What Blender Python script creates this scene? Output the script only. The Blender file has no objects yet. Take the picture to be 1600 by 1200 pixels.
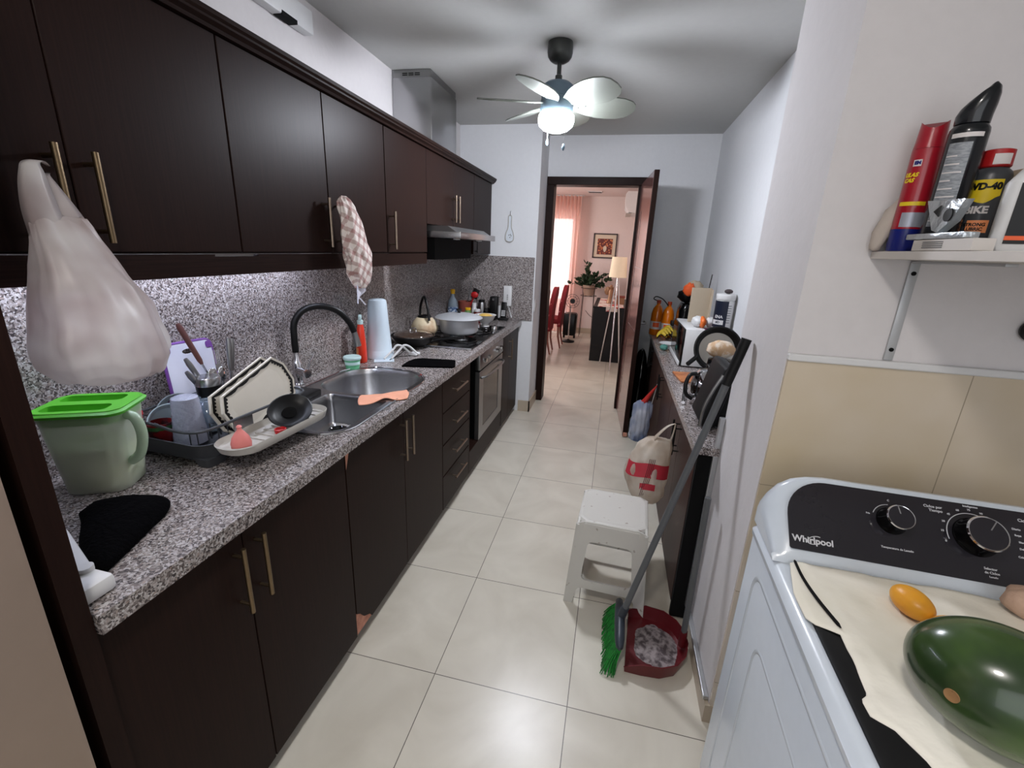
import bpy, bmesh, math, random
from mathutils import Vector, Matrix, noise
PI = math.pi
S = bpy.context.scene
C = S.collection
random.seed(7)

# ------------------------------------------------------------------ camera
def make_camera():
    yaw, pitch, roll, F = -0.213788752, 0.296599248, 0.0418854159, 695.439214
    cy, sy, cp, sp = math.cos(yaw), math.sin(yaw), math.cos(pitch), math.sin(pitch)
    f = Vector((sy*cp, cy*cp, -sp)); r0 = Vector((cy, -sy, 0)); u0 = r0.cross(f)
    r = r0*math.cos(roll) + u0*math.sin(roll); u = -r0*math.sin(roll) + u0*math.cos(roll)
    cd = bpy.data.cameras.new('camera'); co = bpy.data.objects.new('camera', cd); C.objects.link(co)
    m = Matrix((r, u, -f)).transposed().to_4x4(); m.translation = (0.5127914, -1.2048486, 1.5504613)
    co.matrix_world = m
    cd.sensor_width = 36; cd.lens = F/1600*36; cd.clip_start = 0.02; cd.clip_end = 60
    S.camera = co
make_camera()

# ------------------------------------------------------------------ world, exposure, large lights
S.view_settings.view_transform = 'Standard'; S.view_settings.look = 'None'
S.view_settings.gamma = 1; S.view_settings.use_curve_mapping = False
S.view_settings.exposure = 0.42
S.cycles.use_denoising = True
S.cycles.max_bounces = 8; S.cycles.sample_clamp_indirect = 6
W = bpy.data.worlds.new('world'); S.world = W; W.use_nodes = True
W.node_tree.nodes['Background'].inputs[0].default_value = (0.80, 0.88, 1.0, 1)
W.node_tree.nodes['Background'].inputs[1].default_value = 0.5

def area(name, loc, target, sx, sy, power, col):
    l = bpy.data.lights.new(name, 'AREA'); l.shape = 'RECTANGLE'; l.size = sx; l.size_y = sy
    l.energy = power; l.color = col
    o = bpy.data.objects.new(name, l); C.objects.link(o); o.location = loc
    d = Vector(target) - Vector(loc); o.rotation_euler = d.to_track_quat('-Z', 'Y').to_euler()
    return o
area('added_rear_fill', (0.75, -2.52, 1.7), (0.6, 0, 1.1), 2.2, 1.4, 12, (0.98, 0.98, 1.0))  # added fill light behind the camera, at the unseen rear opening
area('added_dining_side_fill', (-2.07, 5.4, 1.5), (0.6, 5.6, 1.0), 1.6, 1.6, 70, (1.0, 0.92, 0.89))  # added fill light on the side wall, which has no window
area('dining_window_daylight', (-0.92, 8.3, 1.5), (-0.7, 6.5, 1.0), 1.4, 2.0, 34, (1.0, 0.97, 0.95))

# ------------------------------------------------------------------ materials
def lin(c):
    return tuple(((v/255)/12.92 if v/255 <= 0.04045 else (((v/255)+0.055)/1.055)**2.4) for v in c[:3]) + (1,)
MATS = {}
def mat(name, col=(200, 200, 200), rough=0.5, metal=0.0, var=None, bump=None, emit=None, trans=0.0, ior=1.45,
        alpha=1.0, coat=0.0, sheen=0.0, stretch=None, sub=0.0, detail=4):
    """var=(scale, second colour, low, high); bump=(scale, strength)"""
    if name in MATS: return MATS[name]
    m = bpy.data.materials.new(name); m.use_nodes = True; MATS[name] = m
    nt = m.node_tree; b = nt.nodes['Principled BSDF']
    b.inputs['Base Color'].default_value = lin(col); b.inputs['Roughness'].default_value = rough
    b.inputs['Metallic'].default_value = metal; b.inputs['IOR'].default_value = ior
    b.inputs['Transmission Weight'].default_value = trans; b.inputs['Alpha'].default_value = alpha
    b.inputs['Coat Weight'].default_value = coat; b.inputs['Sheen Weight'].default_value = sheen
    if sum(col) < 70: b.inputs['Specular IOR Level'].default_value = 0.35
    if sub: b.inputs['Subsurface Weight'].default_value = sub; b.inputs['Subsurface Scale'].default_value = 0.02
    co = nt.nodes.new('ShaderNodeTexCoord'); mp = nt.nodes.new('ShaderNodeMapping')
    nt.links.new(co.outputs['Object'], mp.inputs['Vector'])
    if stretch: mp.inputs['Scale'].default_value = stretch
    nz = nt.nodes.new('ShaderNodeTexNoise'); nz.inputs['Detail'].default_value = detail
    nz.inputs['Scale'].default_value = var[0] if var else 30
    nt.links.new(mp.outputs[0], nz.inputs['Vector'])
    rp = nt.nodes.new('ShaderNodeValToRGB'); nt.links.new(nz.outputs['Fac'], rp.inputs[0])
    if var:
        rp.color_ramp.elements[0].position = var[2]; rp.color_ramp.elements[1].position = var[3]
        rp.color_ramp.elements[0].color = lin(col); rp.color_ramp.elements[1].color = lin(var[1])
    else:
        c0 = tuple(v*0.97 for v in col); rp.color_ramp.elements[0].color = lin(c0); rp.color_ramp.elements[1].color = lin(col)
    nt.links.new(rp.outputs[0], b.inputs['Base Color'])
    if bump:
        n2 = nt.nodes.new('ShaderNodeTexNoise'); n2.inputs['Scale'].default_value = bump[0]; n2.inputs['Detail'].default_value = 3
        nt.links.new(mp.outputs[0], n2.inputs['Vector'])
        bp = nt.nodes.new('ShaderNodeBump'); bp.inputs['Strength'].default_value = bump[1]; bp.inputs['Distance'].default_value = 0.01
        nt.links.new(n2.outputs['Fac'], bp.inputs['Height']); nt.links.new(bp.outputs[0], b.inputs['Normal'])
    if emit:
        b.inputs['Emission Color'].default_value = lin(emit[0]); b.inputs['Emission Strength'].default_value = emit[1]
    return m

def mat_granite(name, tint=1.0):
    m = bpy.data.materials.new(name); m.use_nodes = True; nt = m.node_tree; b = nt.nodes['Principled BSDF']
    co = nt.nodes.new('ShaderNodeTexCoord')
    v = nt.nodes.new('ShaderNodeTexVoronoi'); v.inputs['Scale'].default_value = 240; v.inputs['Randomness'].default_value = 1
    nd = nt.nodes.new('ShaderNodeTexNoise'); nd.inputs['Scale'].default_value = 90; nd.inputs['Detail'].default_value = 2
    nt.links.new(co.outputs['Object'], nd.inputs['Vector'])
    mx = nt.nodes.new('ShaderNodeMixRGB'); mx.inputs[0].default_value = 0.012
    nt.links.new(co.outputs['Object'], mx.inputs[1]); nt.links.new(nd.outputs['Color'], mx.inputs[2])
    nt.links.new(mx.outputs[0], v.inputs['Vector'])
    sp = nt.nodes.new('ShaderNodeSeparateColor'); nt.links.new(v.outputs['Color'], sp.inputs[0])
    rp = nt.nodes.new('ShaderNodeValToRGB'); e = rp.color_ramp.elements
    cols = [(0, (52, 47, 48)), (0.16, (78, 71, 70)), (0.34, (108, 99, 96)), (0.52, (136, 127, 124)), (0.72, (160, 153, 151)), (0.9, (184, 179, 178)), (1.0, (138, 121, 112))]
    e[0].color = lin(cols[0][1]); e[1].position = 1; e[1].color = lin(cols[-1][1])
    for p, c in cols[1:-1]:
        k = e.new(p); k.color = lin(c)
    nt.links.new(sp.outputs[0], rp.inputs[0])
    nt.links.new(rp.outputs[0], b.inputs['Base Color'])
    b.inputs['Roughness'].default_value = 0.22
    MATS[name] = m; return m
mat_granite('granite')

def mat_wood(name, c1, c2, rough=0.35, axis=2, spec=0.07):
    m = bpy.data.materials.new(name); m.use_nodes = True; nt = m.node_tree; b = nt.nodes['Principled BSDF']
    co = nt.nodes.new('ShaderNodeTexCoord'); mp = nt.nodes.new('ShaderNodeMapping')
    s = [220, 220, 220]; s[axis] = 6; mp.inputs['Scale'].default_value = s
    nt.links.new(co.outputs['Object'], mp.inputs[0])
    n = nt.nodes.new('ShaderNodeTexNoise'); n.inputs['Scale'].default_value = 1.0; n.inputs['Detail'].default_value = 3
    nt.links.new(mp.outputs[0], n.inputs['Vector'])
    rp = nt.nodes.new('ShaderNodeValToRGB'); rp.color_ramp.elements[0].position = 0.35; rp.color_ramp.elements[1].position = 0.7
    rp.color_ramp.elements[0].color = lin(c1); rp.color_ramp.elements[1].color = lin(c2)
    nt.links.new(n.outputs['Fac'], rp.inputs[0]); nt.links.new(rp.outputs[0], b.inputs['Base Color'])
    bp = nt.nodes.new('ShaderNodeBump'); bp.inputs['Strength'].default_value = 0.06; bp.inputs['Distance'].default_value = 0.002
    nt.links.new(n.outputs['Fac'], bp.inputs['Height']); nt.links.new(bp.outputs[0], b.inputs['Normal'])
    b.inputs['Roughness'].default_value = rough; b.inputs['Specular IOR Level'].default_value = spec
    MATS[name] = m; return m
mat_wood('wenge', (30, 18, 15), (36, 22, 18), 0.40)
mat_wood('wenge_horizontal', (26, 15, 12), (36, 22, 18), 0.40, 1)
mat_wood('door_wood', (58, 26, 24), (84, 40, 36), 0.22)

def mat_floor():
    m = bpy.data.materials.new('floor_tile'); m.use_nodes = True; nt = m.node_tree; b = nt.nodes['Principled BSDF']
    co = nt.nodes.new('ShaderNodeTexCoord'); sp = nt.nodes.new('ShaderNodeSeparateXYZ'); nt.links.new(co.outputs['Object'], sp.inputs[0])
    def math_(op, a, bb=None):
        n = nt.nodes.new('ShaderNodeMath'); n.operation = op
        for i, x in enumerate((a, bb)):
            if x is None: continue
            if isinstance(x, (int, float)): n.inputs[i].default_value = x
            else: nt.links.new(x, n.inputs[i])
        return n.outputs[0]
    ds = []; cells = []
    for o, sz in ((sp.outputs[0], 0.5), (sp.outputs[1], 0.53130)):
        q = math_('DIVIDE', o, sz); fr = math_('ABSOLUTE', math_('SUBTRACT', q, math_('ROUND', q)))
        ds.append(math_('LESS_THAN', math_('MULTIPLY', fr, sz), 0.0014)); cells.append(math_('FLOOR', q))
    j = math_('MAXIMUM', ds[0], ds[1])
    cv = nt.nodes.new('ShaderNodeCombineXYZ'); nt.links.new(cells[0], cv.inputs[0]); nt.links.new(cells[1], cv.inputs[1])
    wn = nt.nodes.new('ShaderNodeTexWhiteNoise'); nt.links.new(cv.outputs[0], wn.inputs['Vector'])
    ad = nt.nodes.new('ShaderNodeVectorMath'); ad.operation = 'MULTIPLY_ADD'
    nt.links.new(wn.outputs['Color'], ad.inputs[0]); ad.inputs[1].default_value = (9, 9, 9); nt.links.new(co.outputs['Object'], ad.inputs[2])
    nz = nt.nodes.new('ShaderNodeTexNoise'); nz.inputs['Scale'].default_value = 3.2; nz.inputs['Detail'].default_value = 6
    nz.inputs['Distortion'].default_value = 0.8; nt.links.new(ad.outputs[0], nz.inputs['Vector'])
    rp = nt.nodes.new('ShaderNodeValToRGB'); rp.color_ramp.elements[0].position = 0.3; rp.color_ramp.elements[1].position = 0.72
    rp.color_ramp.elements[0].color = lin((196, 189, 174)); rp.color_ramp.elements[1].color = lin((216, 210, 196))
    nt.links.new(nz.outputs['Fac'], rp.inputs[0])
    mx = nt.nodes.new('ShaderNodeMixRGB'); nt.links.new(j, mx.inputs[0]); nt.links.new(rp.outputs[0], mx.inputs[1])
    mx.inputs[2].default_value = lin((80, 72, 62)); nt.links.new(mx.outputs[0], b.inputs['Base Color'])
    b.inputs['Roughness'].default_value = 0.30
    MATS['floor_tile'] = m
mat_floor()
mat('wall_white', (218, 219, 221), 0.85, bump=(60, 0.08))
mat('wall_pinkish', (212, 208, 208), 0.85, bump=(60, 0.08))
mat('ceiling_white', (190, 190, 187), 0.9)
mat('dining_wall', (224, 208, 203), 0.85)
mat('steel', (176, 176, 178), 0.26, 1.0, stretch=(1, 1, 30), bump=(40, 0.03))
mat('steel_brushed', (150, 150, 150), 0.34, 1.0)
mat('chrome', (225, 225, 228), 0.08, 1.0)
mat('handle_brass', (128, 110, 86), 0.38, 1.0)
mat('handle_steel', (150, 134, 118), 0.33, 1.0)
mat('black_plastic', (9, 9, 10), 0.4)
mat('black_matte', (4, 4, 5), 0.95)
mat('black_gloss', (8, 8, 9), 0.12); mat('broom_black', (7, 7, 8), 0.6)
mat('white_plastic', (214, 214, 214), 0.4)
mat('white_gloss', (214, 220, 226), 0.22, coat=0.3)
mat('aluminium', (196, 198, 200), 0.35, 0.9)
mat('glass', (235, 245, 245), 0.03, trans=1.0, ior=1.45)
mat('dado_tile', (192, 176, 148), 0.3, var=(1.6, (208, 196, 180), 0.33, 0.55))
mat('skirting_tile', (172, 158, 140), 0.4, var=(3, (186, 172, 152), 0.3, 0.7))

# ------------------------------------------------------------------ mesh helpers
def newbm(): return bmesh.new()
def box(bm, x0, x1, y0, y1, z0, z1, bev=0, seg=2):
    vs = [bm.verts.new((x, y, z)) for x in (x0, x1) for y in (y0, y1) for z in (z0, z1)]
    fs = [bm.faces.new([vs[i] for i in q]) for q in ((0, 1, 3, 2), (4, 6, 7, 5), (0, 4, 5, 1), (2, 3, 7, 6), (0, 2, 6, 4), (1, 5, 7, 3))]
    if bev:
        es = list({e for f in fs for e in f.edges})
        r = bmesh.ops.bevel(bm, geom=es, offset=bev, segments=seg, affect='EDGES', profile=0.5)
        vs = list({v for f in r['faces'] for v in f.verts} | {v for v in vs if v.is_valid})
    return vs
def xf(vs, m):
    for v in vs:
        if v.is_valid: v.co = m @ v.co
    return vs
def RZ(a, c=(0, 0, 0)): c = Vector(c); return Matrix.Translation(c) @ Matrix.Rotation(a, 4, 'Z') @ Matrix.Translation(-c)
def ROT(a, ax, c=(0, 0, 0)): c = Vector(c); return Matrix.Translation(c) @ Matrix.Rotation(a, 4, ax) @ Matrix.Translation(-c)
def loft(bm, rings, cap0=True, cap1=True, closed=True):
    R = [[bm.verts.new(p) for p in r] for r in rings]
    n = len(R[0])
    for a, b in zip(R, R[1:]):
        for i in range(n if closed else n-1):
            j = (i+1) % n
            bm.faces.new((a[i], a[j], b[j], b[i]))
    if cap0: bm.faces.new(list(reversed(R[0])))
    if cap1: bm.faces.new(R[-1])
    return [v for r in R for v in r]
def lathe(bm, prof, seg=24, c=(0, 0, 0), sx=1, sy=1, cap0=True, cap1=True):
    rings = []
    for r, z in prof:
        r = max(r, 0.0004)
        rings.append([(c[0]+sx*r*math.cos(2*PI*i/seg), c[1]+sy*r*math.sin(2*PI*i/seg), c[2]+z) for i in range(seg)])
    return loft(bm, rings, cap0, cap1)
def tube(bm, pts, r, seg=8, closed=False):
    pts = [Vector(p) for p in pts]; n = len(pts); rings = []
    rad = r if isinstance(r, (list, tuple)) else [r]*n
    up = None
    for i, p in enumerate(pts):
        if closed: t = (pts[(i+1) % n] - pts[i-1]).normalized()
        else: t = (pts[min(i+1, n-1)] - pts[max(i-1, 0)]).normalized()
        if up is None:
            up = Vector((0, 0, 1)) if abs(t.z) < 0.9 else Vector((1, 0, 0))
        s = t.cross(up)
        if s.length < 1e-5: s = t.orthogonal()
        s.normalize(); up = s.cross(t).normalized()
        rings.append([p + s*rad[i]*math.cos(2*PI*k/seg) + up*rad[i]*math.sin(2*PI*k/seg) for k in range(seg)])
    if closed:
        R = [[bm.verts.new(p) for p in q] for q in rings]
        for i in range(n):
            a, b = R[i], R[(i+1) % n]
            for k in range(seg):
                j = (k+1) % seg; bm.faces.new((a[k], a[j], b[j], b[k]))
        return [v for q in R for v in q]
    return loft(bm, rings)
def cyl(bm, p0, p1, r, seg=16, r1=None): return tube(bm, [p0, p1], [r, r if r1 is None else r1], seg)
def smooth_path(pts, n=6):
    pts = [Vector(p) for p in pts]; out = []
    P = [pts[0]] + pts + [pts[-1]]
    for i in range(1, len(P)-2):
        for k in range(n):
            t = k/n; a, b, c, d = P[i-1], P[i], P[i+1], P[i+2]
            out.append(0.5*((2*b)+(c-a)*t+(2*a-5*b+4*c-d)*t*t+(3*b-a-3*c+d)*t**3))
    out.append(pts[-1]); return out
def prism(bm, poly, axis, a0, a1):
    def P(p, a):
        if axis == 'z': return (p[0], p[1], a)
        if axis == 'y': return (p[0], a, p[1])
        return (a, p[0], p[1])
    return loft(bm, [[P(p, a0) for p in poly], [P(p, a1) for p in poly]])
def rrect(x0, x1, y0, y1, r, n=5):
    rr = r if isinstance(r, (list, tuple)) else [r]*4
    out = []
    for (cx, cy, a, q) in ((x1, y1, 0, rr[0]), (x0, y1, PI/2, rr[1]), (x0, y0, PI, rr[2]), (x1, y0, 1.5*PI, rr[3])):
        ox = cx - q if cx == x1 else cx + q; oy = cy - q if cy == y1 else cy + q
        for i in range(n+1):
            t = a + PI/2*i/n; out.append((ox+q*math.cos(t), oy+q*math.sin(t)))
    return out
def ellipsoid(bm, c, rx, ry, rz, m=None, u=20, v=12, fn=None):
    r = bmesh.ops.create_uvsphere(bm, u_segments=u, v_segments=v, radius=1)
    for q in r['verts']:
        p = q.co.copy()
        k = fn(p) if fn else 1
        q.co = Vector((p.x*rx*k, p.y*ry*k, p.z*rz*k))
        if m is not None: q.co = m @ q.co
        q.co += Vector(c)
    return r['verts']
def hole_plate(bm, outer, holes, z0, z1):
    """plate in xy with holes, outer/holes lists of (x,y)"""
    edges = []; loops = []
    for lp in [outer]+holes:
        vs = [bm.verts.new((x, y, z1)) for x, y in lp]; loops.append(vs)
        for i in range(len(vs)): edges.append(bm.edges.new((vs[i], vs[(i+1) % len(vs)])))
    r = bmesh.ops.triangle_fill(bm, use_beauty=True, use_dissolve=False, edges=edges)
    fs = [g for g in r['geom'] if isinstance(g, bmesh.types.BMFace)]
    mp = {}
    for lp in loops:
        for v in lp: mp[v] = bm.verts.new((v.co.x, v.co.y, z0))
    for f in fs: bm.faces.new([mp[v] for v in reversed(f.verts)])
    for lp in loops:
        for i in range(len(lp)):
            a, b = lp[i], lp[(i+1) % len(lp)]
            bm.faces.new((a, b, mp[b], mp[a]))
def mesh_obj(name, bm, m, smooth=None, loc=None):
    bmesh.ops.recalc_face_normals(bm, faces=bm.faces)
    me = bpy.data.meshes.new(name); bm.to_mesh(me); bm.free()
    o = bpy.data.objects.new(name, me); C.objects.link(o)
    if isinstance(m, str): m = MATS[m]
    me.materials.append(m)
    if smooth:
        for p in me.polygons: p.use_smooth = True
        if smooth != 'all':
            try: me.set_sharp_from_angle(angle=math.radians(38))
            except Exception: pass
    return o
def thing(name, label, cat, loc=(0, 0, 0), rz=0, group=None):
    o = bpy.data.objects.new(name, None); C.objects.link(o); o.empty_display_size = 0.05
    o.location = loc; o.rotation_euler = (0, 0, rz); o['label'] = label; o['category'] = cat
    if group: o['group'] = group
    return o
def part(t, name, bm, m, smooth=True, label=None, local=False):
    """geometry in world coordinates unless local"""
    base = t
    if not local:
        root = t
        while root.parent: root = root.parent
        inv = (Matrix.Translation(root.location) @ Matrix.Rotation(root.rotation_euler.z, 4, 'Z')).inverted()
        bm.transform(inv)
    o = mesh_obj(name, bm, m, smooth); o.parent = t
    if label: o['label'] = label
    return o
def solo(name, label, cat, bm, m, smooth=True, group=None, kind=None):
    zs = [v.co.z for v in bm.verts]; xs = [v.co.x for v in bm.verts]; ys = [v.co.y for v in bm.verts]
    c = Vector(((min(xs)+max(xs))/2, (min(ys)+max(ys))/2, min(zs)))
    bm.transform(Matrix.Translation(-c))
    o = mesh_obj(name, bm, m, smooth); o.location = c
    o['label'] = label; o['category'] = cat
    if group: o['group'] = group
    if kind: o['kind'] = kind
    return o
def struct(name, bm, m, parent=None, smooth=False, label=None):
    o = mesh_obj(name, bm, m, smooth)
    o['kind'] = 'structure'
    if label: o['label'] = label
    if parent: o.parent = parent
    return o
def bx(*a, **k): bm = newbm(); box(bm, *a, **k); return bm
def text_bm(s, size, depth=0.0006, bold=0.0, align='CENTER', shear=0):
    """text lying in xy, centred on the origin, extruded along z"""
    cu = bpy.data.curves.new('t', 'FONT'); cu.body = s; cu.size = size; cu.extrude = depth; cu.offset = bold
    cu.align_x = align; cu.align_y = 'CENTER'; cu.shear = shear; cu.resolution_u = 3
    o = bpy.data.objects.new('t', cu); C.objects.link(o)
    dg = bpy.context.evaluated_depsgraph_get()
    me = bpy.data.meshes.new_from_object(o.evaluated_get(dg))
    bm = newbm(); bm.from_mesh(me); bpy.data.objects.remove(o); bpy.data.curves.remove(cu); bpy.data.meshes.remove(me)
    return bm
def wrap(bm, R, c, a0, z0):
    """flat xy text -> cylinder of radius R round vertical axis c, centred at angle a0, height z0"""
    for v in bm.verts:
        a = a0 + v.co.x/R; r = R + v.co.z
        v.co = Vector((c[0]+r*math.cos(a), c[1]+r*math.sin(a), z0+v.co.y))
    return bm
def patch(R, c, a0, a1, z0, z1, t=0.0006, n=16, skew=0):
    """label wrapped on a cylinder"""
    bm = newbm(); rin = []; 
    for z in (z0, z1):
        pass
    rings = []
    for i in range(n+1):
        a = a0+(a1-a0)*i/n
        rings.append([(c[0]+r*math.cos(a), c[1]+r*math.sin(a), z) for r, z in ((R, z0), (R+t, z0), (R+t, z1), (R, z1))])
    loft(bm, rings); return bm

# ------------------------------------------------------------------ room shell
XL, XR, ZC, ZD = -0.93, 1.27, 2.545, 2.5
struct('floor', bx(-2.2, 2.6, -2.6, 7.75, -0.08, 0), 'floor_tile')
CEIL = struct('ceiling', bx(-1.2, 2.6, -2.6, 3.42, ZC, ZC+0.1), 'ceiling_white')
struct('ceiling_dining', bx(-2.2, 1.4, 3.42, 7.75, ZD, ZD+0.1), 'dining_wall')
struct('wall_left', bx(XL-0.1, XL, -2.6, 2.9, 0, ZC), 'wall_pinkish')
struct('wall_corner', bx(XL-0.1, -0.205, 2.9, 3.3, 0, ZC), 'wall_white')
struct('wall_right', bx(XR, XR+0.1, 0.53, 3.3, 0, ZC), 'wall_white')
wc = struct('wall_laundry', bx(0.975, 2.6, 0.08, 0.53, 0, ZC), 'wall_pinkish')
struct('wall_outer', bx(2.5, 2.6, -2.6, 0.08, 0, ZC), 'wall_pinkish')
bm = newbm()   # unseen rear wall, window opening added to let light in
for a in ((XL, -0.4, 0, ZC), (1.9, 2.5, 0, ZC), (-0.4, 1.9, 0, 0.95), (-0.4, 1.9, 2.4, ZC)): box(bm, a[0], a[1], -2.7, -2.6, a[2], a[3])
struct('wall_rear', bm, 'wall_white')
bm = newbm()   # wall with the doorway
box(bm, -2.2, -0.17, 3.3, 3.42, 0, ZC); box(bm, 0.66, 1.4, 3.3, 3.42, 0, ZC); box(bm, -0.17, 0.66, 3.3, 3.42, 2.16, ZC)
struct('wall_door', bm, 'wall_white')
struct('wall_dining_left', bx(-2.2, -2.1, 3.42, 7.75, 0, ZD), 'dining_wall')
struct('wall_dining_right', bx(0.72, 1.4, 3.95, 7.75, 0, ZD), 'dining_wall')
bm = newbm()   # far wall with window opening behind curtain
for a in ((-2.1, -1.5, 0, ZD), (-0.33, 0.72, 0, ZD), (-1.5, -0.33, 2.15, ZD)): box(bm, a[0], a[1], 7.6, 7.75, a[2], a[3])
box(bm, -1.5, -0.33, 7.6, 7.75, 0, 0.1)
struct('wall_dining_far', bm, 'dining_wall')
# door frame
bm = newbm()
for a in ((-0.205, -0.135, 0, 2.13), (0.63, 0.70, 0, 2.13), (-0.205, 0.70, 2.13, 2.2)): box(bm, a[0], a[1], 3.275, 3.44, a[2], a[3], bev=0.004)
struct('door_1', bm, 'wenge')
# skirtings
bm = newbm(); box(bm, -0.31, -0.193, 2.888, 2.9, 0, 0.11); box(bm, -0.205, -0.193, 2.888, 3.275, 0, 0.11)
struct('baseboard_corner', bm, 'skirting_tile')
bm = newbm(); box(bm, 0.962, 0.975, 0.068, 0.53, 0, 0.075); box(bm, 0.975, 2.5, 0.068, 0.08, 0, 0.075)
struct('baseboard_right', bm, 'skirting_tile')
struct('baseboard_far', bx(-0.3, 0.72, 7.588, 7.6, 0, 0.1), 'skirting_tile')
# tiled dado behind washer, with white moulding on top
def mat_dado():
    m = MATS['dado_tile']; nt = m.node_tree; b = nt.nodes['Principled BSDF']
    src = b.inputs['Base Color'].links[0].from_socket
    co = nt.nodes.new('ShaderNodeTexCoord'); br = nt.nodes.new('ShaderNodeTexBrick'); br.offset = 0
    mp = nt.nodes.new('ShaderNodeMapping'); mp.inputs['Rotation'].default_value = (PI/2, 0, 0); mp.inputs['Location'].default_value = (-1.39+0.45*3, 0.93, 0)
    nt.links.new(co.outputs['Object'], mp.inputs[0])
    sp = nt.nodes.new('ShaderNodeSeparateXYZ'); nt.links.new(co.outputs['Object'], sp.inputs[0])
    def M_(op, a, bb):
        n = nt.nodes.new('ShaderNodeMath'); n.operation = op
        for i, x in enumerate((a, bb)):
            if isinstance(x, (int, float)): n.inputs[i].default_value = x
            elif x is not None: nt.links.new(x, n.inputs[i])
        return n.outputs[0]
    outs = []
    for o, off, sz in ((sp.outputs[0], 1.39, 0.45), (sp.outputs[2], 0.93, 0.375)):
        q = M_('DIVIDE', M_('SUBTRACT', o, off), sz); fr = M_('ABSOLUTE', M_('SUBTRACT', q, M_('ROUND', q, None)), None)
        outs.append(M_('LESS_THAN', M_('MULTIPLY', fr, sz), 0.0012))
    j = M_('MAXIMUM', outs[0], outs[1])
    mx = nt.nodes.new('ShaderNodeMixRGB'); nt.links.new(j, mx.inputs[0]); nt.links.new(src, mx.inputs[1]); mx.inputs[2].default_value = lin((150, 138, 118))
    nt.links.new(mx.outputs[0], b.inputs['Base Color'])
    nt.nodes.remove(br); nt.nodes.remove(mp)
mat_dado()
struct('trim_1', bx(0.977, 2.5, 0.071, 0.08, 0.075, 1.297), 'dado_tile')
struct('trim_2', bx(0.974, 2.5, 0.064, 0.08, 1.297, 1.316, bev=0.004), 'white_plastic')
# painted access panel with aluminium channel on the pillar side
bm = newbm()
box(bm, 0.954, 0.974, 0.515, 0.531, 0.08, 0.965, bev=0.002)
box(bm, 0.956, 0.974, 0.086, 0.531, 0.078, 0.094, bev=0.002)
struct('trim_3', bm, 'aluminium')

# ------------------------------------------------------------------ left cabinets
XD = -0.333      # base door fronts
def bar_handle(par, a, b, out, m='handle_steel', r=0.006, name='handle'):
    """bar from a to b, standing off along vector out"""
    a, b, out = Vector(a), Vector(b), Vector(out); bm = newbm()
    d = (b-a); L = d.length; d.normalize()
    cyl(bm, a+out, b+out, r, 12)
    for k in (0.13, 0.87):
        p = a+d*L*k; cyl(bm, p, p+out, r*0.75, 10)
    return part(par, name, bm, m)
def door_front(par, y0, y1, z0, z1, x, name='door', m='wenge', t=0.019, label=None):
    return part(par, name, bx(x-t, x, y0+0.0018, y1-0.0018, z0+0.0018, z1-0.0018, bev=0.0012, seg=1), m, smooth=False, label=label)
def base_unit(label, y0, y1, splits, cat='cabinet'):
    t = thing('base_cabinet', label, cat, (-0.63, (y0+y1)/2, 0), group='base cabinets under the left counter')
    bm = newbm(); 
    box(bm, -0.905, XD-0.021, y0+0.001, y0+0.018, 0.06, 0.862); box(bm, -0.905, XD-0.021, y1-0.018, y1-0.001, 0.06, 0.862)
    box(bm, -0.905, XD-0.021, y0+0.018, y1-0.018, 0.06, 0.078); box(bm, -0.905, -0.893, y0+0.018, y1-0.018, 0.078, 0.862)
    part(t, 'body', bm, 'wenge', smooth=False)
    part(t, 'toe_kick', bx(-0.395, -0.378, y0+0.001, y1-0.001, 0, 0.06), 'wenge_horizontal', smooth=False)
    return t
HX = (0.032, 0, 0)
t = base_unit('dark wood base cabinet nearest the fridge panel, with two long bar handles', -0.752, 0.026, 2)
d = door_front(t, -0.752, -0.42, 0.06, 0.86, XD); bar_handle(d, (XD, -0.452, 0.635), (XD, -0.452, 0.825), HX, 'handle_brass')
d = door_front(t, -0.42, 0.026, 0.06, 0.86, XD); bar_handle(d, (XD, -0.385, 0.635), (XD, -0.385, 0.825), HX, 'handle_brass')
t = base_unit('dark wood sink cabinet with two bar handles and a chipped lower corner', 0.028, 0.934, 2)
bm = newbm()
prism(bm, [(0.03+0.018, 0.062+0.0), (0.468, 0.062), (0.468, 0.858), (0.030, 0.858), (0.030, 0.165), (0.055, 0.145), (0.080, 0.110), (0.12, 0.085), (0.135, 0.062)][1:] , 'x', XD-0.019, XD)
d = part(t, 'door', bm, 'wenge', smooth=False, label='left sink door with its bottom corner broken off'); bar_handle(d, (XD, 0.436, 0.635), (XD, 0.436, 0.825), HX)
mat('chipboard', (196, 140, 118), 0.8, var=(40, (168, 112, 92), 0.4, 0.7))
bm = newbm(); prism(bm, [(0.030, 0.062), (0.135, 0.062), (0.12, 0.084), (0.080, 0.109), (0.055, 0.144), (0.030, 0.164)], 'x', XD-0.019, XD-0.004)
part(d, 'broken_corner', bm, 'chipboard', smooth=False, label='bare pinkish chipboard where the veneer broke off')
bm = newbm(); prism(bm, [(0.030, 0.858), (0.062, 0.858), (0.05, 0.845), (0.034, 0.80), (0.030, 0.79)], 'x', XD, XD+0.0012)
part(d, 'chipped_edge', bm, 'chipboard', smooth=False, label='chipped pale patch at the top corner')
d = door_front(t, 0.47, 0.934, 0.06, 0.86, XD); bar_handle(d, (XD, 0.504, 0.635), (XD, 0.504, 0.825), HX)
t = thing('drawer_cabinet', 'dark wood cabinet of four drawers between sink cabinet and oven', 'drawers', (-0.63, 1.17, 0))
bm = newbm(); box(bm, -0.905, XD-0.021, 0.937, 1.398, 0.06, 0.862); part(t, 'body', bm, 'wenge', smooth=False)
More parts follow.
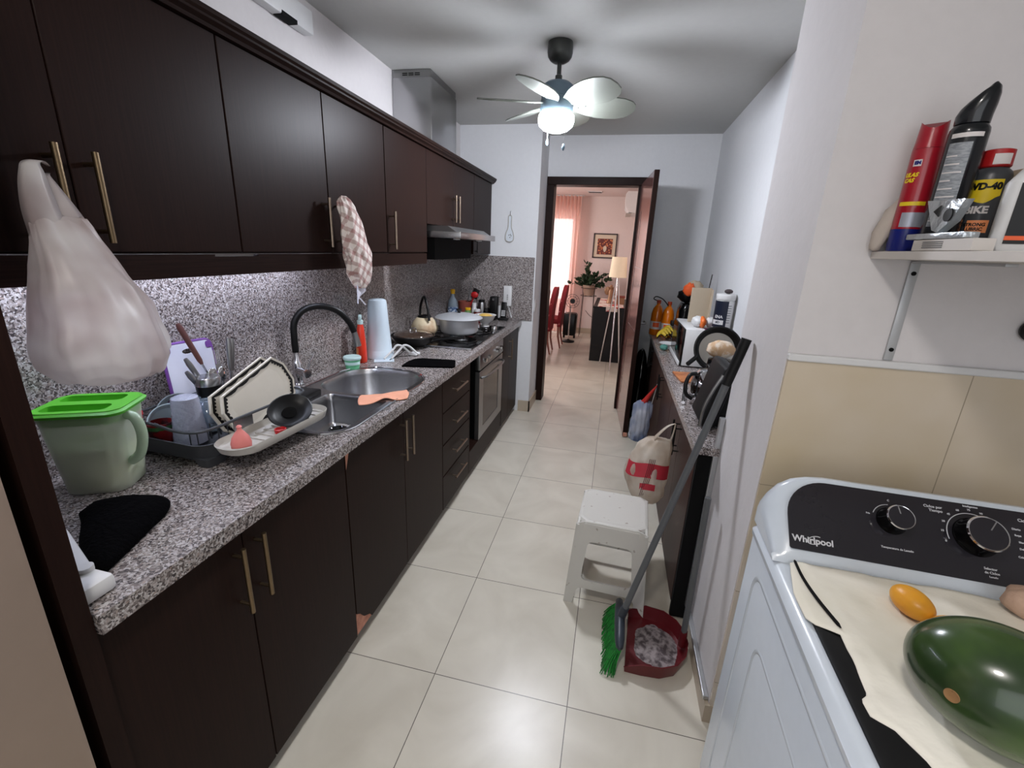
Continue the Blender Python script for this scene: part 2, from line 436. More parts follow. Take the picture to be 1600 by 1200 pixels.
part(t, 'toe_kick', bx(-0.395, -0.378, 0.937, 1.398, 0, 0.06), 'wenge_horizontal', smooth=False)
for z0, z1, hz in ((0.665, 0.86, 0.765), (0.475, 0.662, 0.572), (0.28, 0.472, 0.385), (0.06, 0.277, 0.215)):
    d = door_front(t, 0.936, 1.40, z0, z1, XD, 'drawer', 'wenge_horizontal')
    bar_handle(d, (XD, 1.07, hz), (XD, 1.27, hz), HX)
# tall dark recess left of oven + housing
t = thing('oven_housing', 'dark wood oven housing with an open black gap beside the oven', 'cabinet', (-0.63, 1.84, 0))
bm = newbm(); box(bm, -0.905, XD-0.001, 1.402, 1.418, 0.06, 0.862); box(bm, -0.905, XD-0.004, 2.275, 2.29, 0.06, 0.862)
box(bm, -0.905, -0.885, 1.418, 2.275, 0.06, 0.862); box(bm, -0.885, XD, 1.418, 2.275, 0.06, 0.215)
part(t, 'body', bm, 'wenge', smooth=False)
part(t, 'toe_kick', bx(-0.395, -0.378, 1.402, 2.29, 0, 0.06), 'wenge_horizontal', smooth=False)
t = thing('built_in_oven', 'stainless steel built-in oven with curved bar handle under the hob', 'oven', (-0.6, 1.95, 0.217))
part(t, 'body', bx(-0.84, XD-0.03, 1.64, 2.255, 0.218, 0.80), 'black_plastic', smooth=False)
part(t, 'control_panel', bx(XD-0.03, XD+0.004, 1.62, 2.27, 0.735, 0.845, bev=0.003), 'steel_brushed')
bm = newbm()
for a in ((1.62, 1.72, 0.22, 0.725), (2.15, 2.27, 0.22, 0.725), (1.72, 2.15, 0.22, 0.29), (1.72, 2.15, 0.66, 0.725)): box(bm, XD-0.028, XD+0.002, *a)
d = part(t, 'door', bm, 'steel_brushed', smooth=False)
mat('oven_glass', (28, 20, 17), 0.1); part(d, 'window', bx(XD-0.022, XD-0.002, 1.72, 2.15, 0.29, 0.66), 'oven_glass', smooth=False)
bm = newbm(); pts = [(XD+0.002, 1.66, 0.675), (XD+0.03, 1.70, 0.678), (XD+0.042, 1.80, 0.68), (XD+0.046, 1.945, 0.68), (XD+0.042, 2.09, 0.68), (XD+0.03, 2.19, 0.678), (XD+0.002, 2.23, 0.675)]
tube(bm, smooth_path(pts, 4), 0.009, 10); part(d, 'handle', bm, 'steel_brushed')
for y in (1.72, 1.84, 2.05, 2.17):
    bm = newbm(); cyl(bm, (XD, y, 0.79), (XD+0.024, y, 0.79), 0.017, 16, 0.014); part(t, 'knob', bm, 'chrome')
t = base_unit('dark wood end base cabinet beside the far wall corner, one handle', 2.292, 2.88, 2)
d = door_front(t, 2.292, 2.53, 0.06, 0.86, XD); bar_handle(d, (XD, 2.49, 0.62), (XD, 2.49, 0.80), HX)
d = door_front(t, 2.53, 2.88, 0.06, 0.86, XD)

# worktop with sink cut-out
SX0, SX1, SY0, SY1 = -0.82, -0.345, 0.02, 0.90
rim = rrect(SX0, SX1, SY0, SY1, [0.20, 0.17, 0.16, 0.13], 8)
cut = rrect(SX0+0.012, SX1-0.012, SY0+0.012, SY1-0.012, [0.19, 0.16, 0.15, 0.12], 8)
bm = newbm(); hole_plate(bm, [(-0.912, -0.752), (-0.308, -0.752), (-0.308, 2.885), (-0.912, 2.885)], [cut], 0.864, 0.905)
solo('granite_countertop', 'speckled grey granite countertop running along the left wall', 'countertop', bm, 'granite', smooth=False)
bm = newbm(); box(bm, XL+0.001, -0.913, -0.752, 2.887, 0.866, 1.50)
box(bm, -0.913, -0.215, 2.886, 2.899, 0.906, 1.475)
solo('granite_backsplash', 'speckled granite backsplash slab rising from the left worktop to the wall cabinets', 'backsplash', bm, 'granite', smooth=False)

# sink
t = thing('kitchen_sink', 'stainless steel double bowl sink set into the granite worktop', 'sink', (-0.58, 0.46, 0.905))
B1 = rrect(-0.785, -0.375, 0.46, 0.865, 0.13, 8); B2 = rrect(-0.665, -0.375, 0.055, 0.43, [0.03, 0.03, 0.10, 0.08], 8)
bm = newbm(); hole_plate(bm, rim, [B1, B2], 0.9055, 0.9085)
part(t, 'rim', bm, 'steel')
def bowl(B, depth):
    bm = newbm(); cx = sum(p[0] for p in B)/len(B); cy = sum(p[1] for p in B)/len(B)
    def ring(s, z): return [(cx+(x-cx)*s, cy+(y-cy)*s, z) for x, y in B]
    loft(bm, [ring(1.0, 0.9085), ring(0.985, 0.903), ring(0.965, 0.88), ring(0.93, 0.905-depth+0.03), ring(0.86, 0.905-depth+0.008), ring(0.6, 0.905-depth), ring(0.08, 0.905-depth-0.004)], cap0=False)
    return bm, cx, cy
for B, dp in ((B1, 0.17), (B2, 0.15)):
    bm, cx, cy = bowl(B, dp); o = part(t, 'bowl', bm, 'steel', smooth='all')
    bm = newbm(); lathe(bm, [(0.001, 0), (0.03, 0), (0.042, 0.003), (0.044, 0.001)], 20, (cx, cy, 0.906-dp)); part(o, 'drain', bm, 'chrome')
bm = newbm(); tube(bm, [Vector((x, y, 0.909)) for x, y in rrect(SX0+0.004, SX1-0.004, SY0+0.004, SY1-0.004, [0.196, 0.166, 0.156, 0.126], 8)], 0.0035, 6, closed=True)
part(t, 'rolled_edge', bm, 'chrome')

# faucet
FX, FY = -0.865, 0.50
t = thing('kitchen_faucet', 'chrome mixer tap with black flexible hose spout over the sink', 'faucet', (FX, FY, 0.905))
bm = newbm(); lathe(bm, [(0.028, 0.001), (0.028, 0.008), (0.022, 0.014), (0.022, 0.10), (0.017, 0.112), (0.013, 0.118), (0.013, 0.165), (0.001, 0.166)], 24, (FX, FY, 0.905))
part(t, 'body', bm, 'chrome')
bm = newbm(); dv = Vector((0.75, -0.35, 0)).normalized()
cyl(bm, (FX, FY, 0.975), Vector((FX, FY, 0.975))+dv*0.085, 0.020, 18); 
o = part(t, 'valve', bm, 'chrome')
bm = newbm(); p = Vector((FX, FY, 0.975))+dv*0.07; cyl(bm, p, p+Vector((0.03, 0.03, 0.085)), 0.006, 10, 0.004); part(o, 'lever', bm, 'chrome')
hp = [(0, 0, 1.06), (0, 0, 1.125), (0.004, 0.006, 1.195), (0.034, 0.036, 1.248), (0.084, 0.088, 1.262), (0.134, 0.140, 1.238), (0.166, 0.176, 1.185), (0.180, 0.192, 1.135)]
bm = newbm(); path = smooth_path([(FX+x, FY+y, z) for x, y, z in hp], 6)
tube(bm, path, 0.0145, 14); part(t, 'hose', bm, 'black_plastic')
bm = newbm(); tube(bm, [(FX+0.179, FY+0.191, 1.14), (FX+0.183, FY+0.196, 1.115), (FX+0.188, FY+0.201, 1.065)], [0.013, 0.014, 0.019], 16); part(t, 'nozzle', bm, 'steel_brushed')

# wall cabinets
XU = -0.62
def wall_unit(label, y0, y1, z0, z1=2.075):
    t = thing('wall_cabinet', label, 'cabinet', (-0.78, (y0+y1)/2, z0), group='wall cabinets over the left counter')
    part(t, 'body', bx(XL+0.002, XU-0.021, y0+0.001, y1-0.001, z0, z1), 'wenge', smooth=False)
    return t
UH = (0.034, 0, 0)
t = wall_unit('dark wood wall cabinet nearest the fridge, its left handle holding the plastic bag', -0.752, 0.008, 1.50)
d = door_front(t, -0.752, -0.42, 1.503, 2.075, XU); bar_handle(d, (XU, -0.462, 1.535), (XU, -0.462, 1.712), UH, 'handle_brass', 0.0065)
d = door_front(t, -0.42, 0.008, 1.503, 2.075, XU); bar_handle(d, (XU, -0.389, 1.525), (XU, -0.389, 1.708), UH, 'handle_brass', 0.0065)
t = wall_unit('dark wood wall cabinet over the sink, with the checked towel on its handle', 0.01, 0.934, 1.50)
d = door_front(t, 0.01, 0.469, 1.503, 2.075, XU); bar_handle(d, (XU, 0.425, 1.525), (XU, 0.425, 1.706), UH)
d = door_front(t, 0.471, 0.934, 1.503, 2.075, XU); bar_handle(d, (XU, 0.512, 1.525), (XU, 0.512, 1.706), UH)
t = wall_unit('single door dark wood wall cabinet just before the range hood', 0.936, 1.43, 1.50)
d = door_front(t, 0.937, 1.43, 1.503, 2.075, XU); bar_handle(d, (XU, 0.965, 1.52), (XU, 0.965, 1.70), UH)
t = wall_unit('short dark wood wall cabinet above the range hood', 1.432, 2.343, 1.665)
d = door_front(t, 1.432, 1.888, 1.667, 2.075, XU); bar_handle(d, (XU, 1.852, 1.70), (XU, 1.852, 1.872), UH)
d = door_front(t, 1.890, 2.343, 1.667, 2.075, XU); bar_handle(d, (XU, 1.925, 1.70), (XU, 1.925, 1.872), UH)
t = wall_unit('dark wood end wall cabinet between hood and far wall', 2.345, 2.85, 1.485)
d = door_front(t, 2.345, 2.85, 1.487, 2.075, XU); bar_handle(d, (XU, 2.385, 1.50), (XU, 2.385, 1.60), (0.022, 0, 0), 'black_plastic', 0.004)
bm = newbm()   # crown
prof = [(-0.645, 2.076), (-0.606, 2.076), (-0.602, 2.084), (-0.590, 2.092), (-0.590, 2.098), (-0.583, 2.104), (-0.583, 2.116), (-0.645, 2.116)]
loft(bm, [[(x, y, z) for x, z in prof] for y in (-0.752, 2.868)])
solo('cornice_moulding', 'black stepped cornice running along the top of the wall cabinets', 'cornice', bm, 'wenge_horizontal', smooth=False)
bm = newbm(); prism(bm, [(-0.752, 1.438), (1.43, 1.438), (1.43, 1.498), (0.075, 1.498), (0.075, 1.492), (-0.09, 1.492), (-0.09, 1.498), (-0.752, 1.498)], 'x', -0.642, -0.624)
solo('light_valance', 'dark wood valance strip below the wall cabinets hiding the tube light', 'valance', bm, 'wenge_horizontal', smooth=False)
# under cabinet light
t = thing('tube_light', 'white fluorescent tube light under the wall cabinets near the sink', 'light', (-0.76, 0.0, 1.44))
part(t, 'housing', bx(-0.79, -0.73, -0.66, 0.62, 1.478, 1.4985), 'white_plastic', smooth=False)
mat('tube_emission', (225, 235, 255), emit=((224, 230, 252), 24.0)); bm = newbm(); cyl(bm, (-0.76, -0.64, 1.465), (-0.76, 0.60, 1.465), 0.012, 12); part(t, 'tube', bm, 'tube_emission')

# fridge side panel and fridge
solo('fridge_side_panel', 'tall dark wood end panel between the fridge and the left counter', 'panel', bx(XL+0.002, -0.318, -0.79, -0.755, 0, 2.1), 'wenge', smooth=False)
mat('fridge_steel', (160, 142, 128), 0.45, 0.5)
t = thing('refrigerator', 'brushed grey refrigerator in the left foreground beside the dark panel', 'refrigerator', (-0.6, -1.17, 0))
part(t, 'body', bx(-0.91, -0.35, -1.55, -0.825, 0.03, 1.78, bev=0.01), 'fridge_steel')
d = part(t, 'door', bx(-0.345, -0.285, -1.55, -0.82, 0.08, 1.42, bev=0.012), 'fridge_steel')
bar_handle(d, (-0.287, -1.5, 0.6), (-0.287, -1.5, 1.05), (0.04, 0, 0), 'steel_brushed', 0.01)
d = part(t, 'door', bx(-0.345, -0.285, -1.55, -0.82, 1.43, 1.78, bev=0.012), 'fridge_steel')
bar_handle(d, (-0.287, -1.5, 1.5), (-0.287, -1.5, 1.7), (0.04, 0, 0), 'steel_brushed', 0.01)
for y in (-1.5, -0.87):
    bm = newbm(); cyl(bm, (-0.6, y, 0), (-0.6, y, 0.035), 0.02, 12); part(t, 'foot', bm, 'black_plastic')

# range hood and its duct cover
t = thing('range_hood', 'slim stainless range hood projecting under the wall cabinets above the hob', 'hood', (-0.67, 1.86, 1.45))
bm = newbm(); box(bm, -0.905, -0.418, 1.462, 2.255, 1.592, 1.63, bev=0.002); part(t, 'visor', bm, 'steel')
bm = newbm(); prism(bm, [(-0.905, 1.631), (-0.455, 1.631), (-0.505, 1.662), (-0.905, 1.662)], 'y', 1.475, 2.24); part(t, 'cover', bm, 'steel_brushed', smooth=False)
part(t, 'motor_box', bx(-0.905, -0.60, 1.50, 2.22, 1.46, 1.591), 'black_matte', smooth=False, label='black lower casing')
for y in (1.62, 2.10):
    bm = newbm(); lathe(bm, [(0.02, 0), (0.022, -0.006), (0.001, -0.008)], 16, (-0.5, y, 1.592)); part(t, 'lamp', bm, 'white_plastic')
t = thing('duct_cover', 'brushed steel chimney duct box standing on the cabinets up to the ceiling', 'duct', (-0.8, 1.87, 2.117))
part(t, 'sleeve', bx(-0.927, -0.675, 1.652, 2.092, 2.0765, 2.50, bev=0.002), 'steel')
d = part(t, 'inner_sleeve', bx(-0.925, -0.68, 1.657, 2.088, 2.50, 2.542), 'steel_brushed', smooth=False)
bm = newbm()
for i in range(3):
    for k in range(2): box(bm, -0.86+i*0.04, -0.828+i*0.04, 1.654, 1.66, 2.512+k*0.009, 2.516+k*0.009)
part(d, 'vent_slots', bm, 'black_matte', smooth=False)
# small white wall unit above cabinets
t = thing('emergency_light', 'small white plastic box with a dark slot high on the left wall', 'fixture', (XL+0.03, 0.72, 2.38))
bm = newbm(); vs = box(bm, XL+0.001, XL+0.05, 0.50, 0.84, 2.40, 2.49, bev=0.006); part(t, 'casing', bm, 'white_plastic')
part(t, 'slot', bx(XL+0.01, XL+0.052, 0.64, 0.73, 2.397, 2.412), 'black_matte', smooth=False)

# flush ceiling lamp over the laundry end
mat('lamp_diffuser', (248, 246, 240), 0.4, emit=((255, 249, 244), 94.0))
t = thing('ceiling_lamp', 'round flush white ceiling lamp over the washing end of the kitchen', 'lamp', (0.29, -1.3, ZC))
bm = newbm(); lathe(bm, [(0.13, 2.5445), (0.13, 2.53), (0.12, 2.52), (0.001, 2.519)], 32, (0.29, -1.3, 0)); part(t, 'base', bm, 'white_plastic')
bm = newbm(); lathe(bm, [(0.11, 2.5185), (0.10, 2.495), (0.06, 2.482), (0.001, 2.48)], 32, (0.29, -1.3, 0)); part(t, 'diffuser', bm, 'lamp_diffuser')

# ------------------------------------------------------------------ ceiling fan
mat('fan_metal', (104, 122, 136), 0.45, 0.3); mat('fan_dark', (66, 68, 66), 0.4, 0.5)
mat('fan_blade', (122, 126, 118), 0.38, 0.55); mat('globe', (245, 250, 255), 0.3, emit=((240, 244, 255), 215.0))
FC = (0.122, 1.41)
t = thing('ceiling_fan', 'grey six-bladed ceiling fan with a lit round globe lamp', 'fan', (FC[0], FC[1], 2.545))
bm = newbm(); lathe(bm, [(0.062, 2.5445), (0.064, 2.525), (0.064, 2.50), (0.060, 2.482), (0.05, 2.468), (0.035, 2.458), (0.018, 2.453)], 32, (FC[0], FC[1], 0)); part(t, 'canopy', bm, 'fan_dark')
bm = newbm(); cyl(bm, (*FC, 2.47), (*FC, 2.38), 0.011, 14); lathe(bm, [(0.011, 2.405), (0.018, 2.40), (0.018, 2.378), (0.014, 2.374)], 16, (*FC, 0)); part(t, 'downrod', bm, 'fan_dark')
bm = newbm(); lathe(bm, [(0.02, 2.378), (0.06, 2.368), (0.078, 2.355), (0.083, 2.335), (0.083, 2.30), (0.080, 2.297), (0.084, 2.29), (0.086, 2.245), (0.084, 2.228), (0.02, 2.226)], 36, (*FC, 0)); part(t, 'motor_housing', bm, 'fan_metal')
bm = newbm(); lathe(bm, [(0.084, 2.228), (0.092, 2.215), (0.094, 2.196), (0.087, 2.172), (0.065, 2.153), (0.035, 2.143), (0.001, 2.141)], 36, (*FC, 0)); part(t, 'globe', bm, 'globe', smooth='all', label='lit white glass globe')
for k in range(6):
    a = math.radians(17+60*k)
    prof = [(0.07, 0.028), (0.11, 0.045), (0.16, 0.066), (0.22, 0.081), (0.28, 0.086), (0.34, 0.080), (0.385, 0.062), (0.408, 0.036), (0.415, 0.0)]
    out = [(x, w+0.012*math.sin(x*6)) for x, w in prof] + [(x, -w+0.004) for x, w in reversed(prof[:-1])]
    bm = newbm(); vs = prism(bm, out, 'z', -0.003, 0.003)
    M1 = Matrix.Translation((*FC, 2.275)) @ Matrix.Rotation(a, 4, 'Z') @ Matrix.Rotation(math.radians(-17), 4, 'X')
    xf(vs, M1); b = part(t, 'blade', bm, 'fan_blade', smooth=False)
    bm = newbm()
    for (x, y) in ((0.115, 0.018), (0.115, -0.018), (0.15, 0)):
        vs = lathe(bm, [(0.005, -0.003), (0.005, -0.006), (0.001, -0.007)], 8, (x, y, 0)); xf(vs, M1)
    part(b, 'screws', bm, 'fan_dark', smooth=False)
for (dx, dy, L, nm) in ((0.055, -0.06, 0.145, 'pull_chain'), (-0.05, 0.05, 0.10, 'pull_chain')):
    bm = newbm(); cyl(bm, (FC[0]+dx, FC[1]+dy, 2.235), (FC[0]+dx, FC[1]+dy, 2.22-L), 0.0016, 6)
    c = part(t, nm, bm, 'chrome')
    bm = newbm(); lathe(bm, [(0.002, 0.0), (0.006, -0.008), (0.0085, -0.02), (0.005, -0.032), (0.001, -0.034)], 12, (FC[0]+dx, FC[1]+dy, 2.222-L)); part(c, 'fob', bm, 'fan_metal')

# ------------------------------------------------------------------ plastic bag helper
def mat_bag(name, col, col2, transp, sc=14):
    m = bpy.data.materials.new(name); m.use_nodes = True; nt = m.node_tree; b = nt.nodes['Principled BSDF']; out = nt.nodes['Material Output']
    co = nt.nodes.new('ShaderNodeTexCoord'); n = nt.nodes.new('ShaderNodeTexNoise'); n.inputs['Scale'].default_value = sc; n.inputs['Detail'].default_value = 2
    nt.links.new(co.outputs['Object'], n.inputs['Vector'])
    rp = nt.nodes.new('ShaderNodeValToRGB'); rp.color_ramp.elements[0].position = 0.38; rp.color_ramp.elements[1].position = 0.62
    rp.color_ramp.elements[0].color = lin(col); rp.color_ramp.elements[1].color = lin(col2)
    nt.links.new(n.outputs['Fac'], rp.inputs[0]); nt.links.new(rp.outputs[0], b.inputs['Base Color'])
    b.inputs['Roughness'].default_value = 0.38
    tl = nt.nodes.new('ShaderNodeBsdfTranslucent'); nt.links.new(rp.outputs[0], tl.inputs[0])
    tr = nt.nodes.new('ShaderNodeBsdfTransparent')
    m1 = nt.nodes.new('ShaderNodeMixShader'); m1.inputs[0].default_value = 0.45
    m2 = nt.nodes.new('ShaderNodeMixShader'); m2.inputs[0].default_value = transp
    nt.links.new(b.outputs[0], m1.inputs[1]); nt.links.new(tl.outputs[0], m1.inputs[2])
    nt.links.new(m1.outputs[0], m2.inputs[1]); nt.links.new(tr.outputs[0], m2.inputs[2]); nt.links.new(m2.outputs[0], out.inputs['Surface'])
    MATS[name] = m
def bag_bm(secs, n=72, amp=0.05, k=9, seed=0, sub=4, ax='y', tw=3.0):
    """secs: (z, centre_a, centre_b, half_a, half_b); a = wide axis y (or x when ax='x')"""
    bm = newbm(); rings = []
    S2 = []
    for i in range(len(secs)-1):
        for q in range(sub):
            f = q/sub; f2 = f*f*(3-2*f)*0.5+f*0.5
            S2.append([secs[i][j]*(1-f2)+secs[i+1][j]*f2 for j in range(5)])
    S2.append(list(secs[-1]))
    z0, z1 = secs[0][0], secs[-1][0]
    for (z, ca, cb, ha, hb) in S2:
        h = (z-z0)/(z1-z0); ring = []
        for i in range(n):
            th = 2*PI*i/n
            w = 1 + amp*math.sin(k*th+tw*math.sin(2.2*h*PI+seed)) + amp*0.6*math.sin((2*k+1)*th+seed+1.7*tw*h) + 0.05*noise.noise(Vector((math.cos(th)*2, math.sin(th)*2, h*5+seed)))*2
            a = ca+ha*w*math.cos(th); b = cb+hb*w*math.sin(th)
            zz = z + 0.012*noise.noise(Vector((math.cos(th)*3, math.sin(th)*3, seed)))*(1 if abs(h) > 0.05 else 0)
            ring.append((b, a, zz) if ax == 'y' else (a, b, zz))
        rings.append(ring)
    loft(bm, rings); return bm

mat_bag('bag_hanging', (196, 182, 180), (232, 228, 226), 0.10, 8); mat_bag('jug_body', (238, 244, 230), (240, 245, 234), 0.42, 3)
t = thing('plastic_bag', 'whitish plastic shopping bag full of things hanging from a wall cabinet handle', 'bag', (-0.52, -0.5, 1.24))
secs = [(1.243, -0.49, -0.505, 0.02, 0.02), (1.25, -0.495, -0.505, 0.062, 0.05), (1.268, -0.503, -0.505, 0.092, 0.078), (1.30, -0.507, -0.505, 0.109, 0.092), (1.345, -0.510, -0.508, 0.108, 0.092),
        (1.40, -0.508, -0.512, 0.100, 0.080), (1.45, -0.511, -0.518, 0.083, 0.064), (1.50, -0.514, -0.525, 0.066, 0.042), (1.53, -0.517, -0.528, 0.058, 0.022), (1.555, -0.518, -0.530, 0.052, 0.010), (1.57, -0.519, -0.531, 0.046, 0.003)]
bm = bag_bm(secs, amp=0.038, k=8, seed=1.3, tw=0.7); part(t, 'pouch', bm, 'bag_hanging', smooth='all')
# two handle straps rising from the pouch to the bar handle
def strap(bm, pts, w, th=0.0015):
    P = smooth_path(pts, 6); rings = []
    n = len(P)
    for i, p in enumerate(P):
        ww = w[0]+(w[1]-w[0])*i/(n-1)
        rings.append([p+Vector((-th, -ww, 0)), p+Vector((th, -ww*0.5, 0.0)), p+Vector((2*th, 0, 0)), p+Vector((th, ww*0.5, 0)), p+Vector((-th, ww, 0)), p+Vector((-3*th, 0, 0))])
    loft(bm, rings)
bm = newbm()
strap(bm, [(-0.528, -0.538, 1.535), (-0.528, -0.545, 1.58), (-0.530, -0.545, 1.62), (-0.534, -0.541, 1.648), (-0.542, -0.534, 1.664), (-0.565, -0.505, 1.672), (-0.596, -0.472, 1.668)], (0.036, 0.003))
strap(bm, [(-0.532, -0.494, 1.535), (-0.538, -0.496, 1.57), (-0.550, -0.497, 1.60), (-0.565, -0.498, 1.63), (-0.580, -0.492, 1.648), (-0.597, -0.474, 1.655)], (0.034, 0.003))
part(t, 'straps', bm, 'bag_hanging', smooth='all')
# ------------------------------------------------------------------ towel on wall cabinet handle
def mat_check():
    m = bpy.data.materials.new('towel_check'); m.use_nodes = True; nt = m.node_tree; b = nt.nodes['Principled BSDF']
    co = nt.nodes.new('ShaderNodeTexCoord'); mp = nt.nodes.new('ShaderNodeMapping'); mp.inputs['Rotation'].default_value = (0.45, 0, 0)
    nt.links.new(co.outputs['Object'], mp.inputs[0]); outs = []
    for ax, sc in (('Y', 8.5), ('Z', 8.5)):
        w = nt.nodes.new('ShaderNodeTexWave'); w.bands_direction = ax; w.inputs['Scale'].default_value = sc; w.inputs['Distortion'].default_value = 1.2; w.inputs['Detail'].default_value = 0; w.inputs['Detail Scale'].default_value = 1
        nt.links.new(mp.outputs[0], w.inputs['Vector'])
        r = nt.nodes.new('ShaderNodeValToRGB'); r.color_ramp.elements[0].position = 0.62; r.color_ramp.elements[1].position = 0.72; nt.links.new(w.outputs['Fac'], r.inputs[0]); outs.append(r.outputs[0])
    a = nt.nodes.new('ShaderNodeMath'); a.operation = 'ADD'; nt.links.new(outs[0], a.inputs[0]); nt.links.new(outs[1], a.inputs[1])
    h = nt.nodes.new('ShaderNodeMath'); h.operation = 'MULTIPLY'; h.inputs[1].default_value = 0.5; nt.links.new(a.outputs[0], h.inputs[0])
    r = nt.nodes.new('ShaderNodeValToRGB'); e = r.color_ramp.elements; e[0].color = lin((226, 216, 210)); e[1].color = lin((170, 132, 128)); k = e.new(0.5); k.color = lin((190, 168, 162))
    nt.links.new(h.outputs[0], r.inputs[0]); nt.links.new(r.outputs[0], b.inputs['Base Color']); b.inputs['Roughness'].default_value = 0.95; MATS['towel_check'] = m
mat_check()
secs = [(1.36, 0.555, -0.552, 0.03, 0.018), (1.385, 0.555, -0.55, 0.052, 0.026), (1.43, 0.545, -0.547, 0.078, 0.034), (1.475, 0.545, -0.545, 0.080, 0.036), (1.53, 0.525, -0.546, 0.075, 0.034), (1.58, 0.512, -0.548, 0.068, 0.032), (1.63, 0.505, -0.55, 0.056, 0.029), (1.675, 0.492, -0.555, 0.046, 0.026), (1.70, 0.485, -0.56, 0.036, 0.02), (1.712, 0.482, -0.562, 0.018, 0.01)]
t = thing('tea_towel', 'checked cream and pink tea towel bunched over a wall cabinet handle', 'towel', (-0.55, 0.52, 1.30))
bm = bag_bm(secs, amp=0.085, k=5, seed=0.4, sub=5); part(t, 'cloth', bm, 'towel_check', smooth='all')
mat('towel_corner', (214, 214, 226), 0.9)
bm = newbm(); prism(bm, [(0.512, 1.40), (0.598, 1.39), (0.572, 1.345), (0.54, 1.318), (0.53, 1.30), (0.522, 1.295), (0.520, 1.31)], 'x', -0.553, -0.549)
for v in bm.verts: v.co.x += 0.010*math.sin(v.co.y*90)
part(t, 'corner', bm, 'towel_corner', smooth=False, label='plain white trailing corner')
bm = newbm(); tube(bm, smooth_path([(-0.55, 0.537, 1.318), (-0.545, 0.548, 1.305), (-0.54, 0.56, 1.290), (-0.545, 0.572, 1.287)], 4), 0.003, 6); part(t, 'hanging_loop', bm, 'towel_corner')

# ------------------------------------------------------------------ left counter, near end
mat('lid_green', (84, 176, 42), 0.4); mat('juice', (222, 230, 190), 0.4)
PC = (-0.752, -0.405)
t = thing('pitcher', 'translucent pale green pitcher with a bright green lid on the counter', 'pitcher', (*PC, 0.905), math.radians(28))
def jr(hx, hy, z, r=0.035): return [(x, y, z) for x, y in rrect(-hx, hx, -hy, hy, r, 6)]
bm = newbm(); loft(bm, [jr(0.066, 0.058, 0.002), jr(0.070, 0.062, 0.006), jr(0.074, 0.066, 0.06), jr(0.080, 0.070, 0.13), jr(0.087, 0.074, 0.205), jr(0.090, 0.076, 0.215), jr(0.085, 0.071, 0.214), jr(0.078, 0.066, 0.13), jr(0.072, 0.062, 0.06), jr(0.066, 0.058, 0.008)], cap1=True)
part(t, 'jug', bm, 'jug_body', smooth='all', local=True)
bm = newbm(); loft(bm, [jr(0.062, 0.054, 0.012), jr(0.070, 0.060, 0.06), jr(0.076, 0.064, 0.125)]); part(t, 'juice', bm, 'juice', local=True, label='pale green drink inside')
bm = newbm(); loft(bm, [jr(0.084, 0.070, 0.192), jr(0.086, 0.072, 0.214), jr(0.096, 0.082, 0.215), jr(0.098, 0.084, 0.222), jr(0.092, 0.078, 0.227)], cap1=False)
lo = rrect(-0.092, 0.092, -0.078, 0.078, 0.035, 6); h1 = rrect(-0.075, 0.060, -0.062, -0.014, 0.014, 4); h2 = rrect(-0.075, 0.060, 0.014, 0.062, 0.014, 4)
hole_plate(bm, lo, [h1, h2], 0.2255, 0.229)
for hh in (h1, h2): loft(bm, [[(x, y, 0.227) for x, y in hh], [(x, y, 0.206) for x, y in hh]], cap0=False)
part(t, 'lid', bm, 'lid_green', local=True)
mat('jug_handle', (206, 230, 200), 0.25, trans=0.3)
bm = newbm(); tube(bm, smooth_path([(0.082, -0.03, 0.205), (0.110, -0.04, 0.195), (0.118, -0.042, 0.15), (0.105, -0.04, 0.10), (0.078, -0.03, 0.075)], 5), [0.012]*21, 10); part(t, 'handle', bm, 'jug_handle', local=True)

t = thing('glass_jar', 'small clear glass jar between the pitcher and the dark panel', 'jar', (-0.765, -0.57, 0.905))
bm = newbm(); lathe(bm, [(0.034, 0.001), (0.038, 0.006), (0.038, 0.075), (0.030, 0.088), (0.030, 0.10), (0.027, 0.10), (0.027, 0.088), (0.034, 0.073), (0.034, 0.01)], 24, (-0.765, -0.57, 0.905)); part(t, 'body', bm, 'glass', smooth='all')
bm = newbm(); lathe(bm, [(0.032, 0.1005), (0.032, 0.113), (0.001, 0.114)], 24, (-0.765, -0.57, 0.905)); part(t, 'cap', bm, 'steel_brushed')

# black oven glove / cloth, low and leaf shaped
mat('black_cloth', (3, 3, 4), 1.0, bump=(130, 0.5)); MATS['black_cloth'].node_tree.nodes['Principled BSDF'].inputs['Specular IOR Level'].default_value = 0.05
bm = newbm(); outl = smooth_path([(-0.665, -0.50, 0), (-0.625, -0.458, 0), (-0.57, -0.437, 0), (-0.515, -0.44, 0), (-0.478, -0.478, 0), (-0.455, -0.53, 0), (-0.432, -0.59, 0), (-0.412, -0.64, 0), (-0.402, -0.672, 0), (-0.422, -0.682, 0), (-0.465, -0.662, 0), (-0.53, -0.627, 0), (-0.60, -0.575, 0), (-0.66, -0.54, 0)], 4)[:-1]
cx, cy = -0.53, -0.58
def rg(s, z): return [(cx+(p.x-cx)*s, cy+(p.y-cy)*s, 0.905+z+0.003*noise.noise(Vector((p.x*30, p.y*30, s*4)))) for p in outl]
loft(bm, [rg(1.0, 0.004), rg(1.012, 0.009), rg(0.99, 0.016), rg(0.9, 0.024), rg(0.7, 0.030), rg(0.4, 0.032), rg(0.1, 0.033)])
for v in bm.verts: v.co.z = max(v.co.z, 0.9055)
solo('black_cloth', 'folded black fuzzy cloth lying at the near end of the left counter', 'cloth', bm, 'black_cloth', smooth='all')

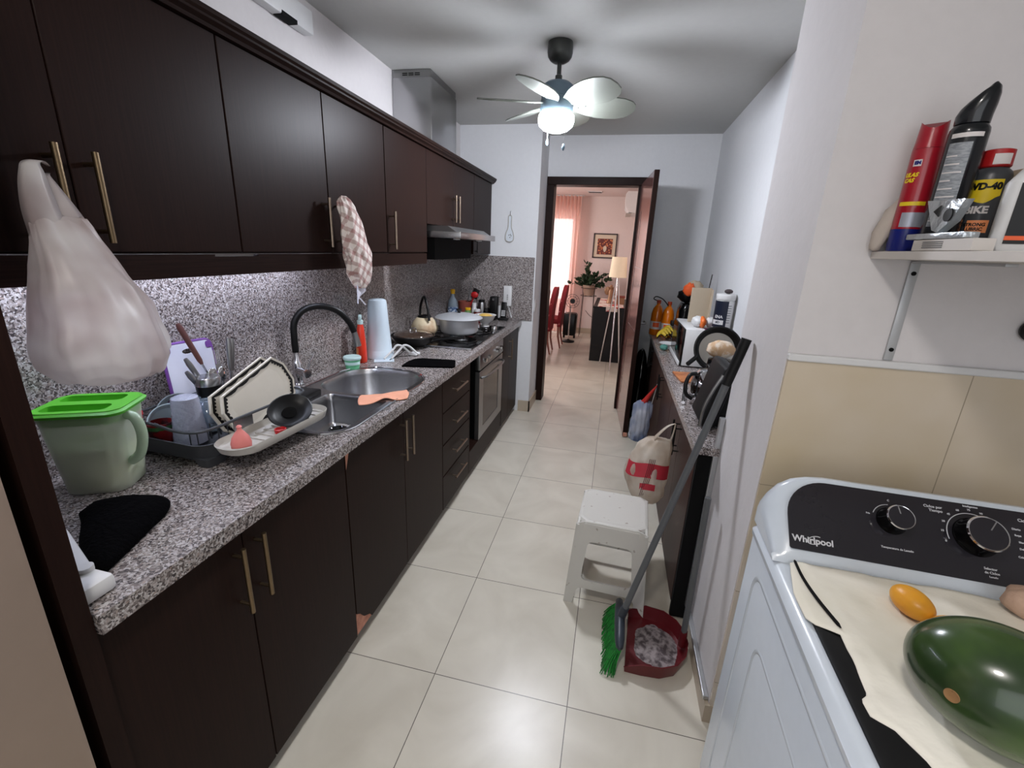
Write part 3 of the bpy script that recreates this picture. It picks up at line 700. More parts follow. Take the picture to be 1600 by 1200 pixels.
t = thing('plastic_stand', 'white plastic stand edge on the counter corner against the dark panel', 'holder', (-0.42, -0.72, 0.905))
bm = newbm(); vs = box(bm, -0.115, 0.115, -0.016, 0.014, 0.906, 0.938, bev=0.008); xf(vs, Matrix.Translation((-0.487, -0.665, 0)) @ Matrix.Rotation(-0.40, 4, 'Z')); part(t, 'bar', bm, 'white_plastic')
bm = newbm(); box(bm, -0.44, -0.345, -0.752, -0.688, 0.906, 0.940, bev=0.009); cyl(bm, (-0.40, -0.70, 0.938), (-0.40, -0.70, 0.949), 0.013, 14); part(t, 'base', bm, 'white_plastic')

# ------------------------------------------------------------------ dish rack
mat('rack_grey', (58, 60, 64), 0.5); mat('tray_beige', (178, 174, 166), 0.45)
RC = (-0.70, -0.06)
t = thing('dish_rack', 'dark grey plastic dish rack with wire guard and a beige side tray', 'rack', (*RC, 0.905), math.radians(-3))
bm = newbm(); O = lambda s, z, e=0: [(x, y, z) for x, y in rrect(-0.165*s-e, 0.15*s+e, -0.215*s-e, 0.215*s+e, 0.05, 6)]
loft(bm, [O(0.93, 0.022), O(0.95, 0.022), O(1.0, 0.070), O(1.012, 0.074), O(0.99, 0.074), O(0.955, 0.035), O(0.93, 0.028)], cap1=True)
bt = part(t, 'basin', bm, 'rack_grey', local=True)
for sx in (-0.13, 0.115):
    for sy in (-0.17, 0.17):
        bm = newbm(); loft(bm, [[(x, y, 0.001) for x, y in rrect(sx-0.022, sx+0.022, sy-0.03, sy+0.03, 0.01)], [(x, y, 0.03) for x, y in rrect(sx-0.03, sx+0.03, sy-0.038, sy+0.038, 0.01)]]); part(t, 'foot', bm, 'rack_grey', local=True)
bm = newbm(); tube(bm, smooth_path([(-0.06, -0.215, 0.07), (-0.06, -0.218, 0.11), (-0.05, -0.22, 0.122), (0.0, -0.222, 0.122), (0.06, -0.222, 0.115), (0.13, -0.215, 0.118), (0.155, -0.17, 0.122), (0.16, -0.08, 0.125), (0.16, 0.08, 0.125), (0.155, 0.17, 0.122), (0.10, 0.212, 0.12), (-0.10, 0.212, 0.12), (-0.16, 0.16, 0.12), (-0.16, -0.12, 0.12), (-0.165, -0.19, 0.11), (-0.165, -0.20, 0.07)], 4), 0.0045, 8); part(t, 'guard_rail', bm, 'rack_grey', local=True)
bm = newbm()
for i in range(11):
    y = -0.16+i*0.034
    tube(bm, [(-0.12, y, 0.034), (-0.12, y, 0.085), (-0.09, y, 0.085), (-0.09, y, 0.034)], 0.002, 6)
    tube(bm, [(0.03, y, 0.034), (0.03, y, 0.085), (0.06, y, 0.085), (0.06, y, 0.034)], 0.002, 6)
part(t, 'plate_slots', bm, 'rack_grey', local=True)
bm = newbm()
def tr(s, z, e=0): return [(0.215+x*s, 0.0+y*s, z) for x, y in rrect(-0.062, 0.062, -0.212, 0.175, 0.055, 8)]
TX = 0.0
loft(bm, [tr(0.90, 0.055), tr(0.97, 0.060), tr(1.02, 0.082), tr(1.0, 0.0845), tr(0.96, 0.068), tr(0.90, 0.064)])
tray = part(t, 'side_tray', bm, 'tray_beige', local=True, label='beige oval drip tray')
bm = newbm()
for i in range(9): box(bm, 0.178, 0.252, -0.10+i*0.032, -0.096+i*0.032, 0.064, 0.0675)
part(tray, 'ribs', bm, 'tray_beige', smooth=False, local=True)
bm = newbm(); box(bm, 0.150, 0.1535, -0.115, -0.045, 0.085, 0.118, bev=0.001); part(t, 'cutlery_clip', bm, 'steel', smooth=False, local=True)

# octagonal plates leaning in the rack
mat('plate_cream', (214, 208, 196), 0.35); mat('plate_black', (22, 20, 20), 0.4); mat('plate_grey_print', (112, 110, 108), 0.5)
def octa_plate(label, px, cy, tilt, yaw, phi=0.35):
    t = thing('octagonal_plate', label, 'plate', (px, cy, 0.925), yaw, group='octagonal plates in the dish rack')
    # plate disc in local yz, front facing +x, then tilted back
    def oc(rx, rz, x, off=0): 
        k = 0.44
        kt = 0.8
        pts = [(rx, rz*k), (rx*kt, rz), (-rx*kt, rz), (-rx, rz*k), (-rx, -rz*k), (-rx*kt, -rz), (rx*kt, -rz), (rx, -rz*k)]
        return [(x, a*math.cos(phi)-b*math.sin(phi), a*math.sin(phi)+b*math.cos(phi)) for a, b in pts]
    A, B = 0.148, 0.080; hm = A*0.8*math.sin(phi)+B*math.cos(phi)
    T = Matrix.Translation((0, 0, 0.0)) @ Matrix.Rotation(tilt, 4, 'Y') @ Matrix.Translation((0, 0, hm))
    bm = newbm(); vs = loft(bm, [oc(A, B, 0), oc(A, B, 0.004), oc(A*0.985, B*0.98, 0.008), oc(A*0.96, B*0.95, 0.006), oc(A*0.72, B*0.68, 0.0), oc(A*0.66, B*0.60, -0.004), oc(A*0.62, B*0.56, -0.012), oc(A*0.9, B*0.88, -0.004), oc(A*0.98, B*0.98, -0.001)][:7]); xf(vs, T)
    p = part(t, 'dish', bm, 'plate_cream', smooth=False, local=True)
    bm = newbm()   # scalloped black border
    outer = []; inner = []
    def edge(pts, n):
        o = []
        for i in range(8):
            a, b = pts[i], pts[(i+1) % 8]
            for q in range(n): f = q/n; o.append((a[0]+(b[0]-a[0])*f, a[1]+(b[1]-a[1])*f, a[2]+(b[2]-a[2])*f))
        return o
    n = 12; xo = 0.0066
    P0 = edge(oc(A*0.94, B*0.925, xo), n); P1 = edge(oc(A*0.87, B*0.80, xo-0.0008), n)
    rings = []
    for i in range(len(P0)):
        f = 0.55+0.55*abs(math.sin(i*PI/3)); a, b = P0[i], P1[i]
        c = tuple(a[j]+(b[j]-a[j])*f for j in range(3))
        rings.append((a, c, (c[0]-0.0015, c[1], c[2]), (a[0]-0.0015, a[1], a[2])))
    R = [[bm.verts.new(q) for q in r] for r in rings]
    for i in range(len(R)):
        a, b = R[i], R[(i+1) % len(R)]
        for q in range(4): bm.faces.new((a[q], a[(q+1) % 4], b[(q+1) % 4], b[q]))
    bm.transform(T); part(p, 'border', bm, 'plate_black', smooth=False, local=True, label='black scalloped edging')
    bm = newbm()
    rnd = random.Random(3)
    for (u, v) in ((-0.055, 0.012), (0.045, 0.018), (-0.04, -0.02), (0.035, -0.012), (0.0, 0.02)):
        for q in range(5):
            y = u+rnd.uniform(-0.014, 0.014); z = v+rnd.uniform(-0.014, 0.014)
            box(bm, -0.0118, -0.0105, y-0.003, y+0.003, z-0.006, z+0.006)
    bm.transform(T); part(p, 'print', bm, 'plate_grey_print', smooth=False, local=True)
    return t
octa_plate('octagonal cream plate with black scalloped rim standing foremost in the dish rack', -0.598, 0.006, -0.24, math.radians(-6))
octa_plate('second octagonal plate, behind the foremost one in the dish rack', -0.630, -0.006, -0.24, math.radians(-6))

# textured cup, upside down
mat('cup_lilac', (200, 204, 222), 0.2, trans=0.35, bump=(90, 0.3))
bm = newbm(); N = 40; prof = []
rings = []
for i in range(26):
    z = i*0.0056; r0 = 0.046-0.0115*(z/0.14); ring = []
    for k in range(N):
        a = 2*PI*k/N; d = 0.0016*math.sin(a*10+(i % 2)*PI)*math.sin(i*PI/2+0.4) if 1 < i < 24 else 0
        ring.append(((r0+d)*math.cos(a)-0.71, (r0+d)*math.sin(a)-0.19, 0.943+z))
    rings.append(ring)
rings.append([(0.028*math.cos(2*PI*k/N)-0.71, 0.028*math.sin(2*PI*k/N)-0.19, 0.943+0.1435) for k in range(N)])
loft(bm, rings); solo('textured_cup', 'upside down lilac textured plastic cup in the near end of the dish rack', 'cup', bm, 'cup_lilac')
mat('bowl_pale', (198, 214, 222), 0.3); 
bm = newbm(); vs = lathe(bm, [(0.001, 0), (0.03, 0.0), (0.05, 0.02), (0.06, 0.05), (0.057, 0.05), (0.047, 0.023), (0.001, 0.006)], 28)
xf(vs, Matrix.Translation((-0.80, -0.18, 0.985)) @ Matrix.Rotation(1.2, 4, 'Y') @ Matrix.Rotation(0.5, 4, 'X')); solo('pale_bowl', 'pale blue ribbed bowl tipped on its side between pitcher and textured cup', 'bowl', bm, 'bowl_pale')
mat('bowl_grey', (176, 186, 192), 0.3)
bm = newbm(); vs = lathe(bm, [(0.001, 0), (0.03, 0.0), (0.055, 0.012), (0.062, 0.03), (0.059, 0.03), (0.050, 0.014), (0.001, 0.004)], 28)
xf(vs, Matrix.Translation((-0.84, -0.125, 1.0)) @ Matrix.Rotation(1.45, 4, 'Y') @ Matrix.Rotation(0.3, 4, 'X')); solo('grey_bowl', 'pale grey bowl standing on edge at the back of the dish rack', 'bowl', bm, 'bowl_grey')
mat('red_mug', (120, 22, 26), 0.3, var=(40, (60, 20, 24), 0.5, 0.56)); mat('red_bright', (196, 30, 34), 0.35)
t = thing('christmas_mug', 'dark red mug with a small green band in the dish rack behind the pitcher', 'mug', (-0.775, -0.225, 0.94))
bm = newbm(); lathe(bm, [(0.001, 0.0), (0.028, 0.0), (0.032, 0.005), (0.034, 0.072), (0.031, 0.072), (0.029, 0.01), (0.001, 0.006)], 26, (-0.775, -0.225, 0.938)); part(t, 'cup', bm, 'red_mug')
mat('mug_green', (40, 86, 42), 0.4); bm = patch(0.0343, (-0.775, -0.225), 0, 2*PI, 0.992, 1.003, n=30); part(t, 'band', bm, 'mug_green')
bm = newbm(); lathe(bm, [(0.001, 0.0), (0.021, 0.0), (0.023, 0.08), (0.020, 0.08), (0.018, 0.006)], 24, (-0.862, -0.235, 0.943)); vs = list(bm.verts)
lathe(bm, [(0.026, 0.08), (0.026, 0.088), (0.001, 0.09)], 24, (-0.862, -0.235, 0.943)); solo('red_bottle', 'slim bright red beaker behind the green pitcher', 'cup', bm, 'red_bright')
mat('glass_blue', (196, 214, 232), 0.08, trans=0.8)
for i, (x, y, lb) in enumerate(((-0.735, -0.10, 'clear bluish drinking glass upside down beside the textured cup'), (-0.80, -0.075, 'clear bluish drinking glass at the back of the rack near the cutlery'))):
    bm = newbm(); lathe(bm, [(0.034, 0.0), (0.027, 0.10), (0.001, 0.102), (0.001, 0.098), (0.025, 0.096), (0.031, 0.0)], 24, (x, y, 0.943), cap0=False, cap1=False)
    solo('drinking_glass', lb, 'glass', bm, 'glass_blue', smooth='all', group='drinking glasses in the dish rack')

# cutting board against the backsplash
mat('board_white', (222, 224, 238), 0.4); mat('purple', (118, 70, 150), 0.45)
t = thing('cutting_board', 'white cutting board with purple edging leaning on the granite behind the rack', 'board', (-0.88, -0.005, 0.906))
tilt = Matrix.Translation((-0.862, -0.005, 0.908)) @ Matrix.Rotation(math.radians(-7), 4, 'Y') @ Matrix.Rotation(math.radians(-2), 4, 'X')
def yz(poly, x0, x1):
    bm = newbm(); prism(bm, poly, 'x', x0, x1); bm.transform(tilt); return bm
hol = [(0.026*math.cos(2*PI*k/20)+0.0, 0.262+0.009*math.sin(2*PI*k/20)) for k in range(20)]
bm = newbm(); hole_plate(bm, rrect(-0.088, 0.088, 0.003, 0.290, 0.022, 6), [hol], 0, 0.008)
for v in bm.verts: v.co = Vector((v.co.z, v.co.x, v.co.y))
bm.transform(tilt); part(t, 'board', bm, 'board_white', smooth=False)
bm = newbm(); tube(bm, [(0.004, x, y) for x, y in rrect(-0.091, 0.091, 0.0045, 0.293, 0.024, 6)], 0.0052, 8, closed=True); bm.transform(tilt); part(t, 'edging', bm, 'purple')
for y in (-0.078, 0.078):
    bm = yz(rrect(y-0.012, y+0.012, 0.262, 0.286, 0.008, 4), -0.001, 0.0095); part(t, 'corner_grip', bm, 'purple', smooth=False)

# cutlery caddy + utensils
t = thing('cutlery_caddy', 'wire and plastic cutlery caddy at the back of the dish rack', 'caddy', (-0.80, 0.02, 0.936))
bm = newbm(); loft(bm, [[(x, y, z) for x, y in rrect(-0.835, -0.765, -0.04+s, 0.07-s, 0.02)] for z, s in ((0.937, 0.006), (0.99, 0.002), (1.04, 0))], cap1=False); part(t, 'holder', bm, 'rack_grey')
bm = newbm(); tube(bm, smooth_path([(-0.80, -0.045, 1.03), (-0.80, -0.06, 1.065), (-0.79, -0.03, 1.09), (-0.785, 0.02, 1.085)], 5), 0.005, 8); part(t, 'handle', bm, 'black_plastic')
def utensil(name, label, p0, p1, kind, m='chrome', grp=None):
    p0, p1 = Vector(p0), Vector(p1); d = (p1-p0).normalized(); bm = newbm()
    t = thing(name, label, name.split('_')[-1], p0, group=grp)
    cyl(bm, p0, p0+(p1-p0)*0.55, 0.003, 8, 0.0035); part(t, 'shank', bm, m)
    bm = newbm(); q = p0+(p1-p0)*0.55
    if kind == 'blunt': tube(bm, [q, q+(p1-q)*0.2, q+(p1-q)*0.8, p1], [0.004, 0.008, 0.009, 0.006], 10); part(t, 'grip', bm, 'steel_brushed')
    if kind == 'wood': tube(bm, [q, q+(p1-q)*0.1, q+(p1-q)*0.9, p1], [0.005, 0.008, 0.0095, 0.006], 12); part(t, 'grip', bm, 'wood_brown')
    if kind == 'spoon':
        vs = ellipsoid(bm, (0, 0, 0), 0.017, 0.005, 0.026, u=16, v=10); mq = d.to_track_quat('Z', 'Y').to_matrix().to_4x4(); xf(vs, Matrix.Translation(p0+(p1-p0)*0.82) @ mq @ Matrix.Rotation(0.9, 4, 'Z'))
        cyl(bm, q, p0+(p1-p0)*0.72, 0.003, 8); part(t, 'bowl', bm, m)
    if kind == 'fork':
        mq = Matrix.Translation(q) @ d.to_track_quat('Z', 'Y').to_matrix().to_4x4()
        L = (p1-q).length
        vs = box(bm, -0.009, 0.009, -0.001, 0.001, L*0.25, L*0.5); 
        for k in range(4): vs += box(bm, -0.009+k*0.0052, -0.0066+k*0.0052, -0.001, 0.001, L*0.5, L)
        vs += box(bm, -0.003, 0.003, -0.001, 0.001, 0, L*0.25)
        xf(vs, mq); part(t, 'tines', bm, m, smooth=False)
mat('wood_brown', (88, 52, 48), 0.5)
utensil('spatula', 'utensil with long reddish brown wooden handle sticking up highest from the caddy', (-0.79, 0.035, 0.96), (-0.845, -0.055, 1.275), 'wood')
utensil('table_knife', 'steel handled knife leaning left in the caddy, lowest one', (-0.79, 0.01, 0.95), (-0.79, -0.10, 1.13), 'blunt', grp=None)
utensil('table_knife', 'steel handled knife leaning left in the caddy, just above the lowest one', (-0.80, 0.02, 0.95), (-0.815, -0.075, 1.165), 'blunt')
utensil('serving_spoon', 'steel spoon with bowl up in the caddy, nearer the camera', (-0.785, 0.0, 0.95), (-0.77, -0.03, 1.135), 'spoon')
utensil('serving_spoon', 'steel spoon with bowl up in the caddy, beside the black jar', (-0.785, 0.03, 0.95), (-0.77, 0.01, 1.13), 'spoon')
utensil('dinner_fork', 'steel fork with tines up in front of the cutting board', (-0.80, 0.035, 0.95), (-0.82, 0.045, 1.17), 'fork')
utensil('whisk_handle', 'pair of steel handled tools upright by the right edge of the cutting board', (-0.79, 0.055, 0.95), (-0.80, 0.085, 1.205), 'blunt')
utensil('peeler_handle', 'steel handle leaning right beside the cutting board edge', (-0.80, 0.06, 0.95), (-0.805, 0.105, 1.20), 'blunt')
# black insulated tumbler with steel rim
t = thing('insulated_tumbler', 'black tumbler with brushed steel rim standing between cutlery and plates', 'tumbler', (-0.775, -0.045, 0.94))
bm = newbm(); lathe(bm, [(0.026, 0.0), (0.030, 0.004), (0.036, 0.13), (0.036, 0.137)], 28, (-0.775, -0.045, 0.938)); part(t, 'body', bm, 'black_plastic')
bm = newbm(); lathe(bm, [(0.0385, 0.137), (0.039, 0.16), (0.036, 0.165), (0.001, 0.1655)], 28, (-0.775, -0.045, 0.938)); part(t, 'rim', bm, 'steel')
mat('tumbler_dark', (52, 34, 52), 0.3); bm = newbm(); lathe(bm, [(0.024, 0.0), (0.028, 0.10), (0.001, 0.101)], 24, (-0.80, -0.135, 0.945)); solo('purple_cup', 'small dark purple cup half hidden behind the textured cup', 'cup', bm, 'tumbler_dark')

# things on the beige tray
mat('egg_pink', (226, 132, 126), 0.6)
bm = newbm(); lathe(bm, [(0.001, 0), (0.022, 0.0), (0.0255, 0.008), (0.0265, 0.022), (0.022, 0.038), (0.013, 0.052), (0.0065, 0.060), (0.006, 0.066), (0.0075, 0.070), (0.004, 0.074), (0.001, 0.0745)], 28, (-0.472, -0.245, 0.972)); solo('pink_squeezer', 'small pink teardrop silicone sponge bulb on the beige tray', 'bulb', bm, 'egg_pink')
mat('cap_red', (168, 24, 26), 0.4)
bm = newbm(); lathe(bm, [(0.001, 0.004), (0.012, 0.004), (0.014, 0.0), (0.0165, 0.0), (0.0175, 0.012), (0.0145, 0.013), (0.013, 0.007), (0.001, 0.006)], 24, (-0.452, -0.115, 0.9745)); solo('bottle_cap', 'small red screw cap lying on the beige tray', 'cap', bm, 'cap_red')
t = thing('small_pan', 'small round black pan lying tilted at the far end of the beige tray', 'pan', (-0.47, -0.01, 0.975))
Mx = Matrix.Translation((-0.478, -0.035, 1.012)) @ Matrix.Rotation(0.60, 4, 'Y') @ Matrix.Rotation(0.30, 4, 'X')
bm = newbm(); vs = lathe(bm, [(0.001, -0.012), (0.040, -0.012), (0.050, -0.004), (0.058, 0.006), (0.060, 0.008), (0.057, 0.009), (0.047, 0.0), (0.037, -0.007), (0.001, -0.008)], 36, sx=1.0, sy=1.25); xf(vs, Mx); part(t, 'dish', bm, 'black_plastic')
bm = newbm(); vs = lathe(bm, [(0.018, -0.0075), (0.02, -0.005), (0.001, -0.004)], 24, sy=1.2); xf(vs, Mx); part(t, 'centre_disc', bm, 'black_gloss')

# ------------------------------------------------------------------ around the sink
t = thing('soap_tray', 'black sink caddy with a clear plastic dish beside the tap', 'tray', (-0.745, 0.32, 0.906))
bm = newbm(); box(bm, -0.79, -0.69, 0.20, 0.42, 0.907, 0.930, bev=0.006); part(t, 'base', bm, 'black_plastic')
mat('clear_plastic', (225, 232, 238), 0.12, trans=0.7); bm = newbm(); vs = lathe(bm, [(0.001, 0), (0.03, 0), (0.035, 0.012), (0.037, 0.028), (0.034, 0.028), (0.031, 0.012), (0.001, 0.004)], 24, (-0.745, 0.30, 0.931)); part(t, 'clear_cup', bm, 'clear_plastic')
mat('tub_green', (104, 186, 140), 0.4); mat('tub_lid', (196, 222, 222), 0.35)
t = thing('margarine_tub', 'small green tub with pale blue lid behind the sink', 'tub', (-0.80, 0.84, 0.905))
bm = newbm(); lathe(bm, [(0.001, 0.001), (0.034, 0.001), (0.042, 0.052)], 30, (-0.80, 0.84, 0.9055)); b = part(t, 'body', bm, 'tub_green')
bm = patch(0.0395, (-0.80, 0.84), -2.2, 0.2, 0.93, 0.945, 0.001); part(b, 'label', bm, 'tub_lid')
bm = newbm(); lathe(bm, [(0.044, 0.050), (0.046, 0.053), (0.046, 0.062), (0.042, 0.066), (0.001, 0.066)], 30, (-0.80, 0.84, 0.9055)); part(t, 'lid', bm, 'tub_lid')
mat('spray_red', (214, 52, 26), 0.3); mat('spray_orange_label', (238, 150, 96), 0.4)
t = thing('spray_bottle', 'red cleaner spray bottle with clear white trigger beside the paper towel holder', 'bottle', (-0.83, 0.985, 0.905), math.radians(-60))
bm = newbm(); rr_ = lambda a, b, z: [(a*math.cos(2*PI*k/28), b*math.sin(2*PI*k/28), z) for k in range(28)]
loft(bm, [rr_(0.040, 0.026, 0.001), rr_(0.043, 0.028, 0.008), rr_(0.043, 0.028, 0.07), rr_(0.038, 0.025, 0.11), rr_(0.034, 0.022, 0.15), rr_(0.026, 0.019, 0.19), rr_(0.015, 0.015, 0.205), rr_(0.014, 0.014, 0.215)]); b = part(t, 'bottle', bm, 'spray_red', local=True)
bm = newbm(); loft(bm, [[((0.0438)*math.cos(a), 0.0288*math.sin(a), z) for a in [(-2.3+1.7*i/10) for i in range(11)]]+[((0.0428)*math.cos(a), 0.0278*math.sin(a), z) for a in [(-2.3+1.7*i/10) for i in reversed(range(11))]] for z in (0.03, 0.085)]); part(b, 'label', bm, 'spray_orange_label', local=True)
bm = newbm(); lathe(bm, [(0.016, 0.212), (0.016, 0.232), (0.012, 0.236)], 16); box(bm, -0.05, 0.022, -0.009, 0.009, 0.236, 0.258, bev=0.004); part(t, 'nozzle_head', bm, 'tub_lid', local=True)
bm = newbm(); tube(bm, smooth_path([(-0.02, 0, 0.238), (-0.034, 0, 0.225), (-0.036, 0, 0.20)], 4), 0.004, 8); part(t, 'trigger', bm, 'tub_lid', local=True)
t = thing('paper_towel_cylinder', 'tall white ribbed plastic dispenser cylinder standing behind the sink', 'dispenser', (-0.80, 1.125, 0.905))
mat('white_blue', (208, 222, 232), 0.45)
bm = newbm(); rings = []
for z, r in ((0.001, 0.082), (0.012, 0.084), (0.03, 0.080), (0.045, 0.074), (0.05, 0.072), (0.20, 0.060), (0.315, 0.0525), (0.332, 0.048), (0.337, 0.038)):
    rings.append([((r-0.0014*(k % 2)*(0.05 < z < 0.34))*math.cos(2*PI*k/64)-0.80, (r-0.0014*(k % 2)*(0.05 < z < 0.34))*math.sin(2*PI*k/64)+1.125, 0.905+z) for k in range(64)])
loft(bm, rings); part(t, 'body', bm, 'white_blue')
t = thing('folding_bracket', 'white hinged plastic bracket and cable lying by the white cylinder', 'bracket', (-0.75, 1.22, 0.905))
bm = newbm()
for y in (0.0, 0.035):
    tube(bm, smooth_path([(-0.735+y, 1.06+y*0.5, 0.912), (-0.710+y, 1.12+y*0.5, 0.955), (-0.695+y, 1.14+y*0.5, 0.978), (-0.675+y, 1.17+y*0.5, 0.968), (-0.645+y, 1.205+y*0.5, 0.925), (-0.63+y, 1.215+y*0.5, 0.915)], 4), 0.006, 8)
part(t, 'legs', bm, 'white_plastic')
bm = newbm(); box(bm, -0.655, -0.605, 1.205, 1.27, 0.907, 0.921, bev=0.005); part(t, 'foot', bm, 'white_plastic')
bm = newbm(); tube(bm, smooth_path([(-0.65, 1.26, 0.912), (-0.66, 1.295, 0.925), (-0.69, 1.285, 0.935), (-0.705, 1.20, 0.915), (-0.70, 1.06, 0.91)], 6), 0.0025, 6); part(t, 'cable', bm, 'black_plastic')
bm = newbm(); box(bm, -0.79, -0.68, 1.01, 1.12, 0.9055, 0.908); vs = list(bm.verts); xf(vs, RZ(0.5, (-0.73, 1.06, 0))); solo('paper_slip', 'small pale paper sheet lying behind the sink', 'paper', bm, 'white_blue', smooth=False)
bm = newbm(); prism(bm, [(-0.575, 0.955), (-0.56, 0.962), (-0.31, 1.03), (-0.305, 1.06), (-0.345, 1.175), (-0.36, 1.18), (-0.54, 1.15), (-0.575, 1.12), (-0.585, 1.06)], 'z', 0.9055, 0.914); solo('black_mat', 'flat black folded mat on the counter between sink and hob', 'mat', bm, 'black_cloth', smooth=False)
# peach glove cloth
mat('peach', (232, 164, 134), 0.75, bump=(40, 0.3))
bm = newbm(); L = []; pa, pb = Vector((-0.482, 0.385, 0)), Vector((-0.338, 0.525, 0)); wv = Vector((-0.028, 0.055, 0))
n = 28
for i in range(n+1):
    f = i/n; c_ = pa+(pb-pa)*f; pin = math.exp(-((f-0.52)/0.17)**2); w = 1.0-0.60*pin
    row = []
    for k in range(15):
        g = (k/14-0.5)*2; zz = 0.9115+0.010*pin*(1-g*g)+0.003*math.sin(9*f+3*g)+0.002*math.sin(g*9)*pin
        p = c_+wv*g*w+(pb-pa)*0.05*(1-g*g)*(1 if f > 0.5 else -1)*abs(f-0.5)*2
        row.append(bm.verts.new((p.x, p.y, zz)))
    L.append(row)
for a, b in zip(L, L[1:]):
    for k in range(14): bm.faces.new((a[k], a[k+1], b[k+1], b[k]))
o = solo('peach_cloth', 'peach coloured rubber dish cloth pinched in the middle on the sink edge', 'cloth', bm, 'peach', smooth='all')
sm = o.modifiers.new('solid', 'SOLIDIFY'); sm.thickness = 0.003
# in the sink
t = thing('white_scoop', 'white plastic cup tipped over inside the far sink bowl', 'cup', (-0.58, 0.60, 0.74))
bm = newbm(); vs = lathe(bm, [(0.001, 0), (0.028, 0), (0.045, 0.10), (0.041, 0.10), (0.025, 0.005), (0.001, 0.004)], 26); xf(vs, Matrix.Translation((-0.62, 0.60, 0.787)) @ Matrix.Rotation(1.25, 4, 'Y') @ Matrix.Rotation(0.5, 4, 'X')); part(t, 'cup', bm, 'white_blue')
t = thing('sink_pan', 'small black pan lying behind the white cup in the sink', 'pan', (-0.68, 0.68, 0.74))
bm = newbm(); lathe(bm, [(0.001, 0), (0.05, 0), (0.07, 0.03), (0.067, 0.03), (0.048, 0.004), (0.001, 0.004)], 26, (-0.66, 0.72, 0.7375)); part(t, 'dish', bm, 'black_plastic')
bm = newbm(); cyl(bm, (-0.60, 0.685, 0.765), (-0.50, 0.62, 0.80), 0.008, 10); part(t, 'handle', bm, 'black_plastic')
for x, y, lb in ((-0.45, 0.17, 'clear wet drinking glass standing in the near sink bowl beside the tray'),):
    bm = newbm(); lathe(bm, [(0.001, 0.001), (0.026, 0.001), (0.034, 0.115), (0.031, 0.115), (0.023, 0.006), (0.001, 0.005)], 24, (x, y, 0.757)); solo('sink_glass', lb, 'glass', bm, 'glass', smooth='all')

# ------------------------------------------------------------------ hob and pans
t = thing('gas_hob', 'black glass gas hob with steel edge and chrome knobs over the oven', 'hob', (-0.62, 2.0, 0.905))
part(t, 'glass_plate', bx(-0.88, -0.352, 1.50, 2.42, 0.9055, 0.914, bev=0.002), 'black_gloss')
bm = newbm(); box(bm, -0.882, -0.35, 1.478, 1.499, 0.9055, 0.917, bev=0.002); part(t, 'steel_edge', bm, 'steel')
for (x, y) in ((-0.75, 1.68), (-0.50, 1.72), (-0.75, 2.08), (-0.50, 2.08)):
    bm = newbm(); lathe(bm, [(0.001, 0.0), (0.048, 0.0), (0.05, 0.008), (0.036, 0.014), (0.03, 0.022), (0.001, 0.023)], 24, (x, y, 0.9145)); b = part(t, 'burner', bm, 'steel_brushed')
    bm = newbm(); 
    for k in range(4):
        a = k*PI/2+PI/4; c, s_ = math.cos(a), math.sin(a)
        tube(bm, [(x+0.11*c, y+0.11*s_, 0.916), (x+0.11*c, y+0.11*s_, 0.942), (x+0.03*c, y+0.03*s_, 0.946)], 0.004, 6)
    tube(bm, [(x+0.11*math.cos(2*PI*k/24), y+0.11*math.sin(2*PI*k/24), 0.920) for k in range(24)], 0.004, 6, closed=True)
    part(b, 'pan_support', bm, 'black_plastic')
for k in range(4):
    y = 2.27; x = -0.62+k*0.07
    bm = newbm(); lathe(bm, [(0.021, 0.0), (0.018, 0.02), (0.016, 0.024), (0.001, 0.025)], 20, (x, y, 0.9145)); b = part(t, 'knob', bm, 'chrome')
# big aluminium pot
mat('pot_alu', (196, 198, 202), 0.4, 0.45)
t = thing('stock_pot', 'large grey aluminium pot with domed lid on the front burner', 'pot', (-0.56, 1.80, 0.947))
bm = newbm(); lathe(bm, [(0.001, 0), (0.105, 0), (0.128, 0.012), (0.137, 0.04), (0.139, 0.105), (0.146, 0.108)], 48, (-0.552, 1.82, 0.947)); part(t, 'body', bm, 'pot_alu')
bm = newbm(); lathe(bm, [(0.168, 0.109), (0.17, 0.114), (0.155, 0.124), (0.10, 0.138), (0.05, 0.145), (0.001, 0.147)], 48, (-0.552, 1.82, 0.947)); l = part(t, 'lid', bm, 'pot_alu')
bm = newbm(); lathe(bm, [(0.012, 0.146), (0.010, 0.155), (0.02, 0.165), (0.018, 0.172), (0.001, 0.174)], 20, (-0.552, 1.82, 0.947)); part(l, 'knob', bm, 'black_plastic')
# kettle
mat('enamel_cream', (206, 190, 160), 0.3, var=(9, (150, 96, 60), 0.52, 0.75))
t = thing('whistling_kettle', 'cream enamel kettle with scorched base and black handle on the back burner', 'kettle', (-0.78, 1.69, 0.947))
bm = newbm(); lathe(bm, [(0.001, 0), (0.07, 0), (0.092, 0.03), (0.094, 0.05), (0.078, 0.09), (0.055, 0.115), (0.045, 0.12), (0.001, 0.121)], 36, (-0.76, 1.69, 0.947)); part(t, 'body', bm, 'enamel_cream')
bm = newbm(); lathe(bm, [(0.05, 0.117), (0.045, 0.13), (0.001, 0.138)], 28, (-0.76, 1.69, 0.947)); part(t, 'lid', bm, 'black_plastic')
bm = newbm(); cyl(bm, (-0.80, 1.75, 1.00), (-0.83, 1.80, 1.06), 0.022, 16, 0.012); part(t, 'spout', bm, 'enamel_cream')
bm = newbm(); tube(bm, smooth_path([(-0.70, 1.63, 1.05), (-0.715, 1.645, 1.13), (-0.745, 1.675, 1.195), (-0.775, 1.705, 1.195), (-0.81, 1.74, 1.13), (-0.82, 1.75, 1.05)], 5), 0.009, 10); part(t, 'handle', bm, 'black_plastic')
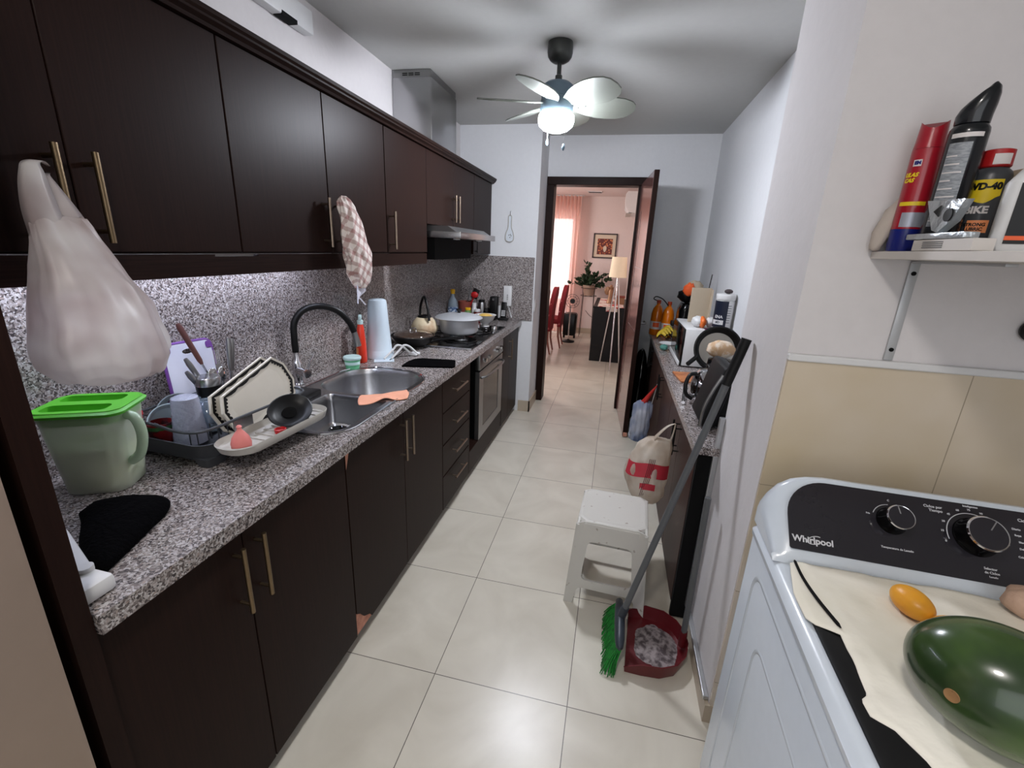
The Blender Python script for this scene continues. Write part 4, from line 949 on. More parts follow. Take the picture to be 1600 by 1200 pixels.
# frying pan with glass lid
t = thing('frying_pan', 'black nonstick wok pan with glass lid at the near edge of the hob', 'pan', (-0.72, 1.43, 0.905))
bm = newbm(); lathe(bm, [(0.001, 0), (0.08, 0), (0.112, 0.02), (0.140, 0.062), (0.142, 0.062), (0.137, 0.06), (0.108, 0.023), (0.001, 0.006)], 44, (-0.735, 1.45, 0.9175)); part(t, 'body', bm, 'black_plastic')
mat('lid_glass', (70, 56, 48), 0.08, coat=0.5); 
bm = newbm(); lathe(bm, [(0.140, 0.063), (0.11, 0.078), (0.06, 0.088), (0.001, 0.091)], 44, (-0.735, 1.45, 0.9175)); l = part(t, 'lid', bm, 'lid_glass', smooth='all')
bm = newbm(); tube(bm, [(-0.735+0.14*math.cos(2*PI*k/48), 1.45+0.14*math.sin(2*PI*k/48), 0.982) for k in range(48)], 0.0035, 6, closed=True); part(l, 'rim', bm, 'black_plastic')
bm = newbm(); tube(bm, smooth_path([(-0.745, 1.43, 0.995), (-0.745, 1.43, 1.02), (-0.735, 1.45, 1.028), (-0.725, 1.47, 1.02), (-0.725, 1.47, 0.995)], 4), 0.004, 8); part(l, 'loop_handle', bm, 'chrome')
bm = newbm(); tube(bm, [(-0.60, 1.47, 0.955), (-0.56, 1.475, 0.965), (-0.40, 1.50, 0.985)], [0.012, 0.009, 0.011], 12); part(t, 'handle', bm, 'black_plastic')
# white bowl on pedestal with food
t = thing('footed_bowl', 'small white footed bowl of yellow food on the far part of the hob', 'bowl', (-0.48, 2.12, 0.947))
bm = newbm(); lathe(bm, [(0.03, 0), (0.034, 0.004), (0.026, 0.015), (0.028, 0.025), (0.06, 0.05), (0.076, 0.085), (0.086, 0.094), (0.073, 0.092), (0.055, 0.055), (0.001, 0.04)], 32, (-0.455, 2.165, 0.947)); part(t, 'bowl', bm, 'white_plastic')
mat('pasta', (206, 168, 84), 0.6, bump=(80, 0.6)); bm = newbm(); lathe(bm, [(0.062, 0.078), (0.05, 0.092), (0.03, 0.101), (0.001, 0.104)], 24, (-0.455, 2.165, 0.947)); part(t, 'food', bm, 'pasta', smooth='all')
# back-corner bottles and phone
mat('bottle_clear', (170, 186, 200), 0.1, trans=0.6); mat('cap_yellow', (224, 170, 26), 0.4); mat('label_blue', (60, 84, 120), 0.5, var=(60, (190, 200, 210), 0.5, 0.6))
t = thing('cooking_oil_bottle', 'clear oil bottle with yellow cap and blue label behind the pots', 'bottle', (-0.85, 2.47, 0.905))
bm = newbm(); lathe(bm, [(0.001, 0.001), (0.04, 0.001), (0.044, 0.01), (0.044, 0.15), (0.036, 0.19), (0.016, 0.225), (0.015, 0.245)], 26, (-0.85, 2.50, 0.905)); b = part(t, 'body', bm, 'bottle_clear')
bm = patch(0.0445, (-0.85, 2.50), -PI, PI, 0.935, 1.04, n=36); part(b, 'label', bm, 'label_blue')
bm = newbm(); lathe(bm, [(0.018, 0.246), (0.018, 0.262), (0.022, 0.27), (0.016, 0.285), (0.001, 0.287)], 20, (-0.85, 2.50, 0.905)); part(t, 'cap', bm, 'cap_yellow')
mat('terracotta', (128, 62, 50), 0.7)
t = thing('utensil_pot', 'terracotta pot holding kitchen utensils in the back corner', 'pot', (-0.80, 2.66, 0.905))
bm = newbm(); lathe(bm, [(0.001, 0.001), (0.05, 0.001), (0.062, 0.14), (0.066, 0.17), (0.058, 0.17), (0.048, 0.01)], 28, (-0.79, 2.66, 0.905)); part(t, 'pot', bm, 'terracotta')
t2 = thing('steel_ladle', 'steel ladle with curved tip standing in the terracotta pot', 'ladle', (-0.77, 2.65, 0.95)); bm = newbm(); tube(bm, smooth_path([(-0.80, 2.66, 0.93), (-0.76, 2.66, 1.10), (-0.735, 2.66, 1.22), (-0.725, 2.66, 1.26)], 4), 0.005, 8); part(t2, 'shaft', bm, 'steel_brushed')
t2 = thing('black_spatula', 'black plastic spatula leaning right in the terracotta pot', 'spatula', (-0.78, 2.68, 0.95)); bm = newbm(); cyl(bm, (-0.79, 2.67, 0.93), (-0.72, 2.69, 1.12), 0.007, 10); part(t2, 'shaft', bm, 'black_plastic')
bm = newbm(); vs = box(bm, -0.03, 0.03, -0.004, 0.004, 0, 0.09, bev=0.003); xf(vs, Matrix.Translation((-0.72, 2.69, 1.10)) @ Matrix.Rotation(0.35, 4, 'Y')); part(t2, 'blade', bm, 'black_plastic')
t2 = thing('red_spoon', 'red cooking spoon standing in the back corner', 'spoon', (-0.75, 2.66, 0.95)); bm = newbm(); cyl(bm, (-0.785, 2.65, 0.93), (-0.70, 2.63, 1.12), 0.006, 10); part(t2, 'shaft', bm, 'cap_red')
bm = newbm(); ellipsoid(bm, (-0.69, 2.62, 1.14), 0.034, 0.012, 0.028); part(t2, 'scoop', bm, 'cap_red')
mat('sauce_green', (96, 130, 66), 0.5); mat('jam_red', (92, 20, 22), 0.35)
def jar(label, c, r, h, body, cap, ch=0.018, name='spice_jar', grp='jars in the back corner of the counter'):
    t = thing(name, label, 'jar', (c[0], c[1], 0.905), group=grp)
    bm = newbm(); lathe(bm, [(0.001, 0.001), (r*0.95, 0.001), (r, 0.006), (r, h-0.012), (r*0.8, h)], 22, (c[0], c[1], 0.905)); part(t, 'body', bm, body)
    bm = newbm(); lathe(bm, [(r*0.85, h+0.0005), (r*0.88, h+ch), (r*0.8, h+ch+0.002), (0.001, h+ch+0.003)], 22, (c[0], c[1], 0.905)); part(t, 'cap', bm, cap)
jar('green and yellow spice jar behind the pot lid', (-0.71, 2.50), 0.028, 0.115, 'sauce_green', 'cap_yellow')
jar('dark red jam jar with white cap behind the pot', (-0.64, 2.55), 0.032, 0.10, 'jam_red', 'white_plastic')
jar('white capped sauce bottle between green jar and jam jar', (-0.685, 2.60), 0.022, 0.13, 'white_plastic', 'white_plastic', 0.035)
t = thing('steel_thermos', 'brushed steel thermos flask standing left of the black coffee maker', 'thermos', (-0.67, 2.77, 0.905))
bm = newbm(); lathe(bm, [(0.001, 0.001), (0.036, 0.001), (0.036, 0.14), (0.03, 0.155)], 26, (-0.67, 2.78, 0.905)); part(t, 'body', bm, 'steel_brushed')
bm = newbm(); lathe(bm, [(0.028, 0.156), (0.027, 0.178), (0.001, 0.182)], 22, (-0.67, 2.78, 0.905)); part(t, 'cap', bm, 'black_plastic')
t = thing('coffee_maker', 'black upright coffee maker with round silver button beside the phone', 'coffee maker', (-0.57, 2.82, 0.905))
bm = newbm(); box(bm, -0.60, -0.53, 2.80, 2.875, 0.906, 1.115, bev=0.006); box(bm, -0.66, -0.53, 2.74, 2.875, 0.906, 0.925, bev=0.005); part(t, 'body', bm, 'black_plastic')
bm = newbm(); cyl(bm, (-0.565, 2.80, 1.09), (-0.565, 2.794, 1.09), 0.011, 16); part(t, 'button', bm, 'chrome')
bm = newbm(); lathe(bm, [(0.001, 0.0), (0.035, 0.0), (0.042, 0.04), (0.03, 0.085), (0.001, 0.087)], 24, (-0.63, 2.79, 0.926)); part(t, 'carafe', bm, 'black_gloss')
t = thing('cordless_phone', 'black cordless phone standing in its charging base near the corner', 'phone', (-0.47, 2.81, 0.905))
bm = newbm(); box(bm, -0.515, -0.425, 2.775, 2.86, 0.906, 0.925, bev=0.006); part(t, 'base', bm, 'black_plastic')
T = Matrix.Translation((-0.47, 2.815, 0.92)) @ Matrix.Rotation(-0.18, 4, 'X')
bm = newbm(); vs = box(bm, -0.025, 0.025, -0.012, 0.012, 0, 0.15, bev=0.006); xf(vs, T); h_ = part(t, 'handset', bm, 'black_plastic')
bm = newbm()
for i in range(3):
    for j in range(4): vs = box(bm, -0.018+i*0.013, -0.009+i*0.013, -0.0135, -0.0122, 0.022+j*0.014, 0.031+j*0.014); xf(vs, T)
part(h_, 'keys', bm, 'white_plastic', smooth=False)
solo('white_box', 'small white box behind the black phone', 'box', bx(-0.535, -0.49, 2.865, 2.883, 0.906, 1.03), 'white_plastic', smooth=False)
t = thing('intercom_phone', 'cream wall intercom handset mounted on the granite in the corner', 'intercom', (-0.446, 2.885, 1.03))
bm = newbm(); box(bm, -0.486, -0.408, 2.855, 2.885, 1.03, 1.215, bev=0.006); b = part(t, 'handset', bm, 'white_plastic')
bm = newbm(); 
for k in range(3): box(bm, -0.452, -0.442, 2.8535, 2.8555, 1.09+k*0.018, 1.10+k*0.018)
part(b, 'buttons', bm, 'steel_brushed', smooth=False)
bm = newbm()
pts = []
for k in range(70):
    f = k/69; a = f*2*PI*14; pts.append((-0.44+0.035*math.sin(f*PI)+0.006*math.cos(a), 2.868+0.004*math.sin(a), 1.03-0.10*math.sin(f*PI)+0.006*math.sin(a)))
tube(bm, pts, 0.002, 5); part(t, 'cord', bm, 'white_plastic')
t = thing('spoon_rest', 'white ceramic spoon rest hanging from a hook on the far wall', 'spoon rest', (-0.455, 2.89, 1.60))
bm = newbm(); outl = smooth_path([(0, 0.0), (0.03, 0.012), (0.038, 0.045), (0.03, 0.085), (0.016, 0.12), (0.013, 0.17), (0.014, 0.215), (0, 0.228)], 4)
o1 = [Vector((p[0], p[1])) for p in [(q.x, q.y) for q in [Vector((a[0], a[1], 0)) for a in [(v.x, v.y) for v in outl]]]]
poly = [(-0.455+p.x, 1.60+p.y) for p in o1] + [(-0.455-p.x, 1.60+p.y) for p in reversed(o1[1:-1])]
prism(bm, poly, 'y', 2.888, 2.898); b = part(t, 'body', bm, 'white_gloss', smooth=False)
bm = newbm(); tube(bm, [(x, 2.887, z) for x, z in poly], 0.004, 6, closed=True); part(t, 'raised_rim', bm, 'tray_beige')
bm = newbm(); 
for (x, z) in ((-0.465, 1.655), (-0.452, 1.66), (-0.445, 1.65), (-0.455, 1.635)): box(bm, x, x+0.007, 2.886, 2.889, z, z+0.007)
part(b, 'motif', bm, 'black_plastic', smooth=False)
bm = newbm(); tube(bm, [(-0.455, 2.899, 1.86), (-0.455, 2.888, 1.855), (-0.455, 2.885, 1.83), (-0.455, 2.889, 1.82)], 0.003, 6); part(t, 'hook', bm, 'steel_brushed')
t = thing('light_switch', 'white light switch on the narrow wall beside the door frame', 'switch', (-0.205, 2.96, 1.0))
bm = newbm(); box(bm, -0.2049, -0.198, 2.93, 3.0, 0.985, 1.095, bev=0.002); part(t, 'plate', bm, 'white_plastic')
bm = newbm(); box(bm, -0.198, -0.193, 2.95, 2.98, 1.02, 1.06, bev=0.002); part(t, 'rocker', bm, 'tray_beige')

# ------------------------------------------------------------------ right counter and cabinets
bm = newbm(); prism(bm, [(0.878, 0.508), (0.972, 0.508), (0.974, 0.532), (XR-0.001, 0.532), (XR-0.001, 3.298), (0.878, 3.298)], 'z', 0.808, 0.84)
solo('granite_side_counter', 'narrow granite counter along the right wall with a worn pale front edge', 'countertop', bm, 'granite', smooth=False)
t = thing('side_cabinet', 'dark wood base cabinet under the right counter with bags on its handles', 'cabinet', (1.06, 1.9, 0))
bm = newbm(); box(bm, 0.921, 1.24, 0.56, 3.29, 0.06, 0.806); part(t, 'body', bm, 'wenge', smooth=False)
part(t, 'end_panel', bx(0.902, 1.24, 0.535, 0.558, 0.0, 0.806), 'black_matte', smooth=False, label='end panel coloured near black to stand for shade')  # shade under the counter end is put into this black colour
part(t, 'toe_kick', bx(0.96, 0.975, 0.56, 3.29, 0, 0.06), 'wenge_horizontal', smooth=False)
mat_wood('wenge_worn', (52, 36, 32), (74, 54, 48), 0.4)
for i, (a, b) in enumerate(((0.56, 0.98), (0.98, 1.40), (1.40, 1.86), (1.86, 2.32), (2.32, 2.80), (2.80, 3.29))):
    bm = bx(0.901, 0.919, a+0.002, b-0.002, 0.062, 0.804, bev=0.0012, seg=1); d = part(t, 'door', bm, 'wenge_worn', smooth=False)
    y = b-0.035 if i % 2 == 0 else a+0.035
    bar_handle(d, (0.901, y, 0.60), (0.901, y, 0.76), (-0.03, 0, 0), 'black_plastic', 0.005)

# microwave
t = thing('microwave', 'white microwave with black door facing the aisle on the right counter', 'microwave', (1.11, 2.08, 0.84))
bm = newbm(); box(bm, 0.992, 1.262, 1.84, 2.36, 0.848, 1.093, bev=0.006); part(t, 'body', bm, 'white_plastic')
bm = newbm(); box(bm, 0.978, 0.991, 1.842, 2.358, 0.85, 1.091, bev=0.003); d = part(t, 'door', bm, 'black_gloss')
bm = newbm(); box(bm, 0.970, 0.979, 1.842, 2.358, 0.848, 0.875, bev=0.003); part(d, 'lower_trim', bm, 'white_plastic', label='white lower edge')
for x in (1.02, 1.23):
    for y in (1.87, 2.33):
        bm = newbm(); cyl(bm, (x, y, 0.8405), (x, y, 0.849), 0.01, 10); part(t, 'foot', bm, 'black_plastic')
# supplement tub
mat('navy', (20, 26, 44), 0.35); 
TC = (1.205, 1.885)
t = thing('supplement_tub', 'white plastic tub with navy label on top of the microwave', 'tub', (*TC, 1.094))
bm = newbm(); lathe(bm, [(0.001, 0.0005), (0.050, 0.0005), (0.055, 0.008), (0.055, 0.185), (0.05, 0.195)], 36, (*TC, 1.094)); b = part(t, 'body', bm, 'white_plastic')
bm = newbm(); lathe(bm, [(0.056, 0.196), (0.058, 0.20), (0.058, 0.228), (0.055, 0.232), (0.001, 0.233)], 36, (*TC, 1.094)); part(t, 'lid', bm, 'white_plastic')
bm = patch(0.0552, TC, math.radians(-240), math.radians(-78), 1.118, 1.284, n=24); l = part(b, 'label', bm, 'navy')
bm = wrap(text_bm('ENA', 0.026, 0.0004, 0.0006), 0.0561, TC, math.radians(-128), 1.185); part(l, 'lettering', bm, 'white_plastic', smooth=False)
bm = patch(0.0559, TC, math.radians(-170), math.radians(-95), 1.137, 1.165, n=12); part(l, 'white_band', bm, 'white_plastic')
bm = wrap(text_bm('#D', 0.02, 0.0004, 0.0006), 0.0566, TC, math.radians(-130), 1.151); part(l, 'symbols', bm, 'navy', smooth=False)
bm = newbm()
for i in range(8):
    q = patch(0.0559, TC, math.radians(-84), math.radians(-55), 1.15+i*0.015, 1.153+i*0.015, n=6); me = bpy.data.meshes.new('q'); q.to_mesh(me); q.free(); bm.from_mesh(me); bpy.data.meshes.remove(me)
part(b, 'fine_print', bm, 'navy', smooth=False)
mat('dark_bits', (60, 50, 52), 0.6); bm = newbm(); ellipsoid(bm, (TC[0]+0.01, TC[1], 1.342), 0.024, 0.02, 0.014, fn=lambda p: 1+0.25*noise.noise(p*3)); solo('dark_pouch', 'small dark crumpled pouch lying on the tub lid', 'pouch', bm, 'dark_bits')
# cardboard and bread
mat('cardboard', (188, 172, 150), 0.85); mat('bread_orange', (222, 110, 40), 0.45); mat('napkin_purple', (104, 36, 66), 0.6)
bm = newbm(); vs = box(bm, 1.045, 1.185, 2.20, 2.212, 1.095, 1.335); xf(vs, RZ(0.25, (1.1, 2.2, 0))); vs = box(bm, 1.178, 1.19, 2.2, 2.31, 1.095, 1.325); solo('cardboard_box', 'open beige cardboard carton standing on the microwave', 'box', bm, 'cardboard', smooth=False)
t = thing('bread_bag', 'clear bread bag with orange stripes in front of the cardboard carton', 'bag', (1.10, 1.98, 1.094))
f_ = lambda p: 1+0.12*noise.noise(p*2.5)+0.06*noise.noise(p*7)
bm = newbm(); ellipsoid(bm, (1.075, 1.965, 1.131), 0.040, 0.05, 0.036, fn=f_); part(t, 'loaf', bm, 'white_plastic', smooth='all')
bm = newbm(); ellipsoid(bm, (1.100, 1.95, 1.131), 0.024, 0.051, 0.038, fn=f_); part(t, 'orange_stripe', bm, 'bread_orange', smooth='all')
bm = newbm(); ellipsoid(bm, (1.15, 1.955, 1.132), 0.03, 0.03, 0.032, fn=lambda p: 1+0.35*noise.noise(p*3)); part(t, 'knot', bm, 'white_plastic', smooth='all')
bm = newbm(); vs = box(bm, 1.11, 1.22, 1.845, 1.93, 1.0935, 1.0955); solo('purple_napkin', 'dark purple cloth lying on the microwave beneath the tub', 'napkin', bm, 'napkin_purple', smooth=False)
# juice bottles
mat('juice_orange', (214, 112, 14), 0.2, coat=0.5); mat('label_white', (214, 208, 206), 0.5); mat('label_orange', (228, 92, 40), 0.5); mat('cap_orange', (170, 60, 30), 0.4)
for i, (x, y, lb) in enumerate(((0.915, 3.06, 'orange juice bottle nearer the door on the right counter'), (1.0, 2.975, 'orange juice bottle beside the dark clutter on the right counter'))):
    t = thing('juice_bottle', lb, 'bottle', (x, y, 0.8405), group='orange juice bottles')
    bm = newbm(); lathe(bm, [(0.001, 0.0005), (0.050, 0.0005), (0.054, 0.01), (0.054, 0.13), (0.052, 0.19), (0.042, 0.235), (0.022, 0.265), (0.016, 0.272), (0.016, 0.285)], 30, (x, y, 0.8405)); b = part(t, 'body', bm, 'juice_orange')
    bm = patch(0.0545, (x, y), -PI, PI, 0.895, 0.965, n=36); l = part(b, 'label', bm, 'label_white')
    bm = patch(0.0552, (x, y), -2.2, -1.2, 0.915, 0.955, n=10); part(l, 'label_print', bm, 'label_orange')
    bm = newbm(); lathe(bm, [(0.019, 0.2855), (0.019, 0.312), (0.001, 0.313)], 20, (x, y, 0.8405)); part(t, 'cap', bm, 'cap_orange')
# hair-dryer-like black loop by bottles
bm = newbm(); tube(bm, smooth_path([(0.89, 2.98, 1.155), (0.86, 2.98, 1.17), (0.88, 2.98, 1.19), (0.93, 2.97, 1.175), (0.96, 2.96, 1.15), (0.985, 2.94, 1.12)], 5), 0.005, 6)
solo('black_carry_strap', 'thin black strap looped around the juice bottle necks', 'strap', bm, 'black_plastic')
# bananas in yellow bag
mat('banana', (216, 184, 56), 0.5, var=(30, (120, 84, 30), 0.62, 0.75))
t = thing('banana_bunch', 'bunch of yellow bananas in front of the juice bottles', 'bananas', (0.97, 2.78, 0.84))
for k in range(4):
    bm = newbm(); a = -0.3+0.22*k
    tube(bm, [Vector((0.905+0.02*k+0.08*f, 2.74+0.03*k+0.05*math.sin(f*3), 0.875+0.012*k+0.03*math.sin(f*PI))) for f in [q/8 for q in range(9)]], [0.006, 0.014, 0.018, 0.020, 0.020, 0.019, 0.016, 0.010, 0.005], 10); part(t, 'banana', bm, 'banana')
bm = newbm(); tube(bm, smooth_path([(0.905, 2.70, 0.87), (0.93, 2.69, 0.905), (0.96, 2.69, 0.885), (0.99, 2.69, 0.91), (1.03, 2.70, 0.88)], 5), 0.004, 6); solo('phone_cable', 'thin black cable lying wavy over the bananas', 'cord', bm, 'black_plastic')
bm = newbm(); vs = lathe(bm, [(0.001, 0), (0.05, 0), (0.075, 0.02), (0.072, 0.021), (0.048, 0.004), (0.001, 0.003)], 26, (0.985, 2.56, 0.8405)); solo('white_dish', 'shallow white dish on the right counter in front of the bananas', 'dish', bm, 'white_plastic')
mat('teal', (84, 140, 128), 0.8, bump=(120, 0.6)); bm = newbm(); ellipsoid(bm, (0.93, 2.36, 0.862), 0.03, 0.05, 0.021, fn=lambda p: 1+0.25*noise.noise(p*4)); solo('teal_sponge', 'crumpled teal scrubbing net by the microwave door', 'sponge', bm, 'teal')
# dark clutter, black appliance with orange bag
t = thing('black_air_fryer', 'bulky black appliance behind the microwave and juice bottles', 'appliance', (1.12, 2.85, 0.84))
bm = newbm(); loft(bm, [[(x, y, z) for x, y in rrect(1.045-s, 1.235, 2.62-s, 2.86, 0.04)] for z, s in ((0.8405, -0.01), (0.86, 0.0), (1.12, 0.0), (1.17, -0.02))]); part(t, 'body', bm, 'black_gloss')
bm = newbm(); box(bm, 1.00, 1.045, 2.70, 2.78, 0.98, 1.02, bev=0.008); part(t, 'handle', bm, 'black_plastic')
bm = newbm(); ellipsoid(bm, (1.11, 2.80, 1.225), 0.075, 0.07, 0.055, fn=lambda p: 1+0.3*noise.noise(p*2.5)); solo('black_bag', 'crumpled black bag lying on the black appliance', 'bag', bm, 'black_plastic', smooth='all')
mat('orange_cloth', (232, 96, 44), 0.6); bm = newbm(); ellipsoid(bm, (1.105, 2.72, 1.285), 0.045, 0.04, 0.05, fn=lambda p: 1+0.3*noise.noise(p*2.0)); solo('orange_pouch', 'bright orange crumpled pouch on the black bag behind the carton', 'pouch', bm, 'orange_cloth', smooth='all')
bm = newbm(); ellipsoid(bm, (1.16, 2.85, 1.30), 0.07, 0.04, 0.05, fn=lambda p: 1+0.2*noise.noise(p*2.0)); solo('olive_pouch', 'olive beige pouch on top of the black bag', 'pouch', bm, 'cardboard', smooth='all')
bm = newbm(); tube(bm, [(1.20, 2.45, 0.841), (1.205, 2.46, 1.30), (1.215, 2.47, 1.42)], [0.006, 0.006, 0.005], 8); solo('steel_rod', 'thin steel whisk shaft sticking up behind the carton', 'utensil', bm, 'chrome')
mat('olive_glass', (120, 118, 60), 0.3); bm = newbm(); lathe(bm, [(0.001, 0.0), (0.03, 0.0), (0.03, 0.13), (0.02, 0.15), (0.001, 0.151)], 20, (1.225, 2.06, 1.0945)); solo('olive_jar', 'olive green jar between the carton and the white tub', 'jar', bm, 'olive_glass')
# wood board with food, near clutter
mat('board_orange', (182, 116, 72), 0.5, var=(18, (150, 84, 48), 0.45, 0.6))
bm = newbm(); vs = box(bm, 0.93, 1.10, 1.44, 1.66, 0.841, 0.853, bev=0.003); xf(vs, RZ(0.12, (1.0, 1.55, 0))); solo('wooden_tray', 'small orange brown wooden tray in front of the microwave', 'tray', bm, 'board_orange')
# large black pan leaning, ring with bowl & food
t = thing('black_skillet', 'round black skillet tipped up against the microwave side', 'skillet', (1.10, 1.5, 0.85))
T = Matrix.Translation((1.13, 1.55, 1.03)) @ Matrix.Rotation(math.radians(75), 4, 'X') @ Matrix.Rotation(math.radians(0), 4, 'Z')
bm = newbm(); vs = lathe(bm, [(0.105, -0.012), (0.128, 0.0), (0.134, 0.03), (0.126, 0.032), (0.116, 0.008), (0.098, -0.002)], 48, cap0=False, cap1=False)
vs2 = []
bm.transform(T); p = part(t, 'rim', bm, 'black_plastic')
bm = newbm(); lathe(bm, [(0.001, -0.008), (0.105, -0.012), (0.098, -0.002), (0.001, -0.001)], 40); bm.transform(T); part(t, 'base', bm, 'tray_beige')
bm = newbm(); cyl(bm, (1.015, 1.50, 0.985), (0.965, 1.44, 0.955), 0.013, 12); part(t, 'handle', bm, 'black_plastic')
mat('bread_beige', (190, 156, 120), 0.6, var=(25, (222, 208, 190), 0.45, 0.6))
bm = newbm(); ellipsoid(bm, (1.125, 1.43, 1.055), 0.075, 0.035, 0.05, fn=lambda p: 1+0.15*noise.noise(p*2.5)); solo('wrapped_bread', 'beige wrapped bread packet held in front of the skillet', 'bread', bm, 'bread_beige', smooth='all')
bm = newbm(); lathe(bm, [(0.001, 0.0), (0.055, 0.0), (0.07, 0.12), (0.066, 0.165), (0.001, 0.17)], 28, (1.125, 1.39, 0.8405)); solo('dark_canister', 'dark canister standing under the wrapped bread packet', 'canister', bm, 'black_gloss')
# steel kettle/moka and blender parts
t = thing('steel_kettle', 'shiny steel kettle with black handle near the pillar end of the right counter', 'kettle', (1.0, 1.15, 0.84))
bm = newbm(); lathe(bm, [(0.001, 0.0005), (0.066, 0.0005), (0.078, 0.02), (0.082, 0.08), (0.07, 0.13), (0.045, 0.16), (0.001, 0.168)], 36, (1.02, 1.13, 0.8405)); part(t, 'body', bm, 'chrome')
bm = newbm(); lathe(bm, [(0.012, 0.168), (0.010, 0.18), (0.018, 0.19), (0.001, 0.197)], 20, (1.02, 1.13, 0.8405)); part(t, 'lid_knob', bm, 'black_plastic')
bm = newbm(); tube(bm, smooth_path([(0.955, 1.10, 0.985), (0.925, 1.085, 0.98), (0.908, 1.07, 0.94), (0.912, 1.06, 0.89), (0.945, 1.08, 0.86)], 5), 0.010, 10); part(t, 'handle', bm, 'black_plastic')
bm = newbm(); cyl(bm, (0.945, 1.30, 0.848), (0.90, 1.02, 0.852), 0.009, 14); cyl(bm, (0.945, 1.30, 0.848), (0.955, 1.36, 0.848), 0.012, 14); solo('rolling_tube', 'shiny steel tube lying diagonally by the wooden tray', 'tube', bm, 'chrome')
t = thing('glass_jug', 'clear glass blender jug lying behind the black panel', 'jug', (1.08, 1.0, 0.84))
bm = newbm(); lathe(bm, [(0.045, 0.001), (0.06, 0.14), (0.057, 0.14), (0.042, 0.006), (0.001, 0.005)], 24, (1.15, 1.22, 0.8405)); part(t, 'jug', bm, 'glass')
bm = newbm(); lathe(bm, [(0.062, 0.141), (0.062, 0.158), (0.001, 0.162)], 24, (1.15, 1.22, 0.8405)); part(t, 'cap', bm, 'white_plastic')
t = thing('sandwich_maker', 'black sandwich maker standing on end at the pillar, steel trimmed edge', 'grill', (0.95, 0.80, 0.84))
T = Matrix.Translation((0.945, 0.80, 0.842)) @ Matrix.Rotation(math.radians(13), 4, 'Y')
bm = newbm(); vs = box(bm, -0.028, 0.030, -0.12, 0.13, 0.012, 0.285, bev=0.016, seg=3); xf(vs, T); b = part(t, 'shell', bm, 'broom_black')
bm = newbm(); tube(bm, smooth_path([T @ Vector(p) for p in ((-0.030, -0.125, 0.015), (-0.044, -0.125, 0.09), (-0.040, -0.125, 0.17), (-0.026, -0.122, 0.25))], 5), 0.007, 8); part(b, 'steel_trim', bm, 'steel_brushed')
bm = newbm(); vs = box(bm, 0.032, 0.075, -0.08, 0.13, 0.02, 0.25, bev=0.012); xf(vs, T); part(t, 'lower_shell', bm, 'broom_black')

# hanging bags on the right
mat_bag('bag_white_blue', (208, 212, 222), (108, 128, 168), 0.12, 7)
t = thing('white_blue_bag', 'small thin white plastic bag with blue contents hanging far right', 'bag', (0.80, 1.96, 0.25))
secs = [(0.23, 0.785, 1.95, 0.02, 0.02), (0.245, 0.785, 1.95, 0.055, 0.04), (0.30, 0.785, 1.95, 0.066, 0.05), (0.38, 0.79, 1.95, 0.066, 0.05), (0.46, 0.798, 1.95, 0.064, 0.045), (0.515, 0.80, 1.95, 0.062, 0.03), (0.54, 0.805, 1.95, 0.045, 0.02)]
bm = bag_bm(secs, amp=0.07, k=6, seed=2.0, ax='x'); part(t, 'pouch', bm, 'bag_white_blue', smooth='all')
mat('bag_red', (176, 40, 34), 0.5)
bm = newbm(); tube(bm, [(0.80, 1.95, 0.53), (0.835, 1.925, 0.61), (0.869, 1.90, 0.68)], [0.022, 0.012, 0.004], 10); part(t, 'red_handle', bm, 'bag_red', label='red twisted carry handle')
bm = newbm(); tube(bm, [(0.85, 1.95, 0.50), (0.862, 1.92, 0.62), (0.868, 1.90, 0.69)], 0.003, 6); part(t, 'strap', bm, 'white_plastic')
mat_bag('bag_cream', (236, 228, 216), (212, 196, 178), 0.12, 10)
t = thing('grocery_bag', 'translucent cream plastic bag printed red hanging from the side cabinet handle', 'bag', (0.77, 0.93, 0.33))
secs = [(0.335, 0.792, 0.93, 0.02, 0.02), (0.345, 0.79, 0.93, 0.05, 0.05), (0.38, 0.775, 0.93, 0.085, 0.08), (0.44, 0.764, 0.93, 0.100, 0.088), (0.52, 0.765, 0.93, 0.102, 0.085), (0.585, 0.772, 0.93, 0.095, 0.07), (0.645, 0.785, 0.93, 0.082, 0.05), (0.68, 0.80, 0.93, 0.06, 0.032)]
bm = bag_bm(secs, amp=0.035, k=6, seed=4.2, ax='x'); b = part(t, 'pouch', bm, 'bag_cream', smooth='all')
bm = newbm()
strap(bm, [(0.775, 0.93, 0.67), (0.80, 0.93, 0.71), (0.835, 0.935, 0.75), (0.868, 0.942, 0.765)], (0.03, 0.006))
strap(bm, [(0.845, 0.93, 0.62), (0.858, 0.93, 0.69), (0.866, 0.938, 0.73), (0.870, 0.943, 0.762)], (0.022, 0.006)); part(t, 'straps', bm, 'bag_cream', smooth='all')
mat('print_red', (190, 52, 66), 0.5)
def bag_patch(z0, z1, a0, a1, off=0.002):
    bm = newbm(); rings = []
    for i in range(17):
        a = a0+(a1-a0)*i/16; ring = []
        for (z, e) in ((z0, 0), (z0, off), (z1, off), (z1, 0)):
            for j in range(len(secs)-1):
                if secs[j][0] <= z <= secs[j+1][0]: f = (z-secs[j][0])/(secs[j+1][0]-secs[j][0]); s_ = [secs[j][q]*(1-f)+secs[j+1][q]*f for q in range(5)]
            ring.append((s_[1]+(s_[3]*1.05+e)*math.cos(a), s_[2]+(s_[4]*1.05+e)*math.sin(a), z+0.008*math.sin(3*a)))
        rings.append(ring)
    loft(bm, rings); return bm
part(b, 'red_print', bag_patch(0.50, 0.57, -2.9, -0.5), 'print_red', label='red printed band')
part(b, 'red_print', bag_patch(0.435, 0.468, -1.9, -1.2), 'print_red')
bm = newbm()
mat('print_dark', (80, 24, 30), 0.5)
